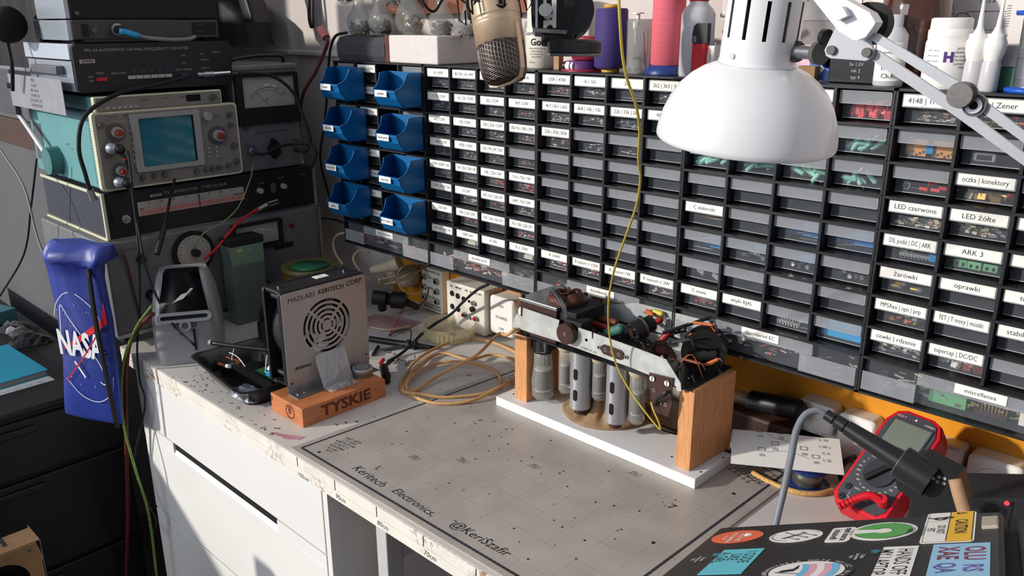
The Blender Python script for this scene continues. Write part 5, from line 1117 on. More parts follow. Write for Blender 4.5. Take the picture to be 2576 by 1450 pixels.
b = B(); b.cyl((-0.162,-0.1706,0.01), (-0.1238,-0.1937,0.01), .0085, black, n=14); b.cyl((-0.1238,-0.1937,0.01), (-0.1087,-0.2029,0.008), .0055, matte_black, n=12); b.tube([(-0.1582,-0.1735,0.012), (-0.1777,-0.1441,0.008), (-0.1831,-0.13,0.008)], .0035, matte_black); b.cyl((-0.1781,-0.1657,0.012), (-0.1856,-0.1521,0.014), .0038, red, n=10)
single('black_clip', b, 'small black clip with a red collar beside the tin', 'clip')
t = thing('glass_dish', 'round ribbed clear dish on the worktop behind the coiled cord', 'dish', (-.213, .043, 0))
dg = mat('ribbed_yellow_glass', (226, 214, 168), .08, alpha=.42, noise=.05, coat=.8)
b = B(); b.T = T(-.213, .043, 0)
ns = 72
def ribr(r, z, a): return [((r+a*(i % 2))*math.cos(2*PI*i/ns), (r+a*(i % 2))*math.sin(2*PI*i/ns), z) for i in range(ns)]
b.loft([ribr(.050, .0005, 0), ribr(.053, .004, .002), ribr(.055, .022, .002), ribr(.056, .024, 0), ribr(.0565, .031, 0), ribr(.0545, .031, 0), ribr(.053, .024, 0), ribr(.0515, .008, -.001), ribr(.047, .005, 0), ribr(.01, .005, 0)], dg, sm=False)
part('bowl', b, t)
b = B(); b.cyl((-.216, .045, .0068), (-.196, .048, .0068), .0016, matte_black, n=8); single('black_stub', b, 'short black stub lying in the ribbed dish', 'stub')
# ---------- right side of the worktop ----------
t = thing('blown_bulb_tool', 'black handled soldering tool with brown pad lying behind the right pine post', 'tool', (.5, .07, 0))
b = B(); b.cyl((0.4676,0.085,0.0588), (0.5473,0.085,0.0688), .0165, black, n=28); b.cyl((0.5473,0.085,0.0688), (0.5549,0.085,0.07), .0150, matte_black, r1=.010, n=24); b.cyl((0.4634,0.085,0.0588), (0.4676,0.085,0.0588), .0150, kn_grey, n=24); part('handle', b, t)
b = B(); b.cyl((0.4234,0.085,0.0572), (0.4634,0.085,0.0588), .012, mat('smoky_glass', (120, 100, 90), .1, alpha=.5, coat=.5), n=20); part('glass_tube', b, t)
single('leather_pad', B().box(.40, .56, .050, .100, .0305, .046, mat('dark_leather', (66, 38, 30), .6, noise=.4), .006) if 0 else B().box(.43, .545, .062, .100, .0003, .044, mat('dark_leather', (66, 38, 30), .6, noise=.4), .006), 'dark brown block under the black tool handle, behind the pine post', 'block')
b = B(); QP = [(0.4887,-0.0129,0.052), (0.6178,0.0716,0.05), (0.6537,0.0096,0.031), (0.5233,-0.0749,0.033)]
n = 9; top = []; 
for i in range(n):
    for j in range(n):
        u, v = i/(n-1), j/(n-1); p = (Vector(QP[0])*(1-u)+Vector(QP[1])*u)*(1-v)+(Vector(QP[3])*(1-u)+Vector(QP[2])*u)*v
        top.append(p+Vector((0, 0, .0002*math.sin(u*5)+.0001*math.sin(v*4))))
fs = []
for i in range(n-1):
    for j in range(n-1): a = i*n+j; fs.append((a, a+1, a+n+1, a+n)); k_ = n*n; fs.append((k_+a, k_+a+n, k_+a+n+1, k_+a+1))
b.add(top+[p-Vector((0, 0, .0005)) for p in top], fs, card, False)
pu = (Vector(QP[1])-Vector(QP[0])).normalized(); pv = (Vector(QP[0])-Vector(QP[3])).normalized(); pn = pu.cross(pv).normalized(); pv = pn.cross(pu)
PM = axes(Vector(QP[3])-pn*.0003, pu, pv, pn)
for i, (x, y) in enumerate(((.045, .075), (.045, .035), (.075, .075), (.105, .045), (.065, .05), (.12, .03))): b.shape([rrect(.010, .007, .001, 2), rrect(.009, .006, .001, 2)], .0003, fadedink, PM @ T(x, y, .001)); b.text('(%d)' % (i+1), .007, fadedink, PM @ T(x, y-.012, .001))
b.stroke([(.05, .03), (.08, .035), (.11, .025)], .0005, fadedink, PM @ T(0, 0, .001)); b.stroke([(.055, .07), (.07, .06), (.10, .055)], .0005, fadedink, PM @ T(0, 0, .001))
for i in range(5): b.text(('C 2u2', 'L 10', '( W )', 'C 4', 'L Q')[i], .007, fadedink, PM @ T(.135, .08-.014*i, .001))
single('sketch_paper', b, 'white paper with a pencilled circuit sketch, resting on the solder reel', 'paper')
t = thing('solder_reel', 'small reel of solder wire under the sketch paper', 'solder reel', (.610, .005, 0))
c0 = (.606, .000)
b = B(); b.T = T(c0[0], c0[1], 0); sold = mat('solder_wire', (120, 118, 112), .35, .7, noise=.3, scale=200, stretch=(1, 1, 8)); b.lathe([(.0195, .004), (.021, .006), (.021, .024), (.0195, .026)], sold, 30); part('solder_winding', b, t)
b = B(); b.T = T(c0[0], c0[1], 0); bl = mat('dark_blue_reel', (26, 44, 96), .4); b.lathe([(.008, .0005), (.031, .0005), (.031, .0035), (.012, .0035)], bl, 30); b.lathe([(.012, .0265), (.028, .0265), (.028, .0285), (.008, .0285)], bl, 30); part('reel', b, t)
cable('gold_braid_cable', 'gold braided cable curving round the solder reel', [(0.5364,-0.0306,0.004), (0.5597,-0.0362,0.004), (0.5856,-0.0385,0.004), (0.6109,-0.0349,0.004), (0.6325,-0.0186,0.004), (0.6443,0.0071,0.004)], .0042, mat('gold_braid', (206, 160, 96), .6, noise=.3, scale=300))
cable('red_lead', 'thick black cable loop between the sketch paper and the multimeter', [(0.6443,0.0337,0.004), (0.6307,0.0527,0.01), (0.6327,0.0703,0.02), (0.6363,0.09,0.02)], .0040, matte_black)
# multimeter
o = (.6437, -.0126, .0); a = -.1958; tl = .923; SC_ = .945; o = tuple(c_+(q_-c_)*SC_ for q_, c_ in zip(o, (1.0384,-1.0612,0.6414)))
wx = Vector((math.cos(a), math.sin(a), 0)); nn = Vector((math.sin(a)*math.cos(tl), -math.cos(a)*math.cos(tl), math.sin(tl))); hz = nn.cross(wx)
MM = axes(Vector(o)+Vector((0, 0, .0004)), wx, hz, nn) @ Matrix.Scale(SC_, 4)
rub = mat('red_rubber', (206, 22, 40), .42, noise=.06)
t = thing('multimeter', 'red and dark grey digital multimeter propped up at the right of the worktop', 'multimeter', (.68, .02, 0))
W_, H_ = .083, .174; out = [(.010, 0), (.073, 0), (.083, .012), (.083, .150), (.074, .168), (.060, .174), (.022, .174), (.009, .168), (0, .150), (0, .012)]
cx_, cy_ = W_/2, H_/2
def sc(o_, s, dz): return [(cx_+(p[0]-cx_)*s, cy_+(p[1]-cy_)*(1-(1-s)*.5), dz) for p in o_]
b = B(); b.T = MM; b.loft([sc(out, .93, -.042), sc(out, 1, -.036), sc(out, 1, -.004), sc(out, .965, 0), sc(out, .90, .0005)], rub, sm=False); part('rubber_holster', b, t)
mg = mat('meter_grey', (70, 70, 76), .45)
b = B(); b.T = MM; b.loft([sc(out, .87, .0002), sc(out, .86, .002)], mg, sm=False)
b.text('UNI-T', .0052, mat('pale_pink_print', (226, 150, 160), .5), T(.020, .160, .0023), bold=.02); b.text('UT890D+', .0038, white, T(.062, .159, .0023)); b.shape([[(.039, .160), (.043, .160), (.041, .164)]], .0003, white, T(0, 0, .0023))
P_ = T(.042, .064, .0023)
lab_ = ['OFF', '~V', '750', '200', '20', '2', '200m', 'mA', '20A', 'Hz', '\u00b5F', '2k', '20k', '2M', '\u03a9', '200', 'hFE', '1000', '200', '20', '2', '200m', 'V', '-']
for i in range(24): an = PI/2-i*2*PI/24; b.text(lab_[i], .0034, white, P_ @ T(.0295*math.cos(an), .0295*math.sin(an), 0))
for s, x, y in (('VΩHz', .028, .024), ('COM', .043, .024), ('mA', .026, .006), ('20A', .035, .014), ('CATIII 600V', .043, .013)): b.text(s, .0032, white, T(x, y+.006, .0023))
b.stroke([(.022, .022), (.022, .014), (.034, .014)], .0005, white, T(0, 0, .0023), k=1)
part('face', b, t)
b = B(); b.T = MM; b.box(.014, .069, .1115, .152, .0015, .0028, mat('lcd_grey_green', (112, 118, 108), .3, noise=.03)); b.shape([rrect(.060, .046, .003, x=.0415, y=.1318), rrect(.055, .0405, .001, x=.0415, y=.1318)], .0018, mg, T(0, 0, .0028)); part('display', b, t)
b = B(); b.T = MM; b.cyl((.042, .064, .002), (.042, .064, .0055), .0215, mat('dial_dark', (52, 52, 58), .45), n=32); b.box(-.0035, .0035, -.0205, .0205, .0055, .012, black, .002) if 0 else None
b.T = MM @ T(.042, .064, 0) @ RZ(-.55); b.box(-.0040, .0040, -.0205, .0205, .0055, .0125, matte_black, .002); part('range_dial', b, t)
for (x, y) in ((.0155, .028), (.0155, .0105)):
    b = B(); b.T = MM; b.cyl((x, y, .002), (x, y, .0032), .0048, matte_black, n=18); b.cyl((x, y, .0032), (x, y, .0036), .0032, mg, n=14); b.cyl((x, y, .0036), (x, y, .0038), .0022, void, n=12); part('input_jack', b, t)
b = B(); b.tube([MM @ Vector(p) for p in ((.070, .026, .010), (.058, .024, .018), (.046, .012, .020), (.030, -.012, .018))], .0062, rub, taper=.7); b.cyl(MM @ Vector((.070, .026, .004)), MM @ Vector((.070, .027, .016)), .0070, rub, n=16)
for i in range(5): q = Vector((.044-.003*i, .010-.005*i, .0195)); b.cyl(MM @ q, MM @ (q+Vector((-.0008, -.0013, 0))), .0058, rub, n=12)
single('red_test_plug', b, 'red angled test lead plug at the foot of the multimeter', 'plug')
# soldering iron in its holder
t = thing('soldering_iron_holder', 'black holder of the soldering iron, in front of the multimeter', 'iron holder', (.83, -.19, 0))
A0 = Vector((0.7001,-0.2,0.2161)); A1 = Vector((0.7898,-0.2,0.188)); ad_ = (A1-A0).normalized()
b = B(); b.cyl(A1-ad_*.004, A1+ad_*.030, .0185, black, n=30, caps=False); b.cyl(A1-ad_*.004, A1+ad_*.030, .0165, matte_black, n=30, caps=False)
u_ = ad_.orthogonal().normalized(); w_ = ad_.cross(u_); b.tube([A1-ad_*.004+(u_*math.cos(i*PI/12)+w_*math.sin(i*PI/12))*.0175 for i in range(25)], .0011, kn_grey, n=6, k=1)
b.shape([[(0.7941,0.1933), (0.8048,0.2012), (0.8413,0.193), (0.8448,0.1823), (0.8521,0.1648), (0.8542,0.1453), (0.8276,0.1397), (0.7867,0.1563), (0.7837,0.1659)]], .028, black, FR(0, -.186, 0)); part('cradle', b, t)
b = B(); b.box(.796, .828, -.185, -.155, .0003, .16, matte_black, .003); b.box(.76, .88, -.215, -.12, .0003, .012, matte_black, .003); part('foot', b, t)
b = B()
for px in ((0.8204,0.193), (0.8251,0.1869), (0.8244,0.181), (0.8306,0.1816), (0.8201,0.183), (0.8305,0.1872)): b.cyl((px[0], -.2010, px[1]), (px[0], -.2000, px[1]), .0018, dialw, n=10)
part('vent_holes', b, t, 'row of pale pinholes')
t = thing('soldering_iron', 'black soldering iron handle resting in its holder', 'soldering iron', tuple(A1))
b = B(); b.cyl(A0, A0+ad_*.010, .0062, black, r1=.0066, n=18); b.cyl(A0+ad_*.010, A0+ad_*.013, .0052, matte_black, n=18); b.cyl(A0+ad_*.013, A0+ad_*.024, .0076, black, r1=.0080, n=18); b.cyl(A0+ad_*.024, A0+ad_*.026, .0066, matte_black, n=18); b.cyl(A0+ad_*.026, A1+ad_*.020, .0085, black, r1=.0128, n=24); part('grip', b, t)
cable('grey_iron_cable', 'thick grey cable curving down from the soldering iron to behind the laptop', [A0+ad_*.002, (0.6913,-0.205,0.2193), (0.6825,-0.215,0.2144), (0.6809,-0.23,0.1995), (0.6869,-0.25,0.1773), (0.6923,-0.27,0.153), (0.6947,-0.285,0.1259), (0.696,-0.295,0.1036)], .0040, mat('slate_grey_cable', (118, 122, 130), .5))
single('wooden_stick', B().tube([(0.8444,-0.22,0.2007), (0.8515,-0.225,0.1882), (0.8593,-0.23,0.1757), (0.8654,-0.235,0.1649)], .0065, mat('bare_wood', (172, 136, 102), .7, noise=.2), k=2), 'short tan wooden stick standing against the iron holder', 'stick')
t = thing('soldering_station', 'black desk unit with red and green lamps behind the laptop', 'soldering station', (.87, .02, 0))
SM = T(.825, -.048, 0) @ RZ(.72)
b = B(); b.T = SM; b.box(0, .13, 0, .062, .0003, .093, mat('charcoal_plastic', (58, 58, 62), .5), .003); b.box(.0505, .0511, -.0004, .0002, .01, .090, void); b.text('ZD', .006, fadedink, FR(.026, -.0006, .078)); b.cyl((.026, .0002, .076), (.026, -.003, .076), .010, matte_black, n=22); part('case', b, t)
b = B(); b.T = SM; b.cyl((.043, .0002, .0875), (.043, -.002, .0875), .0028, mat('red_led', (255, 60, 70), .3, emit=1.2), n=12); part('red_lamp', b, t)
b = B(); b.T = SM; b.box(.0700, .0760, -.0012, .0002, .068, .084, dialw); b.box(.0695, .0765, -.0018, .0002, .0845, .088, mat('green_led', (80, 220, 90), .3, emit=.8)); b.box(.083, .090, -.0010, .0002, .072, .085, fadedink); part('green_lamp', b, t)
# laptop covered in stickers
LU, LV, LN_, LP = [Vector(q) for q in ((0.8943,0.2994,0.3326),(-0.2081,0.9362,-0.2832),(-0.3962,0.1841,0.8995),(0.7009,-0.426,0.1779))]
def LM(u, v, h=0.0): return axes(LP+LU*u+LV*v+LN_*h, -LV, LU, LN_)      # writing plane: text runs towards the viewer
LF = axes(LP, LU, LV, LN_)
lapm = mat('laptop_black', (30, 29, 31), .42, noise=.12, scale=60)
t = thing('laptop', 'closed black laptop covered in stickers, bottom right corner', 'laptop', tuple(LP+LU*.13-LV*.1-LN_*.04))
b = B(); b.T = LF; b.box(0, .238, -.26, 0, -.014, 0, lapm, .003); part('lid', b, t)
b = B(); b.T = LF; b.box(.002, .33, -.27, -.002, -.034, -.0145, matte_black, .003); b.box(.246, .33, -.27, .012, -.022, -.010, mat('charcoal_plastic', (50, 50, 54)), .003); part('base', b, t)
b = B(); b.T = LF; b.box(.2240, .2355, -.060, -.026, -.002, .0025, mat('latch_beige', (170, 160, 144), .5), .001); part('latch', b, t)
st = {}
def stk(name, label): 
    return B(), name, label
e = .0004
b = B(); c0 = (0.0294,-0.0442); b.shape([circ(c0[0], c0[1], .0230, 36)], e, mat('orange_sticker', (226, 104, 72), .5, noise=.03), LF @ T(0, 0, e)); 
for s, du, h in (('TRUST ME', .004, .0062), ("I'M A MAKER", -.004, .0062), ('KERI SZAFIR', -.010, .0028)): b.text(s, h, white, LM(c0[0]+du, c0[1]-.004, e*2), bold=.02)
b.sph(LF @ Vector((c0[0]+.010, c0[1]+.002, e)), .0035, white, n=10, sc=(1, 1.4, .2)); part('sticker', b, t, 'orange round sticker')
b = B(); c0 = (0.0826,-0.0526); b.shape([circ(c0[0], c0[1], .0222, 40)], e, white, LF @ T(0, 0, e)); P_ = LF @ T(c0[0], c0[1], e*2)
def arrow(b, p, q, P_): b.stroke([p, q], .0011, ink, P_, k=1); d = (Vector(q)-Vector(p)).normalized(); n_ = Vector((-d.y, d.x)); b.shape([[tuple(Vector(q)+d*.003), tuple(Vector(q)+n_*.0018), tuple(Vector(q)-n_*.0018)]], .0002, ink, P_)
b.stroke([(-.012, .014), (.0, .0), (.006, -.004)], .0012, ink, P_, k=1); b.stroke([(-.010, -.010), (.006, .010), (.003, .013)], .0014, ink, P_, k=1); b.stroke([(-.008, -.011), (.008, .008)], .0009, ink, P_, k=1)
for i in range(3): arrow(b, (-.006+.006*i, -.006+.006*i), (.004+.006*i, -.014+.006*i), P_)
for i, ch in enumerate('KULTURATWORZENIA'): an = PI*.9+i*.11; b.text(ch, .0034, ink, P_ @ T(.0200*math.cos(an), .0200*math.sin(an), 0) @ RZ(an+PI/2))
for i, ch in enumerate('hackerspace-pl'): an = PI*.55-i*.10; b.text(ch, .0034, ink, P_ @ T(.0200*math.cos(an), .0200*math.sin(an), 0) @ RZ(an-PI/2))
part('sticker', b, t, 'white round sticker with arrows')
b = B(); c0 = (0.1525,-0.0512); P_ = LF @ T(c0[0], c0[1], 0) @ Matrix.Diagonal((.85, 1, 1, 1))
b.shape([circ(0, 0, .0305, 40)], e, white, P_ @ T(0, 0, e)); ga = .30
b.shape([circ(0, 0, .0262, 40, -PI+ga, PI-ga)+circ(0, 0, .0085, 16, PI-ga*2.4, -PI+ga*2.4)], e, ink, P_ @ T(0, 0, e*1.6)); b.shape([circ(0, 0, .0256, 40, -PI+ga*1.06, PI-ga*1.06)+circ(0, 0, .0093, 16, PI-ga*2.5, -PI+ga*2.5)], e, mat('green_sticker', (84, 160, 80), .5, noise=.04), P_ @ T(0, 0, e*2))
c1 = (0.12,-0.0564); b.shape([rrect(.019, .050, .004, x=c1[0], y=c1[1])], e, white, LF @ T(0, 0, e)); b.text('open source', .0085, ink, LM(c1[0]+.0045, c1[1], e*2), bold=.02, wmax=.045); b.text('initiative\u00ae', .0085, ink, LM(c1[0]-.0042, c1[1], e*2), bold=.01, wmax=.042)
for i, ch in enumerate('Guaranteed the four in source'): an = PI*.42-i*.095; b.text(ch, .0036, ink, P_ @ T(.0280*math.cos(an), .0280*math.sin(an), e*2) @ RZ(an-PI/2))
part('sticker', b, t, 'green and white open ring sticker')
b = B(); q0 = (0.1827,-0.0988); q1 = (0.2215,0.005); u0, v0, u1, v1 = q0[0], q0[1], q1[0]-.002, q1[1]-.001
cu_, cv_ = (u0+u1)/2, (v0+v1)/2; w_, h_ = u1-u0, v1-v0
b.shape([rrect(w_, h_, .004, x=cu_, y=cv_)], e, white, LF @ T(0, 0, e)); b.shape([rrect(w_-.003, h_-.003, .003, x=cu_, y=cv_)], e, ink, LF @ T(0, 0, e*1.5)); b.shape([rrect(w_-.004, h_-.004, .003, x=cu_, y=cv_)], e, white, LF @ T(0, 0, e*2))
yk = mat('yellow_sticker', (232, 178, 44), .5, noise=.04); b.shape([[(u1-.0185, v0+.002), (u1-.002, v0+.002), (u1-.002, v1-.002), (u1-.0185, v1-.002)]], e, yk, LF @ T(0, 0, e*2.4)); b.stroke([(u1-.0188, v0+.002), (u1-.0188, v1-.002)], .0006, ink, LF @ T(0, 0, e*3.2), k=1)
b.text('\u26a0' if 0 else 'CAUTION', .0125, ink, LM(u1-.0102, cv_-.004, e*3.2), sx=.85, bold=.02); b.shape([[(u1-.014, v1-.005), (u1-.014, v1-.012), (u1-.006, v1-.0085)], [(u1-.013, v1-.0062), (u1-.013, v1-.0108), (u1-.0078, v1-.0085)]], .0002, ink, LF @ T(0, 0, e*3.4))
for i, s in enumerate(('DO NOT', 'FIST', 'ANDROID', 'GIRLS')): b.text(s, .0082, ink, LM(u1-.024-.0072*i, cv_-.012+(-.002*(i == 2)), e*3.2), sx=.85)
gx, gy = u0+w_*.30, v1-h_*.25
for q in ((0, 0, .0048), (.006, .003, .0036)): b.shape([circ(gx+q[0], gy+q[1], q[2], 16), circ(gx+q[0], gy+q[1], q[2]*.55, 12)], .0002, ink, LF @ T(0, 0, e*3.4))
b.stroke([(gx-.010, gy+.006), (gx-.006, gy+.002), (gx-.002, gy+.004), (gx+.004, gy+.0)], .002, ink, LF @ T(0, 0, e*3.3)); b.stroke([(u0+.003, gy-.009), (u1-.019, gy-.009)], .0004, ink, LF @ T(0, 0, e*3.2), k=1)
part('sticker', b, t, 'white and yellow caution sticker')
b = B(); q = [(0.0304,-0.092), (0.0656,-0.0901), (0.0663,-0.1824), (0.0392,-0.1903)]; cyan = mat('cyan_sticker', (96, 190, 206), .5, noise=.03)
u0, u1, v1 = q[0][0], q[1][0], q[0][1]; u0 = min(q[0][0], q[3][0])+.001; b.shape([[(u0, v1), (u1, v1), (u1, v1-.075), (u0, v1-.075)]], e, cyan, LF @ T(0, 0, e))
for i, s in enumerate(('I CODE', 'LIKE', 'A GIRL')): b.text(s, .0128, ink, LM(u1-.0080-.0108*i, v1-.026, e*1.6), sx=.85, bold=.01)
part('sticker', b, t, 'cyan lettered sticker')
b = B(); c0 = (0.113,-0.1665); P_ = LF @ T(c0[0], c0[1], 0); b.shape([circ(0, 0, .0330, 40)], e, ink, P_ @ T(0, 0, e)); b.shape([circ(0, 0, .0265, 40)], e, white, P_ @ T(0, 0, e*1.5))
fl = [mat('flag_blue', (110, 184, 220), .5), mat('flag_pink', (222, 164, 178), .5), white, mat('flag_pink', (0, 0, 0)), mat('flag_blue', (0, 0, 0))]
for i in range(5): b.shape([[(-.006+.0052*i+.0025*math.sin(v*.35+.3*i*0), .018-v*.0038) for v in range(11)]+[(-.006+.0052*(i+1)+.0025*math.sin(v*.35), .018-v*.0038) for v in range(10, -1, -1)]], e, fl[i], P_ @ T(0, 0, e*2))
b.shape([[(-.008, .016), (-.010, .006), (-.018, .002), (-.020, -.004), (-.009, .0), (-.007, .008)]], e, ink, P_ @ T(0, 0, e*2.2)); b.stroke([(-.022, -.003), (-.004, -.008)], .001, ink, P_ @ T(0, 0, e*3))
for i, ch in enumerate('TRANSFOBIA MO\u017bE WYJ\u015a\u0106  NIKT NIE ZOSTAJE SAM '): an = PI*1.05-i*.15; b.text(ch, .0050, fadedink if 0 else white, P_ @ T(.0292*math.cos(an), .0292*math.sin(an), e*2) @ RZ(an-PI/2))
part('sticker', b, t, 'round sticker with a striped flag')
b = B(); q = [(0.1589,-0.1052), (0.1833,-0.1072)]; u0, u1, v1 = q[0][0], q[1][0], q[0][1]; b.shape([[(u0, v1), (u1, v1), (u1, v1-.09), (u0, v1-.09)]], e, white, LF @ T(0, 0, e))
for i, s in enumerate(('HANDS OFF', 'MY LAPTOP')): b.text(s, .0150, ink, LM(u1-.0085-.0135*i, v1-.042, e*1.6), sx=.85, bold=.01)
part('sticker', b, t, 'white HANDS OFF sticker')
b = B(); q = [(0.1931,-0.1007), (0.2301,-0.1042)]; u0, u1, v1 = q[0][0], q[1][0], q[1][1]; b.shape([[(u0, v1), (u1, v1), (u1, v1-.09), (u0, v1-.09)]], e, mat('pale_blue_sticker', (146, 196, 226), .35, noise=.1, scale=12), LF @ T(0, 0, e))
mr = mat('maroon_letters', (142, 44, 84), .4, noise=.4, scale=60); pp = mat('purple_letters', (104, 92, 170), .4, noise=.4, scale=60)
w_ = (u1-u0); b.text('OLU', w_*.50, mr, LM(u1-w_*.27, v1-.028, e*1.6), bold=.03); b.text('XAE', w_*.50, mr, LM(u1-w_*.72, v1-.026, e*1.6), bold=.03); b.text('RS', w_*.45, pp, LM(u1-w_*.28, v1-.066, e*1.6), bold=.03); b.text('QA', w_*.45, pp, LM(u1-w_*.72, v1-.064, e*1.6), bold=.03)
part('sticker', b, t, 'pale blue sticker with maroon letters')
b = B(); cy2 = mat('teal_print', (70, 150, 160), .5)
for c0 in ((0.1509,-0.1192), (0.0253,-0.1092)):
    for i in range(3): b.stroke([(c0[0]+.002*i, c0[1]+.006), (c0[0]+.004+.002*i, c0[1])], .001, cy2, LF @ T(0, 0, e*2))
    b.text('EH', .0075, cy2, LM(c0[0]+.003, c0[1], e*2), bold=.03, shear=.3)
    for i, s in enumerate(('Digital', 'Innovation', 'Hub')): b.text(s, .0042, white, LM(c0[0]-.004-.004*i, c0[1]-.012, e*2))
part('printed_mark', b, t, 'small teal printed marks')
# what the laptop rests on
single('document_case', B().box(.80, 1.04, -.60, -.26, .0002, .085, mat('case_charcoal', (40, 40, 44), .6), .005), 'charcoal case lying under the laptop', 'case')
# ---------- things standing on top of the parts cabinets ----------
TZ = CT+.0003
def up(x, y, z=TZ): return T(x, y, z)
def px_(p): return p[0]
b = B(); felt = mat('dark_felt', (64, 64, 70), .9, noise=.2, scale=60)
b.loft([[(x, y, z) for y, z in ((.008, TZ), (.002, TZ+.012), (.002, TZ+.034), (.010, TZ+.046), (.03, TZ+.050), (.10, TZ+.050), (.12, TZ+.04), (.12, TZ))][::-1] for x in (-.497, -.335)], felt, sm=False)
single('fabric_case', b, 'dark grey felt case on top of the leftmost cabinet, above the blue bins', 'case')
single('brown_board', B().box(-.334, -.322, .003, .11, TZ, TZ+.052, mat('red_brown_board', (92, 40, 28), .7, noise=.2)), 'thin reddish brown board between the felt case and the white foam block', 'board')
b = B(); b.T = T(-.320, .001, TZ) @ RZ(-.03); b.box(0, .150, 0, .105, 0, .052, mat('white_foam', (216, 208, 204), .95, noise=.06, scale=120), .003); single('foam_block', b, 'white foam block on top of the second cabinet', 'foam block')
cupm = mat('thin_clear_plastic', (170, 172, 168), .08, alpha=.38, noise=.3, scale=20, coat=1.0); bits = mat('metal_bits', (92, 94, 88), .45, .4, noise=.6, scale=120)
random.seed(12)
def pod(i, px, py, r, y, lab, sc=(1.15, .8, 1)):
    c = Vector(px); b = B(); b.T = T(*c) @ Matrix.Diagonal((sc[0], sc[1], 1, 1)); rn = []
    for rr0, zz0 in ((.02, -1), (.45, -.9), (.82, -.58), (.98, -.15), (1.0, .2), (.86, .6), (.62, .95), (.45, 1.3), (.40, 1.75)):
        rn.append([(r*rr0*(1+.07*math.sin(3*q_+i*2+zz0*4)+.03*math.sin(7*q_+zz0*9))*math.cos(q_), r*rr0*(1+.07*math.sin(3*q_+i*2+zz0*4))*math.sin(q_), r*zz0) for q_ in [2*PI*k2/26 for k2 in range(26)]])
    b.loft(rn, cupm)
    t = thing('clear_bag', lab, 'plastic bag', (c.x, c.y, c.z-r), group='clear bags of small parts above the foam block'); part('film', b, t)
    b = B()
    for k_ in range(80):
        th_ = random.uniform(0, 2*PI); rr_ = random.random()**.5*.72; q = c+Vector((rr_*math.cos(th_)*r*sc[0], rr_*math.sin(th_)*r*sc[1], random.uniform(-.62, .12)*r)); m_ = (bits, kn_grey, br, steel)[k_ % 4]
        d = Vector((random.uniform(-1, 1), random.uniform(-1, 1), random.uniform(-1, 1))).normalized()*r*random.uniform(.08, .20); b.cyl(q-d, q+d, r*random.uniform(.05, .16), m_, n=7)
    part('contents', b, t, kind='stuff')
pod(0, (-0.4775,0.05,0.6338), 0, .030, .05, 'leftmost clear bag of grey parts, above the felt case')
pod(1, (-0.392,0.04,0.637), 0, .029, .04, 'clear bag of dark parts above the right end of the felt case', (1.0, .8, 1))
pod(2, (-0.3102,0.05,0.6429), 0, .032, .05, 'largest clear bag, with long pieces inside, over the foam block')
pod(3, (-0.2047,0.04,0.6341), 0, .026, .04, 'clear bag of round parts over the right half of the foam block', (1.1, .9, 1))
pod(4, (-0.141,0.05,0.6313), 0, .024, .05, 'clear bag just left of the microphone')
pod(5, (-0.5651,0.08,0.7031), 0, .028, .08, 'clear bag at the upper edge above the felt case')
pod(6, (-0.3961,0.09,0.6992), 0, .036, .09, 'upper clear bag behind the largest one')
b = B(); b.box(-.50, -.04, .118, .126, .655, .80, mat('rust_brown_print', (150, 92, 70), .8, noise=.5, scale=14)); single('brown_poster', b, 'rust brown patterned sheet on the wall behind the clear bags', 'poster')
single('upper_rail', B().box(-.50, -.04, .03, .117, .6935, .6980, mat('thin_shelf_glass', (200, 205, 205), .1, alpha=.25, coat=.8)), 'clear shelf strip under the topmost clear bags', 'shelf') if 0 else None
# paint tin
x, y = (0.0349,0.055,0.5764)[0], .055
tn = mat('cream_tin_label', (214, 208, 196), .45, noise=.05)
t = thing('paint_tin', 'cream tin lettered Gold, behind the black clamp', 'tin', (x, y, TZ))
b = B(); b.T = up(x, y); b.lathe([(.026, 0), (.0275, .002), (.0275, .062), (.0262, .064), (.0250, .070), (.0250, .135), (0, .135)], tn, 32); part('body', b, t)
b = B(); L0 = T(x, y, TZ) @ RZ(.5)
def wrap(b, s, h, z, a0, r, m=ink, bold=0.0, wmax=None):
    v, f = text_data(s, 2, bold); w_ = h
    if wmax:
        tw = (max(q[0] for q in v)-min(q[0] for q in v))*h
        if tw > wmax: w_ = h*wmax/tw
    b.add([(x+r*math.sin(a0+q[0]*w_/r), y-r*math.cos(a0+q[0]*w_/r), z+q[1]*h) for q in v], f, m)
wrap(b, 'Cosmosproof', .010, TZ+.0575, .35, .0279); wrap(b, 'Gold', .0155, TZ+.043, .55, .0279, bold=.03)
for i, s in enumerate(('antikorrosive coating', 'metallic lacquer', 'for industry use', 'glossy finish')): wrap(b, s, .0036, TZ+.033-.0045*i, .40, .0279)
wrap(b, '375 ml', .0042, TZ+.010, .1, .0279); part('printing', b, t)
# thread spools, jar, bottle ...
def spool(name, lab, px, y, r, h, m, core, base=None):
    x = px; t = thing(name, lab, 'thread spool', (x, y, TZ)); b = B(); b.T = up(x, y); z0 = .006
    if base: b.lathe([(r*1.32, 0), (r*1.34, .003), (r*1.05, .012), (r*.9, .014)], base, 32); z0 = .013
    else: b.lathe([(r*.55, 0), (r*.55, z0+.002), (r*.36, z0+.002)], core, 24)
    b.lathe([(r*.36, z0), (r*.36, z0+h), (r*.5, z0+h), (r*.5, z0+h+.006), (r*.35, z0+h+.006)], core, 24); part('core', b, t)
    b = B(); b.T = up(x, y); b.lathe([(r*.9, z0), (r, z0+.003), (r*1.0, z0+h*.5), (r*.97, z0+h-.003), (r*.9, z0+h)], m, 36); part('thread', b, t)
spool('thread_spool', 'dark purple thread spool with yellow ends on the middle cabinet', (0.1963,0.04,0.5813)[0], .04, .0262, .090, mat('purple_thread', (62, 48, 110), .75, noise=.12, scale=6, stretch=(1, 1, 60)), mat('yellow_core', (206, 160, 60), .5))
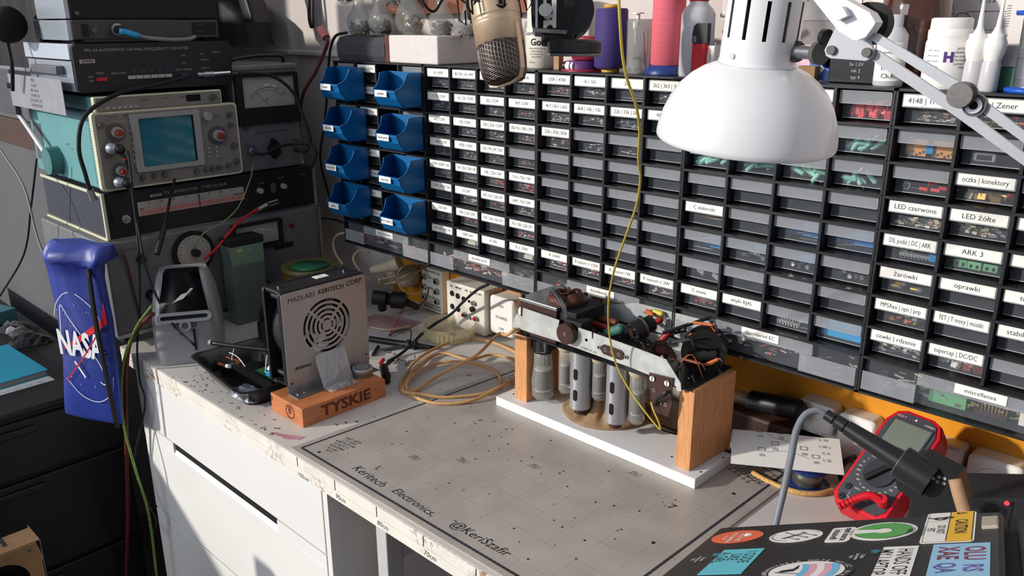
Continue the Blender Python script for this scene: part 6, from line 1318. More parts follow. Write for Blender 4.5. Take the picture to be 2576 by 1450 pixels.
spool('thread_spool', 'tall pink thread spool on a blue foot', (0.3023,0.04,0.5785)[0], .04, .0245, .125, mat('pink_thread', (222, 104, 118), .75, noise=.10, scale=6, stretch=(1, 1, 60)), mat('dark_blue_reel', (26, 44, 96)), mat('blue_foot', (36, 58, 124), .4))
x = (0.1469,0.03,0.5709)[0]
t = thing('tape_reel', 'small reel with purple and red rims lying under the black clamp', 'reel', (x, .03, TZ)); b = B(); b.T = up(x, .03); b.lathe([(.034, 0), (.034, .003), (.012, .003)], mat('raspberry_red', (150, 34, 54), .45), 30); part('lower_rim', b, t)
b = B(); b.T = up(x, .03); b.lathe([(.026, .003), (.026, .016), (.01, .016)], mat('violet_ribbon', (96, 50, 110), .5), 30); part('ribbon', b, t)
b = B(); b.T = up(x+.002, .05); b.lathe([(.030, .017), (.032, .018), (.032, .052), (.030, .054), (0, .054)], mat('raspberry_red', (150, 34, 54)), 30); single('red_lid_box', b, 'round red topped box behind the black clamp', 'box')
x = (0.1384,0,0.578)[0]; b = B(); b.T = up(x, .0) @ T(0, .008, .008); b.cyl((-.009, 0, 0), (.011, 0, 0), .0075, white, n=18); b.cyl((-.0095, 0, 0), (-.004, 0, 0), .0077, black, n=18); b.cyl((.004, 0, 0), (.007, 0, 0), .0077, mat('violet_ribbon', (96, 50, 110)), n=18)
single('battery_cell', b, 'small white and black battery lying before the red rimmed reel', 'battery')
x = (0.0956,0.03,0.5757)[0]; b = B(); b.T = up(x, .03); b.box(-.006, .006, -.006, .006, 0, .022, mat('bare_wood', (172, 136, 102)), .001); single('wood_peg', b, 'little tan wooden peg beside the paint tin', 'peg')
x = (0.2544,0.04,0.5888)[0]
t = thing('clear_jar', 'clear plastic jar holding a syringe and sticks between the two thread spools', 'jar', (x, .04, TZ)); b = B(); b.T = up(x, .04); b.lathe([(.021, 0), (.0225, .003), (.0225, .078), (.0215, .080), (.0205, .078), (.0205, .003), (0, .003)], cupm, 30); part('body', b, t)
b = B(); b.T = up(x-.004, .035); b.cyl((0, 0, .0035), (0, 0, .070), .0065, clear, n=18); b.cyl((0, 0, .070), (0, 0, .088), .003, white, n=12); b.cyl((0, 0, .0875), (0, 0, .0895), .009, white, n=18); b.cyl((0, 0, .02), (0, 0, .024), .0062, matte_black, n=16); single('syringe', b, 'plastic syringe standing in the clear jar', 'syringe')
b = B(); b.T = up(x, .04)
for i in range(5): b.cyl((.004+.002*i, .004, .004), (-.008+.005*i, -.004+.003*i, .055+.003*i), .0011, (white, card, pink_ink)[i % 3], n=6)
single('cotton_sticks', b, 'thin sticks leaning in the clear jar beside the syringe', 'sticks', kind='stuff')
x = (0.3559,0.035,0.5803)[0]
milk = mat('milky_plastic', (206, 204, 208), .3, alpha=.88, noise=.05)
t = thing('plastic_bottle', 'milky plastic bottle with red cap beside the pink thread spool', 'bottle', (x, .035, TZ)); b = B(); b.T = up(x, .035); b.lathe([(.0235, 0), (.0245, .003), (.0240, .086), (.020, .094), (.0135, .100), (.0130, .104), (0, .104)], milk, 32); part('body', b, t)
b = B(); b.T = up(x, .035); b.lathe([(.0135, .104), (.0140, .105), (.0125, .135), (0, .135)], red, 24); part('cap', b, t)
x = (0.3795,0.002,0.5931)[0]
t = thing('cutter', 'black and red cutter standing before the milky bottle', 'cutter', (x, .006, TZ)); b = B(); b.T = up(x, .006); b.box(-.011, .011, -.0045, .0045, 0, .047, red, .002); part('handle', b, t)
b = B(); b.T = up(x, .006); b.shape([[(-.011, .047), (-.011, .060), (-.009, .070), (-.004, .074), (.013, .074), (.013, .047)]], .009, black, FR(0, 0, 0)); b.box(-.0115, -.004, -.0052, .0052, .048, .056, chrome, .001); part('head', b, t)
x = (0.3895,-0.001,0.588)[0]
t = thing('block_battery', 'small white labelled block battery standing beside the cutter', 'battery', (x+.004, .004, TZ)); b = B(); b.T = up(x+.004, .0155); b.box(-.0085, .0085, -.008, .008, 0, .044, white, .001); b.box(-.0087, .0087, -.0082, .0082, 0, .008, mat('dark_blue_reel', (26, 44, 96))); b.cyl((-.004, 0, .044), (-.004, 0, .0475), .0028, chrome, n=12); b.cyl((.004, 0, .044), (.004, 0, .0475), .0028, chrome, n=12)
b.text('6LR61 9V ALKALINE', .0042, ink, FR(.002, -.0084, .022) @ RZ(PI/2), wmax=.022); b.shape([circ(0, 0, .0036, 16), circ(0, 0, .0030, 16)], .0002, pink_ink, FR(-.001, -.0084, .037)); b.text('+', .006, pink_ink, FR(-.001, -.0086, .037)); part('body', b, t)
# right of the lamp
x = (0.5502,0.04,0.5911)[0]
t = thing('tape_roll', 'blue and clear roll of tape standing behind the lamp neck', 'tape roll', (x, .05, TZ)); b = B(); b.T = T(x, .05, TZ+.0255) @ RX(PI/2) @ T(0, 0, -.006); b.lathe([(.0085, 0), (.0250, 0), (.0250, .012), (.0085, .012), (.0085, 0)], mat('blue_tape', (74, 110, 186), .35, noise=.2, scale=8), 36, sm=False); part('tape', b, t)
b = B(); b.T = T(x, .05, TZ+.0255) @ RX(PI/2) @ T(0, 0, -.0065)
for i in range(3): b.T = T(x, .05, TZ+.0255) @ RX(PI/2) @ RZ(i*2.09+.4) @ T(0, 0, .0062); b.box(-.003, .003, .009, .024, 0, .0012, card)
part('spokes', b, t)
x = (0.5099,0.05,0.5896)[0]; b = B(); b.T = up(x, .06) @ RX(-.1); b.box(-.014, .014, 0, .001, 0, .046, mat('pink_note', (222, 184, 196), .7)); b.text('Ni', .012, pink_ink, FR(-.003, -.0003, .034)); single('pink_note', b, 'pink note card standing just right of the lamp neck', 'note')
x = (0.5296,0.04,0.5803)[0]; b = B(); b.T = up(x, .035); b.box(-.012, .012, -.008, .008, 0, .020, mat('cardboard_tan', (150, 118, 80), .8, noise=.2), .001); single('small_cardboard_box', b, 'tiny tan cardboard box before the pink note', 'box')
x = (0.5919,0.05,0.5795)[0]; t = thing('black_storage_box', 'black glossy box with tiny white print between the tape roll and the amber bottle', 'box', (x, .06, TZ)); b = B(); b.box(x-.034, x+.036, .030, .115, TZ, TZ+.040, mat('glossy_black_box', (26, 26, 30), .25), .002); part('body', b, t)
b = B()
for i, s in enumerate(('Z-77', '3x 1,5V', 'mk 2', 'typ 4')): b.text(s, .006, dialw, FR(x+.002, .0296, TZ+.032-.008*i))
part('printing', b, t)
x = (0.6396,0.085,0.592)[0]
t = thing('amber_bottle', 'large dark amber glass bottle behind the lamp arms', 'bottle', (x, .085, TZ)); b = B(); b.T = up(x, .085); b.lathe([(.040, 0), (.043, .004), (.043, .085), (.040, .105), (.030, .125), (.016, .14), (.014, .20), (0, .20)], mat('amber_glass', (74, 36, 18), .06, alpha=.93, noise=.15, scale=6, coat=1.0), 36); part('body', b, t)
x = (0.6352,0.03,0.5938)[0]
t = thing('dropper_bottle', 'small white labelled bottle with clear tube top before the amber bottle', 'bottle', (x, .03, TZ)); b = B(); b.T = up(x, .03); b.lathe([(.0165, 0), (.0175, .002), (.0175, .060), (.012, .068), (.0095, .070), (.0095, .084), (0, .084)], milk, 26); b.cyl((0, 0, .084), (0, 0, .125), .005, clear, n=14); part('body', b, t)
b = B(); b.T = up(x, .03)
lb = [(-.9+.18*i) for i in range(12)]
b.add([(.0179*math.sin(a), -.0179*math.cos(a), z) for z in (.006, .052) for a in lb], [(i, i+1, 13+i, 12+i) for i in range(11)], card)
y = .03
wrap(b, '', .004, 0, 0, 1) if 0 else None
b.T = Matrix.Identity(4); wrap(b, 'IPA 99%', .0050, TZ+.046, .3, .0182, pink_ink); wrap(b, 'cleaning fluid', .0036, TZ+.040, .3, .0182); wrap(b, '1/5/19', .0095, TZ+.022, .4, .0182); wrap(b, 'Ch.Rn', .0080, TZ+.012, .4, .0182); part('label_wrap', b, t)
x, y = (0.7008,0.028,0.5956)[0], .028
t = thing('pill_jar', 'white ridged plastic jar with a big purple H on its label', 'jar', (x, y, TZ)); b = B(); b.T = up(x, y)
b.lathe([(.0235, 0), (.0255, .004), (.0250, .052), (.0235, .056), (.0240, .058), (.0240, .066), (.0215, .068)], wplas, 36); part('body', b, t)
b = B(); b.T = up(x, y); b.lathe([(.0222, .066), (.0225, .068), (.0222, .0785), (.0200, .080), (0, .080)], white, 36); part('lid', b, t)
b = B(); wrap(b, 'H', .015, TZ+.036, .35, .0257, mat('purple_print', (86, 52, 130), .5), bold=.05)
for i in range(6): wrap(b, ('ARTISTIC', 'GRANULAT', 'do recznego', 'formowania', 'polimer 60C', '100 g')[i], .0036, TZ+.046-.0042*i, .95, .0257)
for i in range(5): wrap(b, 'sklad i uzycie', .0028, TZ+.044-.006*i, -.35, .0257, fadedink)
part('printing', b, t)
for i, (px, lab) in enumerate(((((0.733,0,0.5975)), 'slim white applicator bottle nearer the purple H jar'), (((0.7501,0,0.5979)), 'slim white applicator bottle, the right one of two'))):
    x = px[0]+.002; t = thing('applicator_bottle', lab, 'bottle', (x, .014, TZ), group='white applicator bottles on the rightmost cabinet'); b = B(); b.T = up(x, .014) @ RY(.03*i)
    b.lathe([(.0098, 0), (.0105, .002), (.0100, .030), (.0085, .034)], milk, 22); part('body', b, t)
    b = B(); b.T = up(x, .014) @ RY(.03*i); b.lathe([(.0088, .033), (.0115, .044), (.0118, .054), (.0095, .058), (.0098, .062), (.0060, .063), (.0032, .070), (.0022, .085), (.0010, .108), (0, .109)], wplas, 22); part('nozzle', b, t)
x = (0.7574,0.05,0.5697)[0]; b = B(); b.T = up(x, .055); b.box(-.022, .022, -.03, .04, 0, .026, mat('bottle_green_box', (30, 88, 62), .5), .001); single('green_box', b, 'dark green box between the applicator bottles and the steel reel', 'box')
b = B(); b.T = up(x, .058, TZ+.0262); b.box(-.024, .024, -.03, .04, 0, .024, mat('pale_grey_box', (176, 174, 176), .5), .001); single('grey_box', b, 'pale grey box stacked on the dark green box', 'box')
x = (0.7857,0.02,0.5769)[0]
t = thing('solder_wire_reel', 'reel of shiny solder wire with blue rims at the upper right edge', 'solder reel', (x+.008, .02, TZ)); b = B(); b.T = up(x+.008, .02); b.lathe([(.0170, .006), (.0175, .010), (.0175, .078), (.0170, .082)], mat('shiny_solder', (176, 178, 184), .28, .85, noise=.3, scale=30, stretch=(1, 1, 30)), 30); part('solder_winding', b, t)
b = B(); b.T = up(x+.008, .02); rb = mat('reel_blue', (30, 84, 186), .4)
b.lathe([(.006, 0), (.0245, 0), (.0255, .002), (.0255, .005), (.010, .006), (.010, .082), (.0245, .082), (.0255, .084), (.0255, .087), (.006, .088)], rb, 30)
part('rims', b, t)
# schematics taped to the wall
pen = mat('pen_grey', (60, 60, 74), .7)
def wallpaper_sheet(lab, x0, x1, z0, z1, fn):
    t = thing('schematic_sheet', lab, 'paper', ((x0+x1)/2, .143, z0)); b = B().box(x0, x1, .1434, .1446, z0, z1, mat('wall_paper_sheet', (224, 216, 212), .8, noise=.03)); part('sheet', b, t); b = B(); fn(b, FR(0, .1430, 0)); part('drawing', b, t)
def sch(b, P_):
    x0, z0 = (0.6802,0.628); x1, z1 = (0.7246,0.6502)
    b.stroke([(x0, z0), (x1, z0), (x1, z1), (x0, z1), (x0, z0)], .0007, pen, P_, k=1); b.text('1  2.5 A', .006, pen, P_ @ T((x0+x1)/2, z1+.012, 0)); b.shape([[((x0+x1)/2-.006, z1+.003), ((x0+x1)/2-.006, z1-.003), ((x0+x1)/2+.002, z1)]], .0003, pen, P_)
    b.shape([circ(x0-.004, (z0+z1)/2, .010, 20), circ(x0-.004, (z0+z1)/2, .0093, 20)], .0003, pen, P_)
    for i in range(9): b.stroke([(x1+.001, z0+.004+i*.003), (x1+.006, z0+.005+i*.003)], .0006, pen, P_, k=1)
    for i in range(4): b.stroke([(x0-.04, z0+.004*i-.004), (x0-.02, z0+.003*i)], .0005, pen, P_, k=1)
def sch2(b, P_):
    x0, z0 = (0.4427,0.6572)
    for i in range(5): b.stroke([(x0-.10+i*.03, z0+.04), (x0-.10+i*.03, z0+.016), (x0-.085+i*.03, z0+.016)], .0006, pen, P_, k=1)
    b.stroke([(x0-.12, z0+.030), (x0+.05, z0+.022)], .0005, pen, P_, k=1); b.text('R3', .006, pen, P_ @ T(x0-.03, z0+.03, 0)); b.text('C 4n7', .006, pen, P_ @ T(x0+.02, z0+.01, 0))
wallpaper_sheet('white sheet with a pencilled circuit on the wall above the applicator bottles', .560, .85, .585, .80, sch)
wallpaper_sheet('white sheet with faint circuit lines on the wall behind the lamp neck', .33, .545, .640, .80, sch2)
# clear film hanging behind the lamp
single('clear_film_sheet', B().tube([(0.3417,0.09,0.6748), (0.3516,0.09,0.6354), (0.3696,0.09,0.5959)], .0035, cupm) if 0 else B().box(.40, .47, .085, .087, .6, .78, cupm), 'clear plastic sheet hanging behind the milky bottle and the lamp', 'plastic sheet')
for i, p in enumerate(((0.3842,0.05,0.6475), (0.3892,0.05,0.6248))):
    b = B(); b.cyl(p, Vector(p)+Vector((.03, .012, .008)), .0042, white, n=14); b.cyl(Vector(p)-Vector((.0006, 0, 0)), p, .0028, mat('tube_bore', (150, 140, 136), .6), n=12)
    single('white_tube', b, ('upper', 'lower')[i]+' of the two thin white tubes poking out left of the lamp neck', 'tube')
# ---------- desk lamp ----------
lampw = mat('lamp_white_enamel', (226, 226, 228), .30, noise=.03, scale=5, coat=.25)
lampg = mat('lamp_grey_arm', (170, 172, 178), .4, .1, noise=.05)
lamp_c = Vector((.6790, -.400, .5300))
LX = T(*lamp_c) @ RY(.10) @ RX(.03)
t = thing('desk_lamp', 'white dome desk lamp on jointed grey arms in front of the parts cabinets', 'desk lamp', (1.12, -.42, 0))
prof = [(.0820, .000), (.0838, .002), (.0840, .006), (.0830, .014), (.0800, .026), (.0745, .040), (.0665, .053), (.0560, .0635), (.0450, .0710), (.0345, .0755), (.0318, .0765)]
prof = [(.0318+(r-.0318)*.84, .0765-(.0765-z)*.855) for r, z in prof]
b = B(); b.T = LX; b.lathe(prof+[(.0300, .0755)]+[(r-.0012, z-.0012) for r, z in reversed(prof[1:-1])]+[prof[0]], lampw, 64); part('shade', b, t)
b = B(); b.T = LX; n = 60; slots = [i for i in range(n) if (i % 5) in (0,)]
# neck wall with real slots
R0, z_a, z_b, z_c, z_d = .0310, .0765, .0975, .128, .175
def neckwall(r, flip):
    zs = (z_a, z_b, z_b+.0015, z_c-.0015, z_c, z_d); n = 120
    vs = [(r*math.cos(2*PI*i/n), r*math.sin(2*PI*i/n), z) for z in zs for i in range(n)]; fs = []
    for k_ in range(5):
        for i in range(n):
            if (k_ == 2 and i % 10 < 2): continue
            if k_ in (1, 3) and i % 10 < 2: continue
            f = (k_*n+i, k_*n+(i+1) % n, (k_+1)*n+(i+1) % n, (k_+1)*n+i); fs.append(f[::-1] if flip else f)
    b.add(vs, fs, lampw, True)
neckwall(R0, 0); neckwall(R0-.0012, 1)
b.lathe([(R0, z_d), (R0-.004, z_d+.01), (.012, z_d+.016), (0, z_d+.016)], lampw, 40); b.lathe([(R0+.0004, z_a), (R0+.0006, z_a+.002), (R0, z_a+.003)], lampw, 40)
b.cyl((-.006, -R0-.0008, .084), (-.006, -R0, .084), .0022, steel, n=12)
part('neck', b, t)
b = B(); b.T = LX; b.cyl((0, 0, .04), (0, 0, .165), .014, matte_black, n=20); part('lamp_holder', b, t)
b = B(); b.T = LX; b.sph((0, 0, .036), .022, mat('opal_bulb', (230, 226, 214), .3, noise=.02), n=22); part('bulb', b, t)
b = B(); b.cyl((0.7185,-0.402,0.6167), (0.7443,-0.412,0.6163), .0052, steel, n=16); b.cyl((0.7424,-0.412,0.6166), (0.7465,-0.414,0.6164), .0090, kn_grey, n=22); b.cyl((0.7169,-0.4,0.6166), (0.721,-0.403,0.6168), .0085, kn_grey, n=16); b.cyl((0.7461,-0.412,0.6287), (0.7502,-0.414,0.6282), .006, black, n=14); part('swivel', b, t)
def plate(pts, y, th, m, b): b.shape([pts], th, m, FR(0, y, 0))
b = B(); plate([(0.7521,0.619), (0.7538,0.615), (0.7571,0.6133), (0.7844,0.6121), (0.7887,0.6147), (0.7893,0.6187), (0.7839,0.6298), (0.763,0.6409), (0.7576,0.6327)], -.42, .003, lampg, b)
for q in ((0.7581,0.6192), (0.7849,0.6181)): b.cyl((q[0], -.4245, q[1]), (q[0], -.4205, q[1]), .0034, kn_grey, n=16)
part('joint_plate', b, t)
b = B(); q = (0.778,0.638); b.cyl((q[0], -.412, q[1]), (q[0], -.400, q[1]), .0155, matte_black, n=28); part('joint_disc', b, t)
b = B(); plate([(0.7458,0.6567), (0.7691,0.6331), (0.7804,0.6271), (0.7833,0.6269), (0.7893,0.6294), (0.7937,0.6365), (0.7948,0.6392), (0.79,0.6457), (0.7655,0.658), (0.7328,0.6859), (0.7137,0.6869)], -.432, .014, lampw, b); plate([(0.7659,0.6469), (0.7725,0.6501), (0.7773,0.6436), (0.7696,0.6404)], -.442, .008, lampw, b); part('upper_arm', b, t)
b = B(); P1 = [(0.7885,0.6321), (0.7939,0.6316), (0.8558,0.5988), (0.9015,0.5679), (0.9515,0.533), (0.9529,0.5256), (0.9028,0.5602), (0.8544,0.5913), (0.7884,0.6277)]
plate(P1, -.4285, .003, lampg, b); part('lower_arm', b, t)
b = B(); P2 = [(0.7871,0.6204), (0.7912,0.6194), (0.8502,0.5852), (0.9045,0.5499), (0.9545,0.5166), (0.956,0.5085), (0.9059,0.5416), (0.8488,0.577), (0.785,0.6137)]
plate(P2, -.4160, .003, lampg, b); part('lower_arm', b, t)
b = B(); p = Vector((0.8575,-0.432,0.5925)); b.cyl(p+Vector((0, .004, 0)), p+Vector((0, -.010, 0)), .0082, mat('aged_knob_metal', (110, 106, 104), .4, .6, noise=.2, scale=300), n=30)
for i in range(3): b.cyl(p+Vector((0, -.0005-.003*i, 0)), p+Vector((0, -.0012-.003*i, 0)), .0087, kn_grey, n=30)
p2 = Vector((0.8651,-0.43,0.5859)); b.cyl(p2+Vector((0, .002, 0)), p2+Vector((0, -.003, 0)), .0076, kn_grey, n=26); b.cyl(p2+Vector((0, -.003, 0)), p2+Vector((0, -.0045, 0)), .0055, steel, n=20); b.cyl(p2+Vector((0, -.0045, 0)), p2+Vector((0, -.0048, 0)), .0028, void, n=14); part('tension_knob', b, t)
b = B(); b.cyl((1.10, -.422, .0), (1.10, -.422, .52), .009, lampg, n=18); b.box(1.06, 1.14, -.4615, -.38, .0003, .012, lampg, .002); part('base_post', b, t)
# ---------- microphone hanging from its boom ----------
VR, VU, VB = [Vector(q) for q in ((0.7206,0.6934,-0.0033),(-0.2094,0.2222,0.9522),(0.661,-0.6855,0.3053))]
cham = mat('champagne_metal', (208, 182, 152), .36, .45, noise=.06, scale=8); meshd = mat('grille_dark', (40, 28, 26), .6); mwire = mat('grille_wire', (150, 138, 132), .35, .7, noise=.2)
M0_ = Vector((0.2406,-0.2729,0.6991)); M1_ = Vector((0.2848,-0.2892,0.5668)); az = (M1_-M0_).normalized(); ax = (VR-az*VR.dot(az)).normalized(); ay = az.cross(ax)
MF = axes(M0_, ax, ay, az); Lm = (M1_-M0_).length; pxm = 2001.0
t = thing('studio_microphone', 'champagne coloured studio microphone hanging head down above the cabinets', 'microphone', tuple(M1_))
r0 = .0310; zb = Lm-.048
b = B(); b.T = MF; b.lathe([(r0*.97, 0), (r0, .004), (r0, zb-.036), (r0*1.005, zb-.0355), (r0*1.005, zb-.0335), (r0*.985, zb-.033), (r0*.985, zb-.0275), (r0*1.01, zb-.027), (r0*1.01, zb-.0245), (r0, zb-.024), (r0, zb), (r0*.9, zb+.001)], cham, 48)
an = -PI/2+.0; b.T = MF @ RZ(2.2); b.cyl((r0*.98, 0, .0+zb-.052), (r0*1.01, 0, zb-.052), .0019, void, n=12); part('body', b, t)
b = B(); b.T = MF; gp = [(r0*.95, zb), (r0*.95, zb+.020), (r0*.90, zb+.036), (r0*.75, zb+.0455), (r0*.4, zb+.048), (.001, zb+.048)]; b.lathe(gp, meshd, 40)
def gr(z):
    for (ra, za), (rb2, zb2) in zip(gp, gp[1:]):
        if za <= z <= zb2: return ra+(rb2-ra)*(z-za)/max(zb2-za, 1e-6)
    return r0*.5
for i in range(30):
    z = zb+.0005+i*.00155; rr_ = gr(z)+.0006; b.tube([(rr_*math.cos(a), rr_*math.sin(a), z+.0009*math.sin(a*14+i*1.6)) for a in [2*PI*k_/56 for k_ in range(57)]], .00042, mwire, n=4, k=1)
for i in range(44): a = 2*PI*i/44; b.tube([((gr(z)+.0005)*math.cos(a+.02*math.sin(z*4000)), (gr(z)+.0005)*math.sin(a), z) for z in [zb+.001+q*.0046 for q in range(10)]], .00038, mwire, n=4, k=1)
part('grille', b, t)
b = B()
for an in (.70, PI+.70):
    c_, s_ = math.cos(an), math.sin(an); pts = [(r0*1.02, zb-.020), (r0*1.03, zb+.018), (r0*.97, zb+.037), (r0*.80, zb+.0475), (r0*.45, zb+.0505), (0.001, zb+.051)]
    b.T = MF @ RZ(an); b.loft([[(q[0], w, q[1]), (q[0]-.003, w, q[1]-.0015)][::1]+[(q[0]-.003, -w, q[1]-.0015), (q[0], -w, q[1])] for q, w in zip(pts, (.0035, .0035, .0035, .003, .0028, .0028))], cham, sm=False)
part('guard_rail', b, t)
sm_ = matte_black
t = thing('shock_mount', 'black spider shock mount gripping the microphone, cut by the upper edge', 'microphone mount', tuple(M0_))
b = B(); b.T = MF; ring = [(r0*1.5*math.cos(i*PI/3+.3), r0*1.5*math.sin(i*PI/3+.3)) for i in range(6)]
b.lathe([(r0*1.10, .000), (r0*1.16, .004), (r0*1.14, .030), (r0*1.04, .032)], sm_, 32)
zt = .046
b.tube([(r0*1.05*math.cos(i*PI/3+.26), r0*1.05*math.sin(i*PI/3+.26), .040+(.016 if i % 2 else 0)) for i in range(7)], .0018, sm_, n=6, k=1)
for i in range(6):
    a = i*PI/3+.26
    b.T = MF @ RZ(a); b.box(r0*1.02, r0*1.16, -.0045, .0045, .030, .052 if i % 2 else .040, sm_, .001)
    b.tube([(r0*1.2, 0, .03), (r0*1.5, 0, .020), (r0*1.55, 0, .050), (r0*1.3, 0, .058), (r0*1.25, 0, .040)], .0014, sm_, n=6, k=1)
b.T = MF; b.lathe([(r0*1.48, .018), (r0*1.56, .018), (r0*1.56, .022), (r0*1.48, .022), (r0*1.48, .018)], sm_, 6, sm=False)
part('cage', b, t)
b = B(); b.T = MF; b.tube([(-r0*1.3, 0, .01), (-r0*2.0, -.01, .02), (-r0*2.5, -.01, .035), (-r0*2.9, 0, .02), (-r0*3.2, 0, -.02)], .0018, sm_); b.tube([(0, 0, 0), (0, .0, -.05), (.02, .02, -.20)], .009, sm_); part('boom_link', b, t)
# ---------- black clamp with knurled disc ----------
CFm = axes(Vector((0.2669,-0.1733,0.6367)), VR, VU, VB); q_ = 1.12/2101.4
def P(px, py): return ((px-1400)*q_, (60-py)*q_)
t = thing('phone_clamp', 'black clamp head with silver rails over a knurled black disc, cut by the upper edge', 'clamp', tuple(Vector((0.284,-0.176,0.5935))))
b = B(); b.shape([[P(1340,-60), P(1336,20), P(1338,60), P(1343,78), P(1428,88), P(1434,70), P(1444,40), P(1448,-60)]], .016, matte_black, CFm); b.shape([[P(1340,76), P(1426,82), P(1424,92), P(1346,86)]], .020, mat('grey_edge', (120, 120, 124), .4), CFm)
b.T = CFm; b.cyl((*P(1428, 20), -.030), (*P(1428, 20), -.006), 68*q_, black, n=40); b.T = Matrix.Identity(4); part('head', b, t)
b = B(); b.shape([[P(1346,-60), P(1352,-60), P(1352,76), P(1346,76)]], .004, chrome, CFm @ T(0, 0, .009)); b.shape([[P(1386,-60), P(1400,-60), P(1398,76), P(1390,76), P(1388,70), P(1382,68), P(1376,72), P(1375,76), P(1366,76), P(1366,58), P(1388,56)]], .004, white, CFm @ T(0, 0, .009)); b.shape([[P(1366,-60), P(1374,-60), P(1374,24), P(1366,24)]], .003, chrome, CFm @ T(0, 0, .009)); part('rail', b, t)
b = B(); b.T = CFm; b.cyl((*P(1376, 40), .010), (*P(1370, 40), .024), 17*q_, chrome, n=26); b.cyl((*P(1370, 40), .0240), (*P(1370, 40), .0246), 16.5*q_, white, n=26); part('clamp_screw', b, t)
b = B(); b.T = T(*Vector((0.2927,-0.1665,0.596))) @ RX(-.02); R_ = .0365
b.lathe([(0, 0), (R_*.98, 0), (R_, .002), (R_, .0035), (R_*.96, .004), (R_*.96, .018), (R_*.90, .021), (0, .0215)], black, 48)
for i in range(90): a = 2*PI*i/90; b.cyl((R_*.965*math.cos(a), R_*.965*math.sin(a), .005), (R_*.965*math.cos(a), R_*.965*math.sin(a), .017), .0007, kn_grey, n=4)
b.lathe([(R_*.98, -.0004), (R_*1.02, .0), (R_*1.02, .0022), (R_, .003)], mat('grey_edge', (120, 120, 124)), 48); part('knurled_disc', b, t)
b = B(); b.T = CFm; b.box(P(1362, 0)[0], P(1445, 0)[0], P(0, 108)[1], P(0, 86)[1], -.02, .008, matte_black, .004); part('neck', b, t)
b = B(); b.T = CFm; b.cyl((*P(1400, -50), -.012), (*P(1400, -400), -.012), .010, matte_black, n=18); part('boom_arm', b, t)
# ---------- what the transparent drawers hold ----------
def cell(k, r, q):
    """inner floor corner of a drawer: x0, x1, floor z"""
    ox = X0[k]-.0045+.0026+(q-1)*CP+.0036; oz = ZL+.0008-(r-1)*RP
    return ox+.002, ox+.0620, oz-.0337
rowname = ('top', 'second', 'third', 'fourth', 'fifth', 'sixth', 'seventh', 'lowest small'); colname = ('first', 'second', 'third', 'fourth')
cabn = {1: 'leftmost', 2: 'second', 3: 'middle', 4: 'fourth', 5: 'rightmost'}
def where(k, r, q):
    s = LB[k].get((r, q))
    if s: return "in the parts drawer labelled '%s'" % s
    return 'in the %s row, %s drawer of the %s cabinet' % (rowname[r-1], colname[q-1], cabn[k])
def heap(k, r, q, kind, cols_, n, seed, h=.012, name='resistor_heap', lab='heap of resistors'):
    x0, x1, z = cell(k, r, q); rnd = random.Random(seed); b = B()
    for i in range(n):
        x = rnd.uniform(x0+.006, x1-.006); y = rnd.uniform(.020, .050); zz = z+.0016+h*rnd.random()**1.5; a = rnd.uniform(-.8, .8); m = cols_[rnd.randrange(len(cols_))]
        d = Vector((math.cos(a), .5*math.sin(a), .15*rnd.uniform(-1, 1))).normalized()
        c = Vector((x, y, zz))
        if kind == 'res':
            y = .0148+abs(y-.020)*.8; c.y = y; L_ = rnd.uniform(.008, .015); e0, e1 = c-d*L_, c+d*L_
            for e in (e0, e1): e.x = min(max(e.x, x0+.001), x1-.001); e.z = max(e.z, z+.0012)
            b.cyl(e0, e1, .00035, chrome, n=4, caps=False); b.cyl(c-d*.0028, c+d*.0028, rnd.uniform(.0014, .0025), m, n=6)
        elif kind == 'box':
            s_ = rnd.uniform(.0034, .0055); y = .0205+(y-.02)*.5; b.T = T(x, y, zz) @ RZ(a) @ RX(a); b.box(-s_, s_, -s_*.5, s_*.5, -s_*.7, s_*.9, m); b.T = Matrix.Identity(4); b.cyl((x, y-.002, zz), (x+.004*math.sin(a*7), y-.004, zz+.007), .0003, chrome, n=4)
        elif kind == 'wire':
            L_ = rnd.uniform(.012, .022); b.cyl(Vector((max(x-L_, x0), y, zz)), Vector((min(x+L_, x1), y+.004, min(z+.022, max(z+.001, zz+rnd.uniform(-.006, .008))))), .0005, m, n=5)
    return single(name, b, lab+' '+where(k, r, q), 'components', kind='stuff')
rdm = mat('faded_resistor_red', (140, 70, 62), .5); pnk = mat('faded_resistor_pink', (168, 128, 120), .5); grn = mat('faded_green', (120, 130, 92), .5); org = mat('orange_resistor', (190, 84, 52), .5); crm = mat('cream_resistor', (200, 188, 166), .5); dkr = mat('bright_red_part', (200, 40, 44), .45); gry = mat('grey_part', (140, 142, 146), .45); gold_ = mat('gold_contact', (196, 160, 84), .35, .7)
sd_ = 0
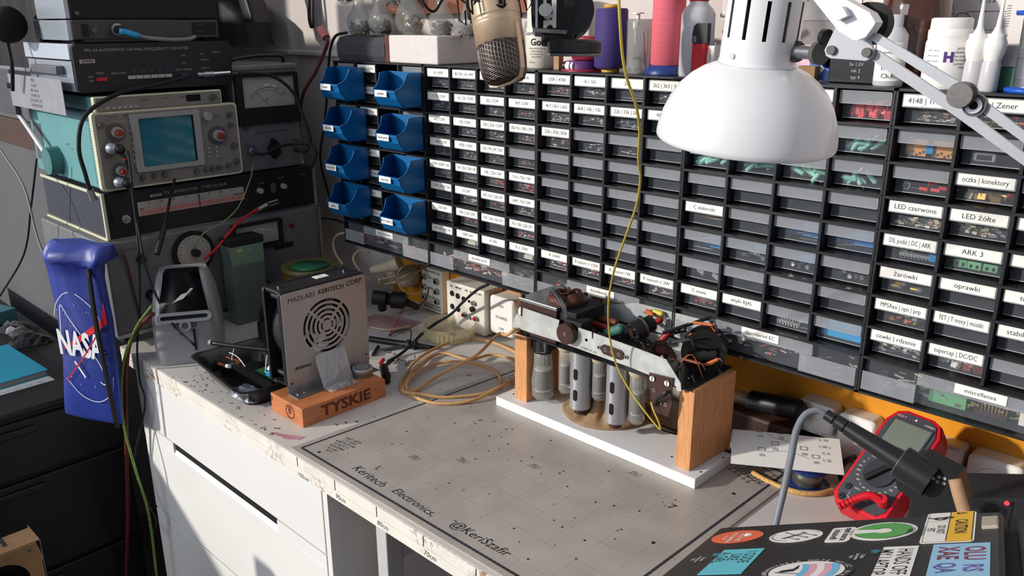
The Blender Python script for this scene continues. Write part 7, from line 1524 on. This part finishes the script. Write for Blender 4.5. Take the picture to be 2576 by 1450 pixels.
spec = [(2,1,1,[rdm,gry],8), (2,1,2,[grn,pnk],16), (2,1,3,[org,pnk],12), (2,1,4,[pnk,rdm],14), (2,2,1,[gry],10), (2,2,2,[rdm],9), (2,2,3,[gry,pnk],12), (2,2,4,[rdm,pnk],16), (2,3,1,[rdm,grn],12), (2,3,2,[rdm,gry],12), (2,3,3,[rdm,pnk],14), (2,3,4,[rdm,pnk],22),
 (2,4,1,[rdm],10), (2,4,2,[pnk],12), (2,4,3,[rdm,pnk],16), (2,4,4,[rdm],10), (2,5,1,[rdm,pnk],16), (2,5,2,[org,rdm],9), (2,5,3,[dkr,org],12), (2,5,4,[rdm,dkr],16), (2,6,2,[pnk,crm],18), (2,6,3,[org],10), (2,6,4,[gry,pnk],16), (2,7,1,[dkr],9), (2,7,2,[dkr,org],10), (2,7,4,[org],8),
 (3,1,1,[rdm,pnk],26), (3,1,2,[pnk,crm],24), (3,1,4,[pnk,crm],22), (3,2,1,[pnk,grn],14), (3,2,2,[crm,gry],14), (3,2,3,[gry],8), (3,3,1,[crm,org],14), (3,3,2,[gry],8), (3,3,3,[gry,rdm],8), (3,8,1,[crm,gry,org],26), (3,8,2,[rdm,crm],24), (3,8,3,[crm,pnk],10), (3,8,4,[crm,pnk],14),
 (4,1,3,[rdm],12), (5,1,1,[pnk,gry],34), (5,1,2,[org,grn,rdm],22), (5,4,1,[crm,pnk,crm],28), (5,4,2,[crm,gry,crm],44), (4,8,1,[dkr,grn],12), (5,7,1,[gry,org],8), (5,8,1,[gry,crm],22), (1,1,2,[gry],6), (1,2,2,[org],8), (1,5,2,[gry],6), (1,6,2,[gry],6)]
for k, r, q, c_, n_ in spec:
    sd_ += 1; heap(k, r, q, 'res', c_, int(n_*1.5)+3, sd_, h=.011 if n_ < 20 else .017)
heap(2, 8, 1, 'wire', [chrome, grn], 16, 61, name='diode_heap', lab='heap of glassy wired parts')
heap(3, 1, 3, 'wire', [chrome], 20, 62, h=.018, name='bandoliered_resistors', lab='bundle of straight wired resistors')
heap(4, 5, 1, 'wire', [gold_], 5, 63, h=.006, name='wired_capacitors', lab='a few golden wired parts')
heap(4, 6, 1, 'wire', [chrome, gry], 14, 64, name='wire_parts', lab='heap of silvery wired parts'); heap(4, 5, 3, 'wire', [chrome, gry], 14, 65, name='wire_parts', lab='silvery pins'); heap(4, 5, 4, 'wire', [chrome, steel], 8, 66, h=.006, name='wire_parts', lab='scattered silvery pins')
heap(4, 1, 4, 'box', [mat('crimson_capacitor', (240, 88, 100), .4, noise=.15)], 56, 67, h=.017, name='capacitor_heap', lab='heap of crimson block capacitors'); heap(4, 1, 3, 'box', [mat('crimson_capacitor', (206, 66, 78))], 40, 68, h=.016, name='capacitor_heap', lab='heap of crimson block capacitors')
heap(5, 3, 2, 'box', [gold_, crm, gold_, gold_, dkr], 14, 69, h=.008, name='connector_heap', lab='heap of gold eyelets and connectors'); heap(5, 8, 2, 'box', [rdm, white], 14, 70, h=.008, name='module_heap', lab='heap of red and white modules')
# individual larger parts
tealc = mat('teal_capacitor', (150, 214, 196), .4, noise=.1); copyn = {}
def indiv(name, cat, lab, grp, k, r, q, places, build):
    for i, (u, v, w, a, e_) in enumerate(places):
        x0, x1, z = cell(k, r, q); M_ = T(x0+u*(x1-x0), .018+v, z+.0014+w) @ RZ(a) @ RY(e_)
        if (name, lab) in copyn: copy_tree(copyn[(name, lab)], M_); continue
        key = name
        b = B(); build(b)
        o = bpy.data.objects.new(name, b.mesh(name)); COL.objects.link(o); o.matrix_world = M_
        tagit(o, lab+' '+where(k, r, q), cat, grp+' '+where(k, r, q)); copyn[(name, lab)] = o
    copyn.clear()
def b_teal(b): b.cyl((-.0075, 0, .0034), (.0075, 0, .0034), .0034, tealc, n=12); b.sph((-.0075, 0, .0034), .0034, tealc, n=10); b.sph((.0075, 0, .0034), .0034, tealc, n=10); b.cyl((.009, 0, .0034), (.020, .002, .0042), .0005, chrome, n=5)
rnd = random.Random(4)
def scat(n, wmax=.006): return [(rnd.uniform(.18, .80), rnd.uniform(.0, .012), rnd.uniform(.001, wmax), rnd.uniform(-.6, .6), rnd.uniform(-1.0, .9)) for i in range(n)]
for (k, r, q, n_) in ((4,2,4,10), (4,3,4,6), (4,3,1,7), (4,3,2,6), (4,3,3,7)): indiv('teal_capacitor', 'capacitor', 'teal tubular capacitor', 'teal capacitors', k, r, q, scat(n_), b_teal)
def b_can(b): b.cyl((0, 0, .0032), (0, .014, .0032), .0032, mat('can_sleeve', (70, 76, 92), .4), n=14); b.cyl((0, -.0002, .0032), (0, .0, .0032), .0029, chrome, n=14); b.stroke([(-.002, -.001), (.002, .001)], .0006, void, FR(0, -.0004, .0032), k=1)
for (k, r, q, n_) in ((4,6,2,7), (4,6,3,4), (4,6,4,6)): indiv('electrolytic_can', 'capacitor', 'round capacitor can seen end on', 'capacitor cans', k, r, q, [(.14+.74*i/n_, rnd.uniform(0, .006), rnd.choice((0, 0, .006)), rnd.uniform(-.3, .3), 0) for i in range(n_)], b_can)
def b_grey(b): b.box(-.009, .009, -.004, .004, 0, .008, gry, .001); b.cyl((.009, 0, .004), (.018, .002, .010), .0004, chrome, n=5); b.cyl((-.009, 0, .004), (-.016, .0, .012), .0004, chrome, n=5)
indiv('grey_block_capacitor', 'capacitor', 'grey block capacitor', 'grey block capacitors', 4, 7, 1, [(.30, .004, .004, -.3, .3), (.74, .006, 0, -.4, .25)], b_grey)
def b_green(b): b.box(-.008, .008, -.004, .004, 0, .010, mat('terminal_green', (104, 170, 122), .45), .001); b.box(-.005, -.002, -.0043, -.004, .002, .006, void); b.box(.002, .005, -.0043, -.004, .002, .006, void)
indiv('terminal_block', 'terminal block', 'green screw terminal block', 'green terminal blocks', 5, 5, 2, [(.22, .004, 0, .1, 0), (.50, .003, 0, -.1, 0), (.78, .004, 0, .05, 0), (.36, .010, .0102, .2, 0), (.64, .009, .0102, -.1, 0), (.86, .016, .008, .4, .2)], b_green)
indiv('terminal_block', 'terminal block', 'green screw terminal block', 'green terminal blocks', 5, 5, 1, [(.28, .006, .006, .5, .5)], b_green)
def b_blue(b): b.box(-.0045, .0045, -.004, .004, 0, .011, mat('bright_blue', (20, 140, 200)), .001)
indiv('blue_relay', 'relay', 'small bright blue relay', 'blue relays', 5, 5, 1, [(.88, .004, 0, 0, 0)], b_blue); indiv('blue_trimmer', 'trimmer', 'small blue trimmer', 'blue trimmers', 5, 2, 1, [(.52, .001, .004, .1, 0)], b_blue)
def b_dil(b):
    b.box(-.018, .018, -.004, .004, .002, .006, gry)
    for i in range(8): b.box(-.016+i*.0043, -.0148+i*.0043, -.0046, -.004, -.0005, .005, chrome)
indiv('chip_socket', 'socket', 'long grey chip socket', 'chip sockets', 5, 5, 1, [(.52, .004, 0, .02, 0)], b_dil); indiv('pin_strip', 'connector', 'toothed silvery connector strip', 'connector strips', 4, 8, 3, [(.42, .001, .001, -.04, 0), (.42, .004, .008, -.04, 0)], b_dil)
def b_pcb(b): b.box(-.012, .012, -.001, .001, 0, .020, mat('orange_module', (214, 148, 76), .5, noise=.1)); [b.box(-.012+.004*i, -.010+.004*i, -.0022, -.001, .002*(i % 3), .003+.002*(i % 3), kn_grey) for i in range(6)]
indiv('orange_module', 'circuit module', 'orange circuit module', 'orange modules', 5, 2, 1, [(.24, .003, 0, 0, 0), (.78, .003, 0, .05, 0)], b_pcb)
def b_ring(b): b.tube([(.004*math.cos(a), 0, .0048+.004*math.sin(a)) for a in [i*PI/6 for i in range(13)]], .0010, mat('pale_green_ring', (110, 160, 110), .5), n=6, k=1)
indiv('cable_ring', 'ring', 'pale green ring', 'green rings', 5, 3, 1, [(.16, .002, 0, 0, 0)], b_ring)
def b_term(b): b.cyl((-.006, 0, .003), (.005, 0, .003), .0028, dkr, n=12); b.box(.005, .014, -.002, .002, .0025, .0035, chrome); b.cyl((.014, 0, .0025), (.014, 0, .0035), .003, chrome, n=12)
indiv('crimp_terminal', 'crimp terminal', 'red crimp terminal with silver tongue', 'red crimp terminals', 5, 3, 1, [(.50, .003, 0, 2.9, 0), (.72, .004, .0, 3.0, 0), (.88, .005, .003, .2, 0), (.62, .012, .006, .8, 0)], b_term)
def b_bulb(b): b.cyl((-.005, 0, .003), (.003, 0, .003), .003, gold_, n=14); b.sph((.005, 0, .003), .0034, glass, n=12)
indiv('signal_bulb', 'bulb', 'small brass capped bulb', 'small bulbs', 5, 6, 1, [(.30, .003, .004, .2, 0), (.62, .003, 0, 0, 0), (.22, .003, 0, .1, 0)], b_bulb)
def b_tr(b): b.cyl((0, 0, 0), (0, 0, .005), .0042, gold_, n=16); b.cyl((0, 0, 0), (0, 0, .001), .005, gold_, n=16)
indiv('metal_transistor', 'transistor', 'gold metal can transistor', 'metal can transistors', 5, 7, 1, [(.55, .003, 0, 0, .5), (.72, .006, 0, 0, -.4)], b_tr)
def b_dsub(b): b.box(-.013, .013, -.003, .003, 0, .012, steel, .002); b.box(-.008, .008, -.0035, -.003, .003, .009, void)
indiv('port_connector', 'connector', 'metal shelled port connector', 'port connectors', 5, 2, 2, [(.34, .002, 0, .05, 0)], b_dsub); indiv('port_connector', 'connector', 'metal shelled port connector', 'port connectors', 4, 8, 3, [(.86, .002, 0, .05, 0)], b_dsub)
def b_cer(b): b.box(-.011, .011, -.0035, .0035, 0, .007, mat('ceramic_white', (214, 206, 188), .6), .0008); b.cyl((.011, 0, .0035), (.022, 0, .0035), .0005, chrome, n=5)
indiv('ceramic_resistor', 'resistor', 'cream ceramic power resistor', 'ceramic power resistors', 2, 8, 2, [(.35, .003, 0, .05, 0), (.42, .004, .0072, .1, 0), (.72, .005, 0, -.1, 0), (.70, .006, .0072, .05, 0), (.52, .012, .012, .1, 0)], b_cer)
indiv('ceramic_resistor', 'resistor', 'large cream ceramic resistor', 'large ceramic resistors', 2, 8, 4, [(.50, .002, 0, 0, 0), (.55, .003, .0072, .03, 0), (.62, .010, .012, 0, 0)], b_cer)
indiv('film_capacitor', 'capacitor', 'bright red capacitor', 'red capacitors', 2, 7, 3, [(.62, .003, .006, .1, 0), (.78, .003, 0, -.1, 0)], b_term)
def b_blb(b): b.box(-.028, .028, 0, .05, 0, .0235, mat('sky_blue_insert', (40, 160, 220), .45, noise=.08), .001)
indiv('blue_carton', 'box', 'sky blue box', 'blue boxes', 4, 8, 4, [(.5, -.001, 0, 0, 0)], b_blb)
def b_bsh(b): b.box(-.029, .029, .018, .020, 0, .031, mat('blue_card', (40, 130, 200), .5))
for (k, r, q) in ((4,5,3), (4,5,4), (4,6,1), (4,6,2), (4,6,3)): indiv('blue_card_insert', 'card', 'blue card standing at the back', 'blue card inserts', k, r, q, [(.5, .0, 0, 0, 0)], b_bsh)
# wide bottom drawers
def wide(k, cols_, n, seed, kind='mix'):
    n = int(n*1.6)
    x0 = X0[k]+.003; rnd = random.Random(seed); b = B(); z = .1725
    for i in range(n):
        x = rnd.uniform(x0+.006, x0+.270)
        if min(abs(x-x0-.0585), abs(x-x0-.2015)) < .006: continue
        y = rnd.uniform(.012, .05); zz = z+.003+.018*rnd.random()**1.4; a = rnd.uniform(-1, 1); m = cols_[rnd.randrange(len(cols_))]; d = Vector((math.cos(a), .4*math.sin(a), .3*rnd.uniform(-1, 1))).normalized()*rnd.uniform(.003, .008); c = Vector((x, y, zz)); r_ = rnd.uniform(.0008, .0030)
        b.cyl(c-d, c+d, r_, m, n=7)
        if i % 2: b.cyl(c-d*1.9, c+d*1.9, .0004, chrome, n=4)
    single('salvaged_parts', b, "heap of salvaged parts in the wide drawer labelled '%s'" % BIGLAB[k], 'components', kind='stuff')
wide(1, [rdm, gry, crm, dkr], 60, 81); wide(2, [rdm, pnk, crm, org], 170, 82); wide(3, [gry, crm, org], 40, 83); wide(4, [gry, rdm, crm], 36, 84); wide(5, [gry, gold_, grn], 50, 85)
def place_wide(name, cat, lab, k, u, w, build):
    b = B(); b.T = T(X0[k]+u, .022, .1730+w); build(b); single(name, b, lab+" in the wide drawer labelled '%s'" % BIGLAB[k], cat)
place_wide('yellow_capacitor', 'capacitor', 'fat yellow tubular capacitor', 3, .150, .0, lambda b: b.cyl((-.018, 0, .009), (.018, 0, .009), .009, mat('yellow_part', (214, 190, 60)), n=18))
place_wide('orange_capacitor', 'capacitor', 'orange tubular capacitor', 3, .110, .0, lambda b: b.cyl((-.012, 0, .005), (.012, 0, .005), .005, org, n=14))
place_wide('paper_capacitor', 'capacitor', 'cream paper capacitor seen end on', 3, .088, .0, lambda b: (b.cyl((0, -.006, .008), (0, .02, .008), .008, crm, n=18), b.cyl((0, -.0065, .008), (0, -.006, .008), .003, brown, n=12)))
place_wide('brown_capacitor', 'capacitor', 'brown tubular capacitor', 3, .186, .0, lambda b: b.cyl((-.010, 0, .006), (.010, 0, .006), .006, brown, n=14))
place_wide('grey_capacitor', 'capacitor', 'grey round capacitor', 3, .225, .0, lambda b: b.cyl((-.006, -.004, .007), (.010, .01, .007), .007, gry, n=16))
place_wide('green_terminal_strip', 'terminal block', 'long green terminal strip', 5, .100, .0, lambda b: b.box(-.022, .022, -.005, .005, 0, .016, mat('terminal_green', (104, 170, 122))))
place_wide('pin_header', 'connector', 'row of golden pins on a red strip', 5, .150, .0, lambda b: (b.box(-.018, .018, -.003, .003, 0, .006, brown), [b.box(-.016+.004*i, -.0148+.004*i, -.001, .001, .006, .016, gold_) for i in range(9)]))
place_wide('white_plug_housing', 'connector', 'white multi-pin plug housing', 5, .190, .0, lambda b: b.box(-.009, .009, -.004, .004, 0, .018, white, .001))
